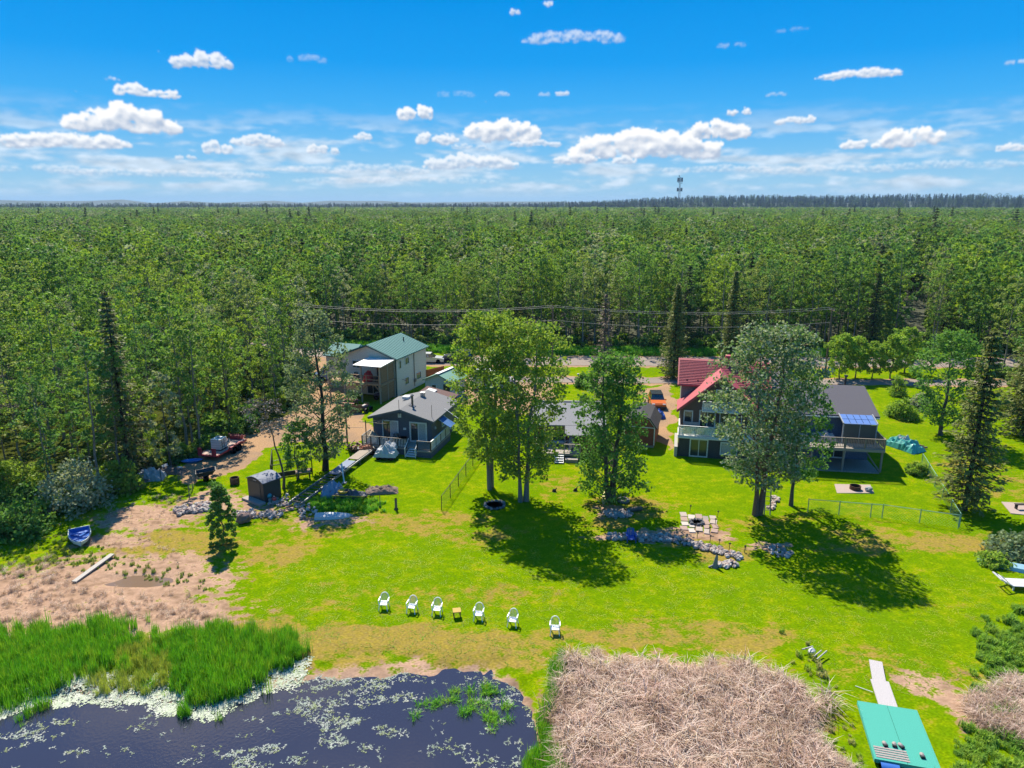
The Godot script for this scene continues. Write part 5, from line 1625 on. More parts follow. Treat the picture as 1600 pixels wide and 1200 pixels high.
	var work := thing("workbench", "wooden bench inside the wire pen clutter", "bench", Vector3(-18.78, 0.00, -59.87), 20)
	part("top", MB.new().box(Vector3(0, 0.72, 0), Vector3(1.3, 0.06, 0.75)), wood("trailer boards", Color(0.56, 0.40, 0.33)), work)
	for k in 4:
		part("leg", MB.new().box(Vector3(0.55 if k & 1 else -0.55, 0.345, 0.3 if k & 2 else -0.3), Vector3(0.08, 0.69, 0.08)), wood("brown wood", Color(0.22, 0.10, 0.04)), work)
	# --- tarped boats and clutter on the grass
	var tb1 := thing("tarp_mound", "tall mound under pale blue tarpaulin with rope on the grass", "tarp", Vector3(-15.24, 0.00, -56.24), 12)
	part("tarpaulin", drape(43, 2.0, 1.8, 1.25, 0.6), plain("pale blue tarp", Color(0.20, 0.29, 0.42), 0.5), tb1)
	part("rope", MB.new().rod(Vector3(-0.95, 0.3, 0.7), Vector3(0.9, 0.9, 0.4), 0.02), plain("scrap red", Color(0.25, 0.09, 0.06)), tb1)
	var tb2 := thing("pedal_boat", "dark pedal boat with yellow seat beside the blue tarpaulin mound", "boat", Vector3(-13.57, 0.00, -55.57), -4)
	part("hull", lump(92, Vector3(2.9, 0.7, 1.3), 0.2, 9), plain("hull dark", Color(0.05, 0.055, 0.07), 0.45), tb2)
	part("seat", MB.new().lathe(PackedVector2Array([Vector2(0.0, 0.62), Vector2(0.34, 0.6), Vector2(0.44, 0.72), Vector2(0.48, 0.7), Vector2(0.40, 0.52)]), 14, Vector3(-0.55, 0, 0.1)), plain("yellow plastic", Color(0.56, 0.36, 0.02), 0.4), tb2)
	part("cover", drape(44, 1.6, 1.2, 0.85), plain("black cover", Color(0.035, 0.035, 0.045), 0.5), tb2)
	part("bow_trim", MB.new().beam(Vector3(-1.4, 0.42, 0.66), Vector3(1.4, 0.42, 0.66), 0.04, 0.1), plain("yellow plastic", Color(0.56, 0.36, 0.02), 0.4), tb2)
	var bp := thing("brush_pile", "low heap of brown brush and earth on the lawn", "brush pile", Vector3(-11.23, 0.00, -56.94), 8)
	part("earth", drape(45, 2.8, 1.5, 0.5), plain("brush brown", Color(0.25, 0.17, 0.13), 0.95), bp)
	rng.seed = 72
	for k in 22:
		var p := Vector3(rv(-1.1, 1.1), 0.25, rv(-0.5, 0.5))
		part("stick", MB.new().rod(p, p + Vector3(rv(-0.6, 0.6), rv(0.05, 0.35), rv(-0.5, 0.5)), 0.018, 4), wood("grey post", Color(0.19, 0.16, 0.13)), bp)
	for q in [[Vector3(-10.76, 0.00, -53.74), "thin metal post with cross wire near the overturned boat", 1.0, 0.03], [Vector3(-9.38, 0.00, -53.24), "short thick wooden post standing alone on the lawn", 0.95, 0.1]]:
		var ps := thing("post", q[1], "post", q[0])
		part("shaft", MB.new().rod(Vector3.DOWN * 0.1, Vector3.UP * q[2], q[3], 8), wood("grey post", Color(0.19, 0.16, 0.13)), ps)
		part("foot", MB.new().rod(Vector3.ZERO, Vector3.UP * 0.08, q[3] * 1.8, 8), wood("grey post", Color(0.19, 0.16, 0.13)), ps)
	# --- covered quad bikes by the cottage stairs
	for q in [[Vector3(-12.20, 0.00, -65.17), "quad bike under pale grey cover beside the cottage stairs", -8.0, Color(0.50, 0.52, 0.54), 46], [Vector3(-14.44, 0.00, -66.45), "low orange and black machine beside the covered quad bike", 12.0, Color(0.42, 0.13, 0.05), 47]]:
		var big: bool = q[4] == 46
		var at := thing("quad_bike", q[1], "quad bike", q[0], q[2])
		part("body", MB.new().box(Vector3(0, 0.52, 0), Vector3(1.6, 0.3, 0.7)), black, at)
		for k in 4:
			wheel(at, Vector3(0.62 if k & 1 else -0.62, 0.28, 0.5 if k & 2 else -0.5), 0.28, 0.24, false)
		var cv := part("cover", drape(q[4], 2.2 if big else 1.5, 1.5 if big else 1.0, 1.05 if big else 0.55, 0.4), plain("cover %d" % q[4], q[3], 0.6), at)
		cv.position.y = 0.30 if big else 0.42
		if big:
			var cv2 := part("cover", drape(48, 1.3, 1.3, 0.8, 0.4), plain("cover %d" % q[4], q[3], 0.6), at)
			cv2.position = Vector3(0.2, 0.75, -0.5)
	var wd := thing("lumber_stack", "jumble of brown boards leaning by the thin utility post", "lumber", Vector3(-15.66, 0.00, -67.39), 30)
	rng.seed = 73
	for k in 10:
		part("board", MB.new().box(Vector3(rv(-0.5, 0.5), 0.3 + 0.06 * k, rv(-0.3, 0.3)), Vector3(rv(1.2, 1.9), 0.06, 0.16), Basis(Vector3(rv(-0.2, 0.2), 1, rv(-0.2, 0.2)).normalized(), rv(0, 3.0))), wood("brown board", Color(0.27, 0.16, 0.09)), wd)
	part("crate", MB.new().box(Vector3(0, 0.15, 0), Vector3(1.1, 0.3, 0.8)), wood("brown wood", Color(0.22, 0.10, 0.04)), wd)
	# --- wire fence between the lots
	fence("dark chain-link fence running between the slate cottage and birches", [Vector3(-5.69, 0.00, -53.12), Vector3(-3.19, 0.00, -65.53)], 1.2, 2.6, black, plain("fence wire dark", Color(0.06, 0.06, 0.06), 0.5, 0.4))
	var green_post := plain("green fence", Color(0.16, 0.36, 0.28), 0.5)
	var green_wire := plain("green wire", Color(0.11, 0.26, 0.19), 0.5)
	fence("pale green chain-link fence with gate below the blue house", [Vector3(23.74, 0.00, -52.75), Vector3(28.30, 0.00, -51.79), Vector3(29.16, 0.00, -51.67), Vector3(33.98, 0.00, -49.74)], 1.1, 2.6, green_post, green_wire)
	fence("green chain-link side fence beside the tall corner spruce", [Vector3(38.85, 0.00, -63.43), Vector3(34.21, 0.00, -49.96)], 1.1, 2.6, green_post, green_wire)

func ring_of_stones(o: Node3D, r: float, n: int, s: float) -> void:
	var spots := []
	for k in n:
		var a := TAU * k / n
		spots.append([Vector3(cos(a) * r, -s * 0.1, sin(a) * r), s * rv(0.8, 1.2)])
	stones(o, spots, stone_mats())

func adirondack(label: String, at: Vector3, turn: float, m: Material, group := "") -> Node3D:
	var o := thing("deck_chair", label, "chair", at, turn, group)
	part("seat", MB.new().box(Vector3(0, 0.34, 0.05), Vector3(0.5, 0.04, 0.52), Basis(Vector3.RIGHT, 0.2)), m, o)
	for k in 5:
		part("back_slat", MB.new().beam(Vector3(-0.2 + k * 0.1, 0.28, -0.2), Vector3((-0.2 + k * 0.1) * 1.15, 0.95 - absf(k - 2) * 0.05, -0.42), 0.085, 0.025), m, o)
	for s in [-1.0, 1.0]:
		part("armrest", MB.new().box(Vector3(s * 0.33, 0.56, 0.0), Vector3(0.12, 0.03, 0.66)), m, o)
		part("leg", MB.new().box(Vector3(s * 0.31, 0.275, 0.26), Vector3(0.05, 0.55, 0.08)), m, o)
		part("leg", MB.new().beam(Vector3(s * 0.31, 0.0, -0.36), Vector3(s * 0.31, 0.54, -0.2), 0.05, 0.08), m, o)
	return o

func build_more() -> void:
	var white := white_paint()
	var black := paint("black metal", Color(0.018, 0.018, 0.02), 0.5)
	var charred := plain("charred", Color(0.025, 0.022, 0.022), 0.95)
	rng.seed = 90
	# --- fire pits and stones on the lawns
	var fp := thing("fire_pit", "round fire pit of dark stones under the twin-trunked birch", "fire pit", Vector3(-1.42, 0.00, -54.00))
	part("ash_bed", MB.new().rod(Vector3.ZERO, Vector3.UP * 0.05, 0.72, 18), charred, fp)
	var spots := []
	for k in 20:
		var a := TAU * k / 20
		spots.append([Vector3(cos(a) * 0.8, 0.0, sin(a) * 0.8), rv(0.22, 0.36)])
	stones(fp, spots, [mat("stone dark", Color(0.10, 0.10, 0.11), 0.9), mat("stone grey", Color(0.30, 0.28, 0.27))])
	for q in [[Vector3(3.63, 0.00, -56.94), "small dark lawn ornament nearer the birch trunks", -20.0], [Vector3(5.46, 0.00, -57.08), "small dark lawn ornament nearer the pale kayak", 30.0]]:
		var or_ := thing("lawn_ornament", q[1], "ornament", q[0], q[2])
		part("body", lump(95, Vector3(0.34, 0.28, 0.22), 0.15, 6), charred, or_)
		part("head", MB.new().tube(PackedVector3Array([Vector3(0.12, 0.16, 0), Vector3(0.2, 0.36, 0), Vector3(0.28, 0.36, 0)]), PackedFloat32Array([0.06, 0.04, 0.02]), 6), charred, or_)
		part("base", MB.new().rod(Vector3.ZERO, Vector3.UP * 0.03, 0.2, 10), plain("scrap pale", Color(0.45, 0.44, 0.42)), or_)
	var k0: Vector3 = Vector3(7.45, 0.00, -54.00)
	var k1: Vector3 = Vector3(8.52, 0.00, -57.64)
	var ky := boat("kayak", "pale yellow kayak lying propped beside the broadleaf tree trunk", (k0 + k1) / 2 + Vector3.UP * 0.1, rad_to_deg(atan2(k0.x - k1.x, k0.z - k1.z)), 3.4, 0.75, 0.34, plain("kayak yellow", Color(0.62, 0.54, 0.26), 0.4), plain("kayak yellow", Color(0.62, 0.54, 0.26), 0.4), 0.3, true)
	ky.position.y = 0.36
	heap("rock garden under the dense broadleaf tree", Vector3(7.51, 0.00, -52.03), Vector3(9.45, 0.00, -52.39), 0.75, 60, 0.2, 0.42, 84)
	heap("long rock edging in the shade around the blue chair", Vector3(7.12, 0.00, -48.24), Vector3(12.29, 0.00, -48.03), 0.7, 110, 0.22, 0.5, 85)
	heap("pale rock edging trailing out into the sunny lawn", Vector3(12.03, 0.00, -47.93), Vector3(16.09, 0.00, -45.10), 0.6, 110, 0.2, 0.45, 86)
	heap("mossy stones around the grey stump on the lawn", Vector3(14.09, 0.00, -44.02), Vector3(15.37, 0.00, -44.19), 0.45, 26, 0.25, 0.5, 87)
	heap("loose stones in the shadow of the silvery poplar", Vector3(18.68, 0.00, -46.72), Vector3(19.38, 0.00, -45.29), 0.8, 40, 0.15, 0.36, 88)
	var st := thing("tree_stump", "upright grey stump beside the mossy stones", "stump", Vector3(13.82, 0.00, -43.84))
	part("trunk", MB.new().tube(PackedVector3Array([Vector3(0, -0.05, 0), Vector3(0.03, 0.3, 0), Vector3(0.1, 0.95, 0)]), PackedFloat32Array([0.24, 0.16, 0.07]), 8), wood("stump grey", Color(0.30, 0.29, 0.28)), st)
	part("root", MB.new().rod(Vector3(-0.45, 0.03, 0.1), Vector3(0, 0.2, 0), 0.07, 5), wood("stump grey", Color(0.30, 0.29, 0.28)), st)
	adirondack("bright blue plastic chair among the shaded rocks", Vector3(8.72, 0.00, -47.62), 0, plain("chair blue", Color(0.015, 0.08, 0.42), 0.4))
	var ty := thing("old_tyre", "old tyre ring planter beside the broadleaf tree", "tyre", Vector3(9.25, 0.00, -54.77))
	part("tread", MB.new().lathe(PackedVector2Array([Vector2(0.28, 0.0), Vector2(0.48, 0.03), Vector2(0.52, 0.14), Vector2(0.48, 0.26), Vector2(0.30, 0.27), Vector2(0.33, 0.14), Vector2(0.28, 0.0)]), 18), plain("stone rubber", Color(0.20, 0.20, 0.20), 0.9), ty)
	var lg := thing("log", "cut log lying next to the rock garden", "log", Vector3(9.78, 0.00, -52.87), 15)
	part("bark", MB.new().rod(Vector3(-0.7, 0.18, 0), Vector3(0.7, 0.18, 0), 0.18, 10), wood("log bark", Color(0.20, 0.15, 0.11)), lg)
	part("cut_end", MB.new().rod(Vector3(-0.71, 0.18, 0), Vector3(-0.70, 0.18, 0), 0.165, 10), wood("cut wood", Color(0.50, 0.40, 0.28)), lg)
	# flagstone patio with its own fire bowl
	var fl := thing("flagstone_patio", "square flagstone patio with dark fire pit on the middle lawn", "patio", Vector3(14.51, 0.00, -50.63), -12)
	var fm := stone_mats()
	for i in 5:
		for j in 4:
			var p := part("flagstone", MB.new().box(Vector3(-1.15 + i * 0.56 + rv(-0.06, 0.06), 0.03, -1.3 + j * 0.82 + (i % 2) * 0.25 + rv(-0.08, 0.08)), Vector3(rv(0.42, 0.54), 0.06, rv(0.6, 0.8)), Basis(Vector3.UP, rv(-0.2, 0.2))), fm[rng.randi() % 4], fl)
			p.position.y = rv(0.0, 0.02)
	var bowl := thing("fire_pit", "dark charred stone ring on the flagstone patio", "fire pit", Vector3(14.27, 0.00, -50.63) + Vector3.UP * 0.06)
	part("ash_bed", MB.new().rod(Vector3.ZERO, Vector3.UP * 0.05, 0.42, 14), charred, bowl)
	spots = []
	for k in 12:
		spots.append([Vector3(cos(TAU * k / 12) * 0.48, 0, sin(TAU * k / 12) * 0.48), rv(0.2, 0.32)])
	stones(bowl, spots, [mat("stone dark", Color(0.10, 0.10, 0.11), 0.9)])
	var lamps := [[Vector3(14.28, 0.00, -52.75), "dark garden stake at the far corner of the flagstone patio"], [Vector3(16.19, 0.00, -51.67), "dark garden stake at the sunny far corner of the patio"], [Vector3(15.61, 0.00, -50.29), "dark garden stake at the sunny side of the patio"], [Vector3(13.81, 0.00, -49.41), "dark garden stake at the near edge of the patio"], [Vector3(14.78, 0.00, -48.87), "dark garden stake at the near corner of the patio"],
		[Vector3(13.69, 0.00, -48.14), "garden stake along the rock edging, first from the blue chair"], [Vector3(14.44, 0.00, -47.42), "garden stake along the rock edging, second from the blue chair"], [Vector3(14.92, 0.00, -46.82), "garden stake along the rock edging, third from the blue chair"], [Vector3(15.49, 0.00, -46.24), "garden stake along the rock edging, fourth from the blue chair"], [Vector3(16.47, 0.00, -45.85), "garden stake along the rock edging, last from the blue chair"]]
	for q in lamps:
		var la := thing("garden_stake", q[1], "garden stake", q[0], 0, "thin dark stakes round the patio and rocks")
		part("stake", MB.new().rod(Vector3.DOWN * 0.05, Vector3(0.04, 0.5, 0), 0.022, 5), charred, la)
		part("cap", MB.new().lathe(PackedVector2Array([Vector2(0.0, 0.62), Vector2(0.08, 0.56), Vector2(0.08, 0.5), Vector2(0.0, 0.48)]), 8, Vector3(0.04, 0, 0)), charred, la)
	# gravel pad below the blue house
	var pad := MB.new()
	var q0: Vector3 = Vector3(28.43, 0.00, -58.52)
	var q1: Vector3 = Vector3(31.52, 0.00, -58.37)
	var q2: Vector3 = Vector3(30.95, 0.00, -56.52)
	var q3: Vector3 = Vector3(27.77, 0.00, -56.52)
	pad.quadbox(q0 + Vector3.UP * 0.045, q1 + Vector3.UP * 0.045, q2 + Vector3.UP * 0.045, q3 + Vector3.UP * 0.045, 0.12)
	structure("gravel_pad", pad, mat("pad gravel", Color(0.44, 0.34, 0.30), 0.95, gray_noise("gravel", 0.09, 0.72, 1.0, 4), Vector3.ONE * 0.8))
	var fr := thing("fire_ring", "rusty steel fire ring on the gravel pad below the blue house", "fire ring", Vector3(29.70, 0.00, -57.36) + Vector3.UP * 0.04)
	part("steel_ring", MB.new().lathe(PackedVector2Array([Vector2(0.46, 0.0), Vector2(0.46, 0.34), Vector2(0.42, 0.34), Vector2(0.42, 0.02), Vector2(0.0, 0.02)]), 20), plain("rust", Color(0.12, 0.05, 0.03), 0.9), fr)
	part("ash_bed", MB.new().rod(Vector3(0, 0.03, 0), Vector3(0, 0.12, 0), 0.40, 14), charred, fr)
	var ro := thing("boulder", "grey rock at the end of the gravel pad", "boulder", Vector3(30.66, 0.00, -56.94))
	part("rock", lump(96, Vector3(0.6, 0.5, 0.5), 0.5, 7), plain("boulder grey", Color(0.38, 0.38, 0.39), 0.9), ro)
	# woodpile with teal tarp
	var wp := thing("tarp_heap", "teal and white tarpaulin over a woodpile beside the blue house", "tarp", Vector3(39.75, 0.00, -68.16), 25)
	part("tarpaulin", drape(51, 2.0, 3.4, 1.2, 0.4), plain("teal tarp", Color(0.07, 0.42, 0.38), 0.5), wp)
	part("tarpaulin", drape(52, 1.0, 2.6, 1.35, 0.5), plain("white tarp", Color(0.55, 0.62, 0.62), 0.5), wp)
	for k in 7:
		part("log", MB.new().rod(Vector3(1.1 + 0.12 * (k % 3), 0.12 + 0.12 * (k % 2), -1.2 + k * 0.35), Vector3(1.9, 0.15, -1.0 + k * 0.35), 0.09, 7), wood("log bark", Color(0.20, 0.15, 0.11)), wp)
	# far right lawn
	var sl := MB.new()
	sl.quadbox(Vector3(40.57, 0.05, -54.66), Vector3(44.17, 0.05, -54.14), Vector3(42.37, 0.05, -51.68), Vector3(39.83, 0.05, -52.40), 0.12)
	structure("gravel_pad", sl, mat("pad gravel", Color(0.44, 0.34, 0.30), 0.95))
	var bn := thing("bench", "low dark bench on the pale pad at the lawn's edge", "bench", Vector3(41.24, 0.00, -53.24) + Vector3.UP * 0.05, 0)
	part("seat", MB.new().box(Vector3(0, 0.4, 0), Vector3(1.1, 0.06, 0.3)), charred, bn)
	for s in [-0.45, 0.45]:
		part("leg", MB.new().box(Vector3(s, 0.19, 0), Vector3(0.08, 0.38, 0.26)), charred, bn)
	var cn := boat("canoe", "light blue overturned canoe at the edge of the shrubs", Vector3(34.29, 0.00, -43.49), 62, 4.8, 0.95, 0.42, plain("canoe blue", Color(0.36, 0.60, 0.70), 0.35), plain("canoe blue", Color(0.36, 0.60, 0.70), 0.35), 0.25, true)
	cn.position.y = 0.45
	cn.rotation_degrees.y = 62 + 180
	var lo := thing("lounger", "white slatted wooden deck lounger beside the blue canoe", "lounger", Vector3(32.61, 0.00, -41.18), -6)
	for k in 5:
		part("slat", MB.new().box(Vector3(0.4, 0.34, -0.42 + k * 0.21), Vector3(2.0, 0.04, 0.18)), plain("lounger white", Color(0.62, 0.61, 0.65), 0.6), lo)
	part("back_frame", MB.new().beam(Vector3(-0.6, 0.36, -0.5), Vector3(-1.35, 0.75, -0.5), 0.08, 0.06).beam(Vector3(-0.6, 0.36, 0.5), Vector3(-1.35, 0.75, 0.5), 0.08, 0.06).beam(Vector3(-1.35, 0.75, -0.5), Vector3(-1.35, 0.75, 0.5), 0.08, 0.06).beam(Vector3(-1.0, 0.57, -0.5), Vector3(-1.0, 0.57, 0.5), 0.08, 0.06), plain("lounger white", Color(0.62, 0.61, 0.65), 0.6), lo)
	for k in 4:
		part("leg", MB.new().box(Vector3(1.25 if k & 1 else -0.5, 0.16, 0.42 if k & 2 else -0.42), Vector3(0.08, 0.32, 0.08)), plain("lounger white", Color(0.62, 0.61, 0.65), 0.6), lo)
	var dw := thing("driftwood", "white driftwood and scraps in the weeds by the dead cattails", "driftwood", Vector3(16.46, 0.00, -34.19), 30)
	for k in 5:
		part("branch", MB.new().rod(Vector3(rv(-0.5, 0.5), 0.25, rv(-0.7, 0.7)), Vector3(rv(-0.6, 0.6), 0.3, rv(-0.8, 0.8)), 0.04, 5), plain("scrap pale", Color(0.45, 0.44, 0.42)), dw)
	part("scrap", lump(97, Vector3(0.5, 0.4, 0.35), 0.3, 6), plain("lounger white", Color(0.62, 0.61, 0.65), 0.6), dw)
	# --- furniture on decks
	var cab := Transform3D(Basis(Vector3.UP, deg_to_rad(-4)), Vector3(5.6, 0, -67.7))
	var pale := plain("chair lilac", Color(0.50, 0.46, 0.50), 0.5)
	adirondack("pale deck chair on the red-brown cabin's deck, nearer the birches", cab * Vector3(-2.3, 0.66, 1.1), 40, pale)
	adirondack("pale deck chair on the red-brown cabin's deck, nearer the broadleaf tree", cab * Vector3(0.15, 0.66, 1.1), -40, pale)
	adirondack("pale deck chair facing the stairs at the front of the cabin's deck", cab * Vector3(0.5, 0.66, 2.0), 160, pale)
	var dt := thing("patio_table", "low pale table between the cabin's deck chairs", "table", cab * Vector3(-1.0, 0.66, 1.1))
	part("top", MB.new().box(Vector3(0, 0.5, 0), Vector3(1.2, 0.05, 0.7)), pale, dt)
	for k in 4:
		part("leg", MB.new().box(Vector3(0.5 if k & 1 else -0.5, 0.235, 0.28 if k & 2 else -0.28), Vector3(0.06, 0.47, 0.06)), pale, dt)
	var lake := Transform3D(Basis(Vector3.UP, deg_to_rad(-13)), Vector3(20.0, 0, -65.0))
	for q in [[-3.05, "round wicker seat on the red-roofed house's balcony, outermost"], [-1.75, "round wicker seat on the red-roofed house's balcony, next to the first"]]:
		var wk := thing("wicker_seat", q[1], "seat", lake * Vector3(q[0], 2.14, -0.85))
		part("basket", lump(98, Vector3(0.95, 0.7, 0.85), 0.08, 8), wood("wicker", Color(0.34, 0.22, 0.15)), wk)
		part("cushion", MB.new().rod(Vector3(0, 0.58, 0), Vector3(0, 0.66, 0), 0.32, 12), plain("cushion", Color(0.42, 0.34, 0.30), 0.8), wk)
	var ls := thing("balcony_lounge", "pale lounge seat beneath the balcony window", "lounge", lake * Vector3(-2.7, 2.14, -1.95), -13)
	part("seat", MB.new().box(Vector3(0, 0.3, 0), Vector3(1.5, 0.2, 0.6)), plain("cushion pale", Color(0.48, 0.44, 0.42), 0.8), ls)
	part("backrest", MB.new().box(Vector3(0, 0.55, -0.26), Vector3(1.5, 0.4, 0.12)), plain("cushion pale", Color(0.48, 0.44, 0.42), 0.8), ls)
	part("base", MB.new().box(Vector3(0, 0.1, 0), Vector3(1.4, 0.2, 0.5)), charred, ls)
	var bung := Transform3D(Basis(Vector3.UP, deg_to_rad(-9)), Vector3(30.6, 0, -65.0))
	var cvd := thing("covered_table", "beige cloth-covered furniture on the blue house's deck", "covered furniture", bung * Vector3(-1.0, 2.33, 1.3), -9)
	part("cover", drape(53, 2.3, 1.5, 0.8, 0.3), plain("beige cover", Color(0.50, 0.42, 0.38), 0.8), cvd)
	var cot := Transform3D(Basis(Vector3.UP, deg_to_rad(-14)), Vector3(-11.1, 0, -68.4))
	var tbl := thing("round_table", "small dark round table in front of the cottage's patio door", "table", cot * Vector3(0.5, 0.68, 1.0))
	part("top", MB.new().rod(Vector3(0, 0.68, 0), Vector3(0, 0.72, 0), 0.45, 14), plain("table grey", Color(0.16, 0.18, 0.20), 0.4), tbl)
	part("stem", MB.new().rod(Vector3(0, 0.02, 0), Vector3(0, 0.68, 0), 0.05), black, tbl)
	part("foot", MB.new().rod(Vector3.ZERO, Vector3(0, 0.03, 0), 0.28, 12), black, tbl)
	adirondack("dark chair beside the round table on the slate cottage's deck", cot * Vector3(-0.3, 0.68, 0.7), 20, charred)
	var dog := thing("dog_house", "small white A-frame dog house on the slate cottage's deck", "dog house", cot * Vector3(-2.9, 0.68, 0.9), 10)
	part("wall", gable_walls(-0.45, 0.45, -0.5, 0.4, 0, 0.45, 0.95), white, dog)
	part("roof", gable_roof(-0.45, 0.45, -0.5, 0.4, 0.45, 0.95, 0.14, false, 0.06), wood("pale timber", Color(0.55, 0.45, 0.33)), dog)
	var ch := Transform3D(Basis(Vector3.UP, deg_to_rad(-19.5)), Vector3(-18.4, 0, -89.0))
	var gl := thing("barbecue", "red covered barbecue on the cream house's upper porch", "barbecue", ch * Vector3(1.4, 2.52, 2.6), -19)
	part("cover", drape(54, 1.1, 0.9, 1.35, 0.22), plain("red cover", Color(0.45, 0.02, 0.03), 0.5), gl)
	part("shelf", MB.new().box(Vector3(0, 0.35, 0), Vector3(0.9, 0.5, 0.6)), charred, gl)
	for q in [[2.6, 2.2, "dark patio armchair on the cream house's upper porch"], [-0.6, 2.4, "dark patio armchair at the open side of the cream house's porch"]]:
		adirondack(q[2], ch * Vector3(q[0], 2.52, q[1]), -10, charred)
	var pt := thing("picnic_table", "reddish picnic table in front of the cream house's porch", "table", ch * Vector3(0.3, 0, 5.2), -15)
	part("top", MB.new().box(Vector3(0, 0.74, 0), Vector3(1.8, 0.05, 0.8)), wood("picnic red", Color(0.42, 0.19, 0.13)), pt)
	for s in [-1.0, 1.0]:
		part("bench", MB.new().box(Vector3(0, 0.45, s * 0.75), Vector3(1.8, 0.05, 0.28)), wood("picnic red", Color(0.42, 0.19, 0.13)), pt)
		part("trestle", MB.new().beam(Vector3(s * 0.7, 0.0, 0.65), Vector3(s * 0.7, 0.72, 0.15), 0.08, 0.08).beam(Vector3(s * 0.7, 0.0, -0.65), Vector3(s * 0.7, 0.72, -0.15), 0.08, 0.08).beam(Vector3(s * 0.7, 0.42, -0.75), Vector3(s * 0.7, 0.42, 0.75), 0.08, 0.08), wood("picnic red", Color(0.42, 0.19, 0.13)), pt)
	for q in [[ch * Vector3(2.3, 0, 1.4), "dark motorcycle stored under the cream house's porch", 15.0], [Vector3(-17.45, 0.00, -81.19), "dark quad bike parked before the cream house's porch", 70.0]]:
		var qb := thing("quad_bike", q[1], "quad bike", q[0], q[2])
		part("body", lump(99, Vector3(1.5, 0.6, 0.6), 0.2, 7), plain("quad maroon", Color(0.10, 0.03, 0.04), 0.4), qb).position.y = 0.38
		part("handlebar", MB.new().rod(Vector3(0.45, 0.95, -0.35), Vector3(0.45, 0.95, 0.35), 0.03).rod(Vector3(0.5, 0.6, 0), Vector3(0.45, 0.95, 0), 0.03), charred, qb)
		part("seat", MB.new().box(Vector3(-0.25, 0.84, 0), Vector3(0.75, 0.12, 0.3)), plain("cushion pale", Color(0.48, 0.44, 0.42), 0.8), qb)
		for k in 4:
			wheel(qb, Vector3(0.55 if k & 1 else -0.55, 0.28, 0.42 if k & 2 else -0.42), 0.28, 0.22, false)
	var wf := thing("wooden_fence", "low brown board fence in front of the cream house's porch", "fence", Vector3(-20.49, 0.00, -79.86))
	var wa := Vector3.ZERO
	var wb: Vector3 = Vector3(-17.72, 0.00, -80.65) - wf.position
	for k in 24:
		part("board", MB.new().box(wa.lerp(wb, (k + 0.5) / 24.0) + Vector3.UP * 0.5, Vector3(wb.length() / 25.0, 1.0 + 0.03 * (k % 2), 0.03)), wood("fence brown", Color(0.33, 0.17, 0.075)), wf)
	part("rail", MB.new().beam(wa + Vector3(0, 0.8, -0.06), wb + Vector3(0, 0.8, -0.06), 0.05, 0.08), wood("fence brown", Color(0.33, 0.17, 0.075)), wf)
	var of := thing("wooden_fence", "orange cedar board fence beyond the light green shed", "fence", Vector3(-12.30, 0.00, -95.22))
	wb = Vector3(-9.65, 0.00, -98.20) - of.position
	for k in 22:
		part("board", MB.new().box(wb * ((k + 0.5) / 22.0) + Vector3.UP * 0.85, Vector3(wb.length() / 23.0, 1.7 + 0.03 * (k % 2), 0.03)), wood("cedar orange", Color(0.48, 0.17, 0.05)), of)
	part("rail", MB.new().beam(Vector3(0, 1.4, -0.06), wb + Vector3(0, 1.4, -0.06), 0.05, 0.08), wood("cedar orange", Color(0.48, 0.17, 0.05)), of)
	# --- vehicles
	var silver := plain("silver paint", Color(0.55, 0.57, 0.60), 0.3, 0.3)
	car("parked_car", "silver-white sedan parked on the road verge behind the cream house", "car", Vector3(-12.79, 0.00, -108.30), -4, silver, Vector3(4.6, 1.5, 1.8), false)
	car("parked_suv", "dark blue sport utility vehicle parked near the birches", "car", Vector3(-8.42, 0.00, -108.76), 174, plain("navy paint", Color(0.015, 0.022, 0.05), 0.25), Vector3(4.8, 1.85, 1.95), true)
	car("parked_car", "orange car with black roof on the dirt track behind the gambrel shed", "car", Vector3(17.71, 0.00, -83.67), -94, plain("orange paint", Color(0.62, 0.14, 0.01), 0.25), Vector3(4.0, 1.55, 1.75), true, plain("roof black", Color(0.02, 0.02, 0.022), 0.25))
	car("parked_truck", "blue pickup half hidden behind the open grey-green poplar", "truck", Vector3(-25.22, 0.00, -97.44), 20, plain("truck blue", Color(0.05, 0.12, 0.32), 0.3), Vector3(5.0, 1.8, 1.95), false)
	car("parked_camper", "white van parked behind the birch crowns", "van", Vector3(-2.58, 0.00, -92.40), 8, plain("van white", Color(0.66, 0.67, 0.68), 0.35), Vector3(5.6, 2.5, 2.1), true)
	var bt := thing("tarp_heap", "bright blue tarpaulin in front of the orange car", "tarp", Vector3(16.91, 0.00, -78.83), 0)
	part("tarpaulin", drape(55, 1.6, 1.5, 0.9, 0.35), plain("bright blue tarp", Color(0.02, 0.12, 0.55), 0.45), bt)
	# --- poles and wires along the road
	var pole_wood := wood("pole wood", Color(0.22, 0.15, 0.10))
	var p1 := Vector3(-33.5, 0, -106.0)
	var p2 := Vector3(6.0, 0, -103.5)
	var p3 := Vector3(46.0, 0, -101.5)
	var tops := []
	var said := ["hidden by the woods at the driveway end", "standing behind the birch crowns", "behind the roadside trees"]
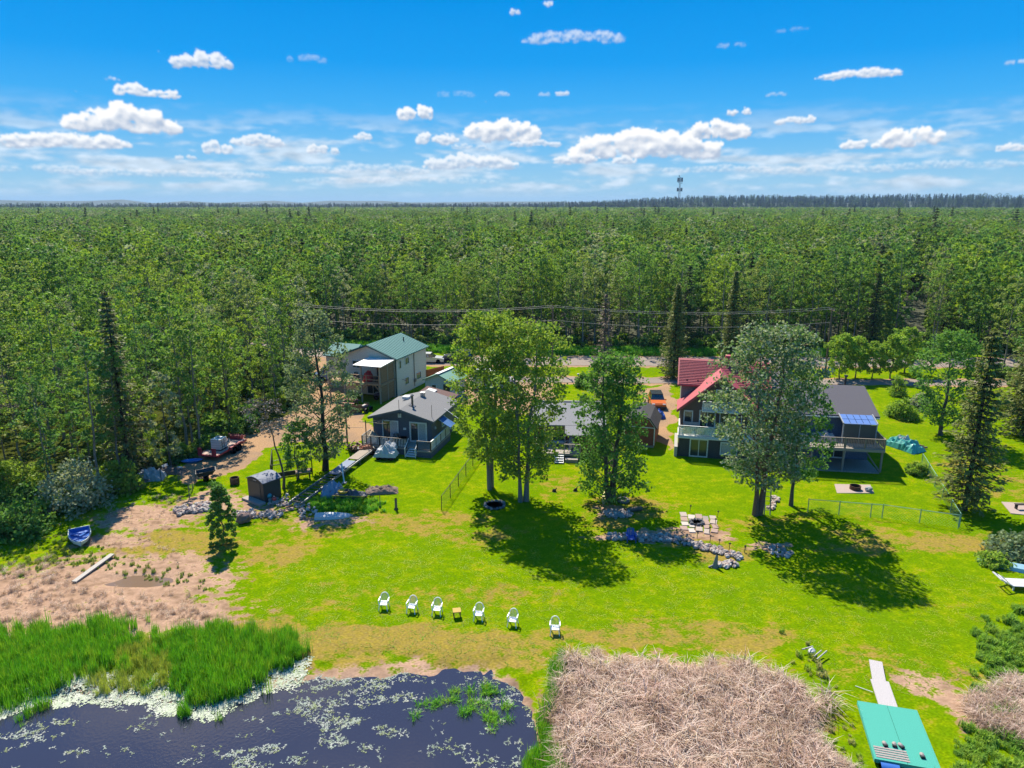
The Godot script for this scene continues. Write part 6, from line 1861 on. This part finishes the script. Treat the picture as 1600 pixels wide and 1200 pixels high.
	for k in 3:
		var p: Vector3 = [p1, p2, p3][k]
		var o := thing("utility_pole", "tall brown utility pole %s" % said[k], "utility pole", p, 0, "poles of the power line along the gravel road")
		part("shaft", MB.new().tube(PackedVector3Array([Vector3(0, -0.3, 0), Vector3(0, 9.6, 0)]), PackedFloat32Array([0.16, 0.11]), 8), pole_wood, o)
		part("crossarm", MB.new().box(Vector3(0, 9.2, 0), Vector3(0.12, 0.12, 1.8)), pole_wood, o)
		for z in [-0.8, 0.0, 0.8]:
			part("insulator", MB.new().rod(Vector3(0, 9.26, z), Vector3(0, 9.45, z), 0.04), plain("insulator", Color(0.4, 0.36, 0.32), 0.3), o)
		tops.append(p)
	for k in 2:
		for j in 3:
			var a: Vector3 = tops[k] + Vector3(0, [9.46, 9.46, 7.4][j], [-0.8, 0.8, 0.0][j])
			var b: Vector3 = tops[k + 1] + Vector3(0, [9.46, 9.46, 7.4][j], [-0.8, 0.8, 0.0][j])
			var pts := PackedVector3Array()
			var rad := PackedFloat32Array()
			for i in 13:
				var t := i / 12.0
				pts.append(a.lerp(b, t) + Vector3.DOWN * 4.0 * 0.9 * t * (1.0 - t))
				rad.append(0.022)
			var o := thing("power_line", "%s of the sagging wires strung %s the birches" % [["far upper", "near upper", "lowest"][j], ["from the driveway woods to", "from the roadside trees to"][k]], "wire")
			part("cable", MB.new().tube(pts, rad, 4, false), plain("cable", Color(0.30, 0.30, 0.29), 0.6), o)
	var sp := thing("service_post", "thin brown service post beside the slate cottage's deck", "post", Vector3(-16.80, 0.00, -68.75))
	part("shaft", MB.new().rod(Vector3.DOWN * 0.1, Vector3.UP * 4.2, 0.09, 7), pole_wood, sp)
	part("wire", MB.new().rod(Vector3(0, 2.0, 0), Vector3(1.8, 2.1, 0.4), 0.02, 4), black, sp)
	var mp := thing("sign_post", "short post beside the gravel lane near the dark shrub", "post", Vector3(9.05, 0.00, -94.50))
	part("shaft", MB.new().rod(Vector3.DOWN * 0.1, Vector3.UP * 1.3, 0.06, 6), pole_wood, mp)
	part("cap", MB.new().box(Vector3(0, 1.38, 0), Vector3(0.26, 0.2, 0.2)), white, mp)
	var gb := thing("concrete_edge", "long white beam lying on the grass behind the red-brown cabin", "beam", Vector3(7.29, 0.00, -81.73))
	part("beam", MB.new().box(Vector3(0, 0.12, 0), Vector3(4.4, 0.24, 0.3)), white, gb)
	# --- telecom mast far away
	var tw := thing("telecom_tower", "tall lattice telecom tower with dishes rising above the far forest", "tower", Vector3(247.0, 0, -1085.0))
	var steel := plain("tower steel", Color(0.20, 0.21, 0.23), 0.6)
	var H := 62.0
	for k in 3:
		var a := TAU * k / 3
		part("leg", MB.new().tube(PackedVector3Array([Vector3(cos(a) * 2.4, 0, sin(a) * 2.4), Vector3(cos(a) * 0.8, H, sin(a) * 0.8)]), PackedFloat32Array([0.25, 0.16]), 5), steel, tw)
	var lat := MB.new()
	for k in 22:
		var y0 := H * k / 22.0
		var y1 := H * (k + 1) / 22.0
		for j in 3:
			var a := TAU * j / 3
			var b := TAU * (j + 1) / 3
			var r0 := lerpf(2.4, 0.8, k / 22.0)
			var r1 := lerpf(2.4, 0.8, (k + 1) / 22.0)
			lat.rod(Vector3(cos(a) * r0, y0, sin(a) * r0), Vector3(cos(b) * r1, y1, sin(b) * r1), 0.1, 3)
	part("lattice", lat, steel, tw)
	for q in [[60.0, 1.6, 6.0], [46.0, 1.6, 5.0]]:
		for k in 6:
			var a := TAU * k / 6
			part("antenna_panel", MB.new().box(Vector3(cos(a) * 3.6, q[0] - 2.0, sin(a) * 3.6), Vector3(0.9, q[2], 0.9), Basis(Vector3.UP, -a)), steel, tw)
			part("antenna_arm", MB.new().rod(Vector3.UP * (q[0] - 2.0), Vector3(cos(a) * 3.4, q[0] - 2.0, sin(a) * 3.4), 0.14, 4), steel, tw)
	for q in [[53.0, 2.4], [53.5, -2.2]]:
		part("dish", MB.new().lathe(PackedVector2Array([Vector2(0.0, -0.2), Vector2(1.2, 0.0), Vector2(1.5, 0.6), Vector2(0.0, 0.7)]), 12, Vector3(q[1], q[0], 1.5)), steel, tw)
	part("light", MB.new().box(Vector3(-1.5, H + 1.2, 0), Vector3(1.6, 1.6, 1.2)), steel, tw)
	# --- log and trunks leaning by the silvery poplar
	var ln := thing("ladder", "wooden ladder leaning on the silvery poplar's trunk", "ladder", Vector3(20.40, 0.00, -52.75), -10)
	for s in [-0.22, 0.22]:
		part("stile", MB.new().beam(Vector3(s, 0, 0.5), Vector3(s, 3.0, -0.3), 0.06, 0.08), wood("cut wood", Color(0.50, 0.40, 0.28)), ln)
	for k in 8:
		part("rung", MB.new().rod(Vector3(-0.22, 0.35 * (k + 1), 0.5 - 0.8 * 0.35 * (k + 1) / 3.0), Vector3(0.22, 0.35 * (k + 1), 0.5 - 0.8 * 0.35 * (k + 1) / 3.0), 0.025, 5), wood("cut wood", Color(0.50, 0.40, 0.28)), ln)
	heap("pile of cut pale stones between the poplar's trunks", Vector3(20.88, 0.00, -53.24), Vector3(22.29, 0.00, -55.57), 0.35, 24, 0.25, 0.45, 89)
	tree("poplar_tree", "second slimmer poplar trunk behind the huge silvery poplar", "tree", broadleaf(230, 12.0, 2.6, 0.2, 120, 34, 0.25, 0.16, Vector2.ZERO, 1), mats["leaves maple"], "grey", Vector3(22.88, 0.00, -54.00))

# ---------------------------------------------------------------- ground plants nobody could count
func blade(b: MB, p: Vector3, dir: Vector3, h: float, w: float, bend: float) -> void:
	var side := dir.cross(Vector3.UP).normalized() * w
	var mid := p + Vector3.UP * h * 0.6 + dir * bend * 0.35
	var tip := p + Vector3.UP * h * (1.0 - bend * 0.25 / maxf(h, 0.1)) + dir * bend
	b.tri(p - side, mid - side * 0.7, p + side)
	b.tri(p + side, mid - side * 0.7, mid + side * 0.7)
	b.tri(mid - side * 0.7, tip, mid + side * 0.7)

func clump(seed: int, blades: int, spread: float, h: float, w: float, bend: float, var_col: float) -> ArrayMesh:
	rng.seed = seed
	var b := MB.new()
	for k in blades:
		var a := rv(0, TAU)
		var d := Vector3(cos(a), 0, sin(a))
		var s := rv(1.0 - var_col, 1.0 + var_col)
		b.col = Color(s * rv(0.9, 1.15), s, s * rv(0.8, 1.2))
		blade(b, Vector3(rv(-spread, spread), 0, rv(-spread, spread)), d, h * rv(0.6, 1.15), w, bend * rv(0.3, 1.6))
	return b.mesh()

func fill(poly: Array, count: int, seed: int, s0: float, s1: float, tint: Array, wob := 0.6, thin := -2.0, lumps := 0.0) -> Array:
	rng.seed = seed
	var pp := PackedVector2Array(poly)
	var lo := pp[0]
	var hi := pp[0]
	for p in pp:
		lo = lo.min(p)
		hi = hi.max(p)
	var places := []
	var tints := []
	for k in count * 4:
		if places.size() >= count: break
		var x := rv(lo.x - wob, hi.x + wob)
		var z := rv(lo.y - wob, hi.y + wob)
		var q := Vector2(x + noise.get_noise_2d(x * 12.0, z * 12.0) * wob * 2.0, z + noise.get_noise_2d(x * 12.0 + 77.0, z * 12.0) * wob * 2.0)
		if not Geometry2D.is_point_in_polygon(q, pp): continue
		if noise.get_noise_2d(x * 16.0 + seed * 5.0, z * 16.0) < thin: continue
		var s := rv(s0, s1) * (1.0 + lumps * 2.2 * noise.get_noise_2d(x * 22.0 + 11.0, z * 22.0))
		places.append(Transform3D(Basis(Vector3.UP, rv(0, TAU)).scaled(Vector3(s, s * rv(0.8, 1.2), s)), Vector3(x, maxf(land(x, z), WATER - 0.12), z)))
		var c: Color = tint[rng.randi() % tint.size()]
		tints.append(c)
	return [places, tints]

func grow(called: String, label: String, category: String, mesh: Mesh, m: Material, f: Array) -> void:
	var o := scatter(called, mesh, m, f[0], f[1], self)
	tag(o, label, category)

func build_plants() -> void:
	var blades := leafy("blades", Color.WHITE, 0.7)
	var g1 := [Color(0.15, 0.42, 0.018), Color(0.19, 0.46, 0.022), Color(0.12, 0.36, 0.02), Color(0.28, 0.48, 0.03)]
	var g2 := [Color(0.46, 0.50, 0.08), Color(0.40, 0.48, 0.08), Color(0.34, 0.44, 0.07)]
	var reed := clump(401, 13, 0.2, 0.85, 0.016, 0.24, 0.3)
	grow("green_reeds", "tall bright green reeds along the marshy shore by the mudflat", "reeds", reed, blades, fill([Vector2(-30.78, -34.89), Vector2(-29.48, -36.11), Vector2(-26.32, -36.36), Vector2(-22.99, -37.07), Vector2(-21.24, -35.49), Vector2(-21.12, -32.92), Vector2(-23.03, -32.13), Vector2(-23.59, -30.41), Vector2(-26.23, -28.83)], 1700, 51, 0.5, 1.2, g1, 0.9, -0.5))
	grow("green_reeds", "tall bright green reeds in the shallow water nearest the lawn", "reeds", reed, blades, fill([Vector2(-19.79, -35.49), Vector2(-18.56, -36.43), Vector2(-14.74, -36.11), Vector2(-12.35, -35.49), Vector2(-11.48, -33.74), Vector2(-12.68, -32.13), Vector2(-14.70, -29.72), Vector2(-16.41, -30.41), Vector2(-17.96, -32.13), Vector2(-19.40, -34.31)], 1500, 52, 0.5, 1.2, g1, 0.8, -0.5))
	grow("yellow_reeds", "pale yellow-green reeds between the two green reed beds", "reeds", reed, blades, fill([Vector2(-22.63, -32.03), Vector2(-21.27, -33.19), Vector2(-21.27, -35.19), Vector2(-19.33, -34.89), Vector2(-17.86, -32.13), Vector2(-18.72, -31.52), Vector2(-20.48, -31.13)], 420, 53, 0.4, 0.85, g2, 0.7, -0.3))
	grow("green_reeds", "thin strip of green reeds beside the dead cattail bed", "reeds", reed, blades, fill([Vector2(2.47, -34.31), Vector2(3.00, -34.31), Vector2(2.13, -29.72), Vector2(1.59, -28.83), Vector2(2.27, -26.43), Vector2(2.82, -24.67), Vector2(0.00, -24.67), Vector2(0.72, -26.81), Vector2(1.30, -29.27)], 520, 54, 0.5, 0.95, g1, 0.15))
	grow("water_grass", "bright green grass clumps standing in the dark shallow water", "reeds", clump(402, 22, 0.2, 0.45, 0.016, 0.25, 0.25), blades, fill([Vector2(-3.58, -31.22), Vector2(-2.13, -31.52), Vector2(-0.33, -31.37), Vector2(-0.25, -29.72), Vector2(-0.76, -28.83), Vector2(-1.45, -28.41), Vector2(-1.72, -29.72), Vector2(-3.17, -30.17), Vector2(-4.76, -29.81), Vector2(-4.94, -30.41)], 200, 55, 0.5, 1.1, g1, 0.5, -0.05))
	# dead cattails, beaten down every way
	rng.seed = 410
	var straw := MB.new()
	for k in 34:
		var a := rv(0, TAU)
		var d := Vector3(cos(a), 0, sin(a))
		var s := rv(0.6, 1.25)
		straw.col = Color(s, s * rv(0.86, 1.0), s * rv(0.78, 1.0))
		var lie := rv(0.25, 1.1)
		var p := Vector3(rv(-0.3, 0.3), rv(0.0, 0.3), rv(-0.3, 0.3))
		blade(straw, p, d, rv(0.2, 0.75), 0.015, lie)
	var t1 := [Color(0.58, 0.45, 0.385), Color(0.70, 0.57, 0.50), Color(0.34, 0.23, 0.18), Color(0.60, 0.45, 0.40), Color(0.72, 0.60, 0.53), Color(0.44, 0.33, 0.25)]
	grow("dead_reeds", "broad bed of beaten-down pinkish-tan dead cattails beside the lake", "reeds", straw.mesh(), blades, fill([Vector2(3.46, -33.52), Vector2(5.41, -32.65), Vector2(7.03, -32.23), Vector2(9.47, -32.65), Vector2(12.95, -31.92), Vector2(14.31, -30.74), Vector2(14.45, -29.27), Vector2(13.95, -27.19), Vector2(12.88, -24.01), Vector2(3.15, -24.01), Vector2(2.35, -27.59), Vector2(2.72, -30.17)], 6500, 56, 0.3, 0.9, t1, 1.1, -0.25, 0.6))
	grow("green_shoots", "few green shoots coming up through the dead cattails", "reeds", reed, blades, fill([Vector2(3.46, -33.52), Vector2(12.95, -31.92), Vector2(14.45, -29.27), Vector2(12.88, -24.01), Vector2(3.15, -24.01)], 90, 71, 0.3, 0.7, g1, 0.3, 0.25))
	grow("dead_reeds", "patch of tan dead reeds among weeds near the teal dock", "reeds", straw.mesh(), blades, fill([Vector2(22.33, -30.17), Vector2(24.86, -31.37), Vector2(28.04, -32.13), Vector2(24.13, -26.81), Vector2(22.92, -27.99), Vector2(21.96, -28.83)], 700, 57, 0.5, 0.9, t1, 0.4, -0.1))
	grow("dry_grass", "flattened tan dead grass over the mudflat", "grass", straw.mesh(), blades, fill([Vector2(-36.28, -42.22), Vector2(-33.08, -45.10), Vector2(-29.01, -43.49), Vector2(-28.42, -41.41), Vector2(-19.91, -39.50), Vector2(-17.94, -38.08), Vector2(-17.82, -36.43), Vector2(-22.86, -37.54), Vector2(-26.27, -36.88), Vector2(-31.00, -35.19)], 1700, 58, 0.10, 0.32, t1, 0.9, -0.1, 0.6))
	grow("dry_grass", "tufts of dead grass in the rough ground by the woods", "grass", straw.mesh(), blades, fill([Vector2(-35.68, -54.00), Vector2(-30.14, -56.66), Vector2(-26.24, -54.00), Vector2(-25.64, -49.30), Vector2(-20.00, -42.64), Vector2(-26.92, -45.29), Vector2(-32.59, -47.22)], 500, 59, 0.1, 0.3, t1, 0.9, 0.0))
	# weeds and long grass
	var weed := clump(403, 26, 0.22, 0.55, 0.03, 0.35, 0.3)
	grow("weeds", "rank green weeds beside the teal dock", "weeds", weed, blades, fill([Vector2(27.10, -36.43), Vector2(32.40, -38.08), Vector2(22.56, -24.67), Vector2(18.26, -24.67), Vector2(20.35, -27.19), Vector2(23.00, -29.27), Vector2(24.87, -32.65)], 1700, 60, 0.35, 0.85, [Color(0.22, 0.40, 0.04), Color(0.28, 0.42, 0.05), Color(0.18, 0.33, 0.05)], 0.9, -0.35, 0.4))
	grow("weeds", "strip of weeds between the dead cattails and the dock", "weeds", weed, blades, fill([Vector2(16.02, -35.61), Vector2(16.84, -35.37), Vector2(16.69, -32.13), Vector2(15.78, -27.99), Vector2(14.64, -24.67), Vector2(13.64, -24.67), Vector2(15.32, -29.72), Vector2(15.38, -32.03)], 190, 61, 0.25, 0.6, [Color(0.24, 0.38, 0.04), Color(0.40, 0.42, 0.10), Color(0.42, 0.38, 0.16)], 0.9, -0.1, 0.5))
	grow("long_grass", "uncut grass under the tarps and boat lift", "grass", weed, blades, fill([Vector2(-17.88, -55.97), Vector2(-10.61, -54.64), Vector2(-10.28, -52.75), Vector2(-16.00, -53.00)], 260, 62, 0.4, 0.8, g1, 0.4))
	grow("long_grass", "rough green grass along the bank above the mudflat", "grass", weed, blades, fill([Vector2(-37.24, -47.22), Vector2(-33.86, -49.30), Vector2(-30.90, -46.72), Vector2(-26.44, -44.37), Vector2(-20.25, -42.22), Vector2(-19.02, -40.25), Vector2(-25.53, -42.64), Vector2(-31.29, -44.37), Vector2(-33.75, -42.22)], 600, 63, 0.2, 0.5, [Color(0.22, 0.33, 0.04), Color(0.30, 0.33, 0.07), Color(0.18, 0.27, 0.04)], 0.7, -0.15))
	grow("long_grass", "tall grass on the verge beyond the gravel road", "grass", weed, blades, fill([Vector2(-40, -120), Vector2(-14, -115.5), Vector2(10, -113.5), Vector2(60, -112), Vector2(62, -116.5), Vector2(10, -119), Vector2(-14, -121), Vector2(-42, -127)], 2600, 64, 0.7, 1.6, g1, 0.5))
	# low tufts left by the mower
	var turf := clump(404, 9, 0.24, 0.035, 0.02, 0.14, 0.2)
	var tt := [Color(0.22, 0.34, 0.015), Color(0.27, 0.36, 0.02), Color(0.19, 0.31, 0.015), Color(0.34, 0.34, 0.07)]
	grow("turf", "small uncut tufts in the mown lakeside lawn", "grass", turf, blades, fill([Vector2(-16.31, -44.37), Vector2(-4.84, -49.30), Vector2(4.93, -50.41), Vector2(15.15, -43.49), Vector2(35.74, -42.64), Vector2(32.40, -38.08), Vector2(26.73, -36.43), Vector2(24.36, -32.13), Vector2(20.53, -30.64), Vector2(17.69, -32.13), Vector2(15.98, -35.49), Vector2(10.81, -35.19), Vector2(3.63, -35.49), Vector2(0.00, -33.46), Vector2(-6.96, -33.74), Vector2(-11.45, -34.89), Vector2(-15.19, -37.41)], 2600, 65, 0.6, 1.2, tt, 0.4, -0.1))
	# pale scum and weed floating on the lake
	rng.seed = 420
	var scum := MB.new()
	for k in 9:
		var a := rv(0, TAU)
		var p := Vector3(rv(-0.1, 0.1), 0.012, rv(-0.1, 0.1))
		var s := rv(0.8, 1.15)
		scum.col = Color(s, s, s)
		var e := Vector3(cos(a), 0, sin(a)) * rv(0.015, 0.06)
		var f2 := Vector3(-sin(a), 0, cos(a)) * rv(0.008, 0.03)
		scum.quad(p - e, p - f2 + Vector3.UP * 0.004, p + e, p + f2)
	var sp := []
	var st := []
	rng.seed = 66
	for k in 22000:
		if sp.size() > 2100: break
		var x := rv(-26.0, 1.6)
		var z := rv(-33.2, -23.0)
		var off := z - shore_z(x)
		if off < -0.3: continue
		var n1 := noise.get_noise_2d(x * 7.0 + z * 5.0, z * 17.0)
		var n2 := noise.get_noise_2d(x * 2.4 + 33.0, z * 2.4)
		var want := 0.10 * smoothstep(0.0, 0.40, n1) + 0.5 * smoothstep(0.25, 0.6, n1 * 0.9 + n2)
		if off < 1.1: want += 0.3 * (1.0 - off / 1.1) * smoothstep(-0.3, 0.2, n2)
		if x > -13.0 and x < 1.5: want += 0.18 * smoothstep(0.0, 0.35, n1 + 0.3 * n2)
		if rng.randf() > want: continue
		var s := rv(0.5, 1.5)
		sp.append(Transform3D(Basis(Vector3.UP, rv(0, TAU)).scaled(Vector3(s, 1, s)), Vector3(x, WATER + rv(0.0, 0.004), z)))
		st.append([Color(0.26, 0.31, 0.27), Color(0.33, 0.35, 0.31), Color(0.17, 0.21, 0.16), Color(0.20, 0.24, 0.11), Color(0.12, 0.14, 0.10)][rng.randi() % 4])
	var m := mat("floating weed", Color.WHITE, 0.9)
	m.vertex_color_use_as_albedo = true
	grow("floating_algae", "pale flecks of algae and scum floating on the dark lake", "algae", scum.mesh(), m, [sp, st])
	# thick pale scum at the foot of the reeds
	sp = []
	st = []
	rng.seed = 67
	for k in 2600:
		var x := rv(-26.0, -11.0)
		var z := shore_z(x) + rv(-1.6, 0.55) + noise.get_noise_2d(x * 9.0, 4.0) * 0.5
		var s := rv(0.8, 2.2)
		sp.append(Transform3D(Basis(Vector3.UP, rv(0, TAU)).scaled(Vector3(s, 1, s)), Vector3(x, maxf(WATER, land(x, z)) + rv(0.004, 0.01), z)))
		st.append([Color(0.42, 0.46, 0.36), Color(0.36, 0.42, 0.28), Color(0.46, 0.48, 0.40)][rng.randi() % 3])
	grow("shore_scum", "thick whitish scum gathered at the foot of the reeds", "algae", scum.mesh(), m, [sp, st])

# ---------------------------------------------------------------- trees of the lots, one by one
func build_lot_trees() -> void:
	var silver := leafy("leaves silver poplar", Color(0.330, 0.385, 0.265), 0.8)
	var birch := leafy("leaves birch", Color(0.250, 0.365, 0.055))
	var maple := leafy("leaves maple", Color(0.140, 0.290, 0.060))
	var poplar := leafy("leaves poplar", Color(0.185, 0.255, 0.135), 0.8)
	var lime := leafy("leaves lime", Color(0.275, 0.420, 0.060))
	var spruce := leafy("needles near", Color(0.175, 0.205, 0.052), 0.5)
	var dead := leafy("dead twigs", Color(0.16, 0.115, 0.085), 0.2)
	two_tone = 0.5
	tree("silver_poplar", "huge silvery-leaved poplar standing in front of the red-roofed house", "tree", broadleaf(201, 15.6, 3.5, 0.19, 330, 44, 0.24, 0.27, Vector2.ZERO, 1, 2, 0.28), silver, "red", Vector3(19.66, 0.00, -52.39))
	two_tone = 0.0
	tree("birch_tree", "yellow-green birch with twin pale trunks beside the wire fence", "tree", broadleaf(202, 16.0, 3.0, 0.17, 230, 50, 0.25, 0.22, Vector2.ZERO, 1, 2, 0.1), birch, "white", Vector3(-1.84, 0.00, -57.93), 30)
	tree("birch_tree", "yellow-green birch with two spread trunks in middle of the lawn", "tree", broadleaf(203, 15.6, 3.3, 0.15, 260, 50, 0.25, 0.22, Vector2(0.01, 0), 1, 2, 0.1), birch, "white", Vector3(1.17, 0.00, -55.03), -20)
	tree("maple_tree", "dense green broadleaf tree between the red-brown cabin and gambrel shed", "tree", broadleaf(204, 12.8, 3.0, 0.04, 280, 42, 0.24, 0.28, Vector2.ZERO, 4, 2, 0.15), maple, "grey", Vector3(8.36, 0.00, -55.30))
	tree("poplar_tree", "tall open grey-green poplar in front of the cream house", "tree", broadleaf(205, 15.3, 2.9, 0.08, 220, 36, 0.25, 0.26, Vector2(-0.01, 0), 0, 1, 0.35), poplar, "dark", Vector3(-17.34, 0.00, -61.93))
	tree("young_tree", "small leafy green tree beside the black wire pen", "tree", broadleaf(206, 5.4, 1.7, 0.15, 70, 34, 0.22, 0.08, Vector2.ZERO, 2), maple, "grey", Vector3(-19.24, 0.00, -59.87))
	tree("young_tree", "slim sparse sapling growing at the edge of the dirt driveway", "tree", broadleaf(207, 7.2, 1.2, 0.35, 34, 20, 0.24, 0.07, Vector2.ZERO, 0, 1, 0.3), poplar, "grey", Vector3(-24.12, 0.00, -75.89))
	tree("leaning_tree", "leaning half-bare tree with grey twigs next to the black shed", "tree", broadleaf(208, 8.2, 1.9, 0.62, 60, 15, 0.17, 0.12, Vector2(-0.16, 0.0), 1), leafy("grey twigs", Color(0.20, 0.17, 0.15), 0.2), "red", Vector3(-19.87, 0.00, -57.64))
	tree("young_tree", "narrow dark young tree alone in the rough grass near the mudflat", "tree", broadleaf(209, 4.9, 1.05, 0.0, 120, 44, 0.18, 0.06, Vector2.ZERO, 4), maple, "grey", Vector3(-20.95, 0.00, -47.22))
	tree("spruce_tree", "tall spruce at the corner of the green wire fence", "tree", conifer(210, 15.0, 3.0, 0.08, 27, 9, 44, 0.36, 0.22), spruce, "dark", Vector3(36.56, 0.00, -53.12))
	tree("spruce_tree", "big drooping spruce at the edge of the far lawn", "tree", conifer(211, 16.5, 3.4, 0.06, 40, 10, 36, 0.36, 0.26), spruce, "dark", Vector3(54.60, 0.00, -72.26), 50)
	tree("maple_tree", "round green tree behind the corner spruce", "tree", broadleaf(212, 11.5, 3.3, 0.10, 200, 34, 0.28, 0.2, Vector2.ZERO, 2), maple, "grey", Vector3(45.84, 0.00, -72.26))
	tree("spruce_tree", "dark spruce standing behind the dirt track and parked orange car", "tree", conifer(213, 13.5, 2.7, 0.05, 36, 9, 24, 0.40, 0.2), spruce, "dark", Vector3(22.78, 0.00, -97.44), 20)
	tree("spruce_tree", "dark spruce behind the red metal roof", "tree", conifer(214, 14.5, 2.3, 0.05, 36, 9, 20, 0.42, 0.2), spruce, "dark", Vector3(33.42, 0.00, -106.48), 80)
	tree("spruce_tree", "tall thin dark spruce in the bushes by the tarp heap", "tree", conifer(215, 17.0, 2.7, 0.06, 34, 8, 20, 0.40, 0.2), leafy("dull needles", Color(0.16, 0.18, 0.07), 0.4), "dark", Vector3(-34.87, 0.00, -60.80))
	tree("dead_tree", "brown half-dead spruce rising behind the red-brown cabin", "tree", conifer(216, 14.4, 2.1, 0.12, 30, 8, 7, 0.34, 0.16), dead, "grey", Vector3(10.52, 0.00, -79.35))
	var row := [["first", 1312, 592, 6.6], ["second", 1336, 591, 6.2], ["third", 1362, 591, 5.4], ["fourth", 1391, 592, 6.6], ["fifth", 1412, 585, 6.9]]
	var spots := [Vector3(46.29, 0.00, -97.44), Vector3(48.63, 0.00, -97.82), Vector3(50.99, 0.00, -97.82), Vector3(53.43, 0.00, -97.44), Vector3(57.30, 0.00, -100.96)]
	var made := broadleaf(220, 6.4, 2.0, 0.14, 100, 34, 0.28, 0.09, Vector2.ZERO, 2)
	var made2 := broadleaf(221, 6.2, 1.9, 0.18, 100, 34, 0.28, 0.09, Vector2.ZERO, 2)
	for k in 5:
		var o := tree("roadside_tree", "bright green roadside tree behind the blue house, %s from the red roof" % row[k][0], "tree", made if k % 2 == 0 else made2, lime, "grey", spots[k], k * 70.0, "trees in a row along the gravel road")
		o.scale = Vector3.ONE * float(row[k][3]) / 6.4
	var bushes := [
		["rounded green bush beside the blue house's roof", Vector3(45.09, 0.00, -78.83), 2.0, 2.5, lime, 301], ["straggly sapling bush by the gravel lane", Vector3(49.62, 0.00, -88.46), 1.4, 3.0, lime, 302], ["low bright green bush next to the wire fence", Vector3(37.15, 0.00, -61.12), 1.15, 1.3, lime, 303],
		["dark shrub at the edge of the gravel lane", Vector3(9.87, 0.00, -93.09), 1.7, 2.2, maple, 304], ["large grey-green willow bush at the wood's edge", Vector3(-35.64, 0.00, -53.74), 3.2, 4.6, silver, 305], ["leafy bush in the lowest corner of the woods", Vector3(-36.89, 0.00, -48.77), 2.6, 3.2, maple, 306],
		["bright bush between willow and tarp heap", Vector3(-33.46, 0.00, -56.94), 1.9, 3.4, birch, 307], ["grey bush between the maple and the bright bush", Vector3(49.23, 0.00, -82.00), 1.6, 2.2, silver, 308], ["tangled shrub behind the blue canoe", Vector3(35.66, 0.00, -45.47), 2.3, 1.7, poplar, 309], ["leafy weeds in front of the blue canoe's bow", Vector3(33.18, 0.00, -44.37), 1.3, 0.8, lime, 310],
		["small lime-green bush below the big drooping spruce", Vector3(59.62, 0.00, -82.00), 1.8, 2.2, lime, 311], ["green plant in the cabin's planter box", Vector3(6.10, 0.00, -65.17), 0.45, 0.6, lime, 312], ["pale willow bush in the woods above the larger willow", Vector3(-42.30, 0.00, -56.66), 2.6, 3.6, birch, 313]]
	for b in bushes:
		tree("shrub", b[0], "shrub", shrub(b[5], b[2], b[3], int(40 + b[2] * 22), 30, 0.20 if b[2] < 1.5 else 0.26), b[4], "grey", b[1])

# ---------------------------------------------------------------- the scene
func _ready() -> void:
	noise.seed = 4
	noise.frequency = 0.05
	noise.fractal_octaves = 3
	# camera: a drone 24 m up, looking a little down
	var cam := Camera3D.new()
	cam.name = "camera"
	cam.position = Vector3(0, 24, 0)
	cam.rotation_degrees = Vector3(-14.25, 0, 0)
	cam.fov = 56.8
	cam.near = 0.1
	cam.far = 12000.0
	add_child(cam)
	var env := Environment.new()
	env.background_mode = Environment.BG_SKY
	env.sky = Sky.new()
	env.sky.sky_material = make_sky()
	env.tonemap_mode = Environment.TONE_MAPPER_LINEAR
	env.tonemap_exposure = 2.15
	env.sdfgi_enabled = true
	env.ssao_enabled = true
	env.ssil_enabled = true
	env.fog_enabled = true
	env.fog_density = 0.00008
	env.fog_light_color = Color(0.62, 0.76, 0.92)
	var world := WorldEnvironment.new()
	world.name = "world"
	world.environment = env
	add_child(world)
	var sun := DirectionalLight3D.new()
	sun.name = "sun"
	sun.light_energy = 1.5
	sun.light_color = Color(1.0, 0.96, 0.88)
	sun.light_angular_distance = 0.5
	sun.shadow_enabled = true
	add_child(sun)
	sun.look_at_from_position(Vector3.ZERO, Vector3(0.31 * 0.643, -0.766, 0.951 * 0.643))
	print("sky ", Time.get_ticks_msec())
	build_ground()
	print("ground ", Time.get_ticks_msec())
	build_hills()
	build_forest()
	build_houses()
	build_lot_trees()
	build_plants()
	build_objects()
	build_more()
	print("forest ", Time.get_ticks_msec())
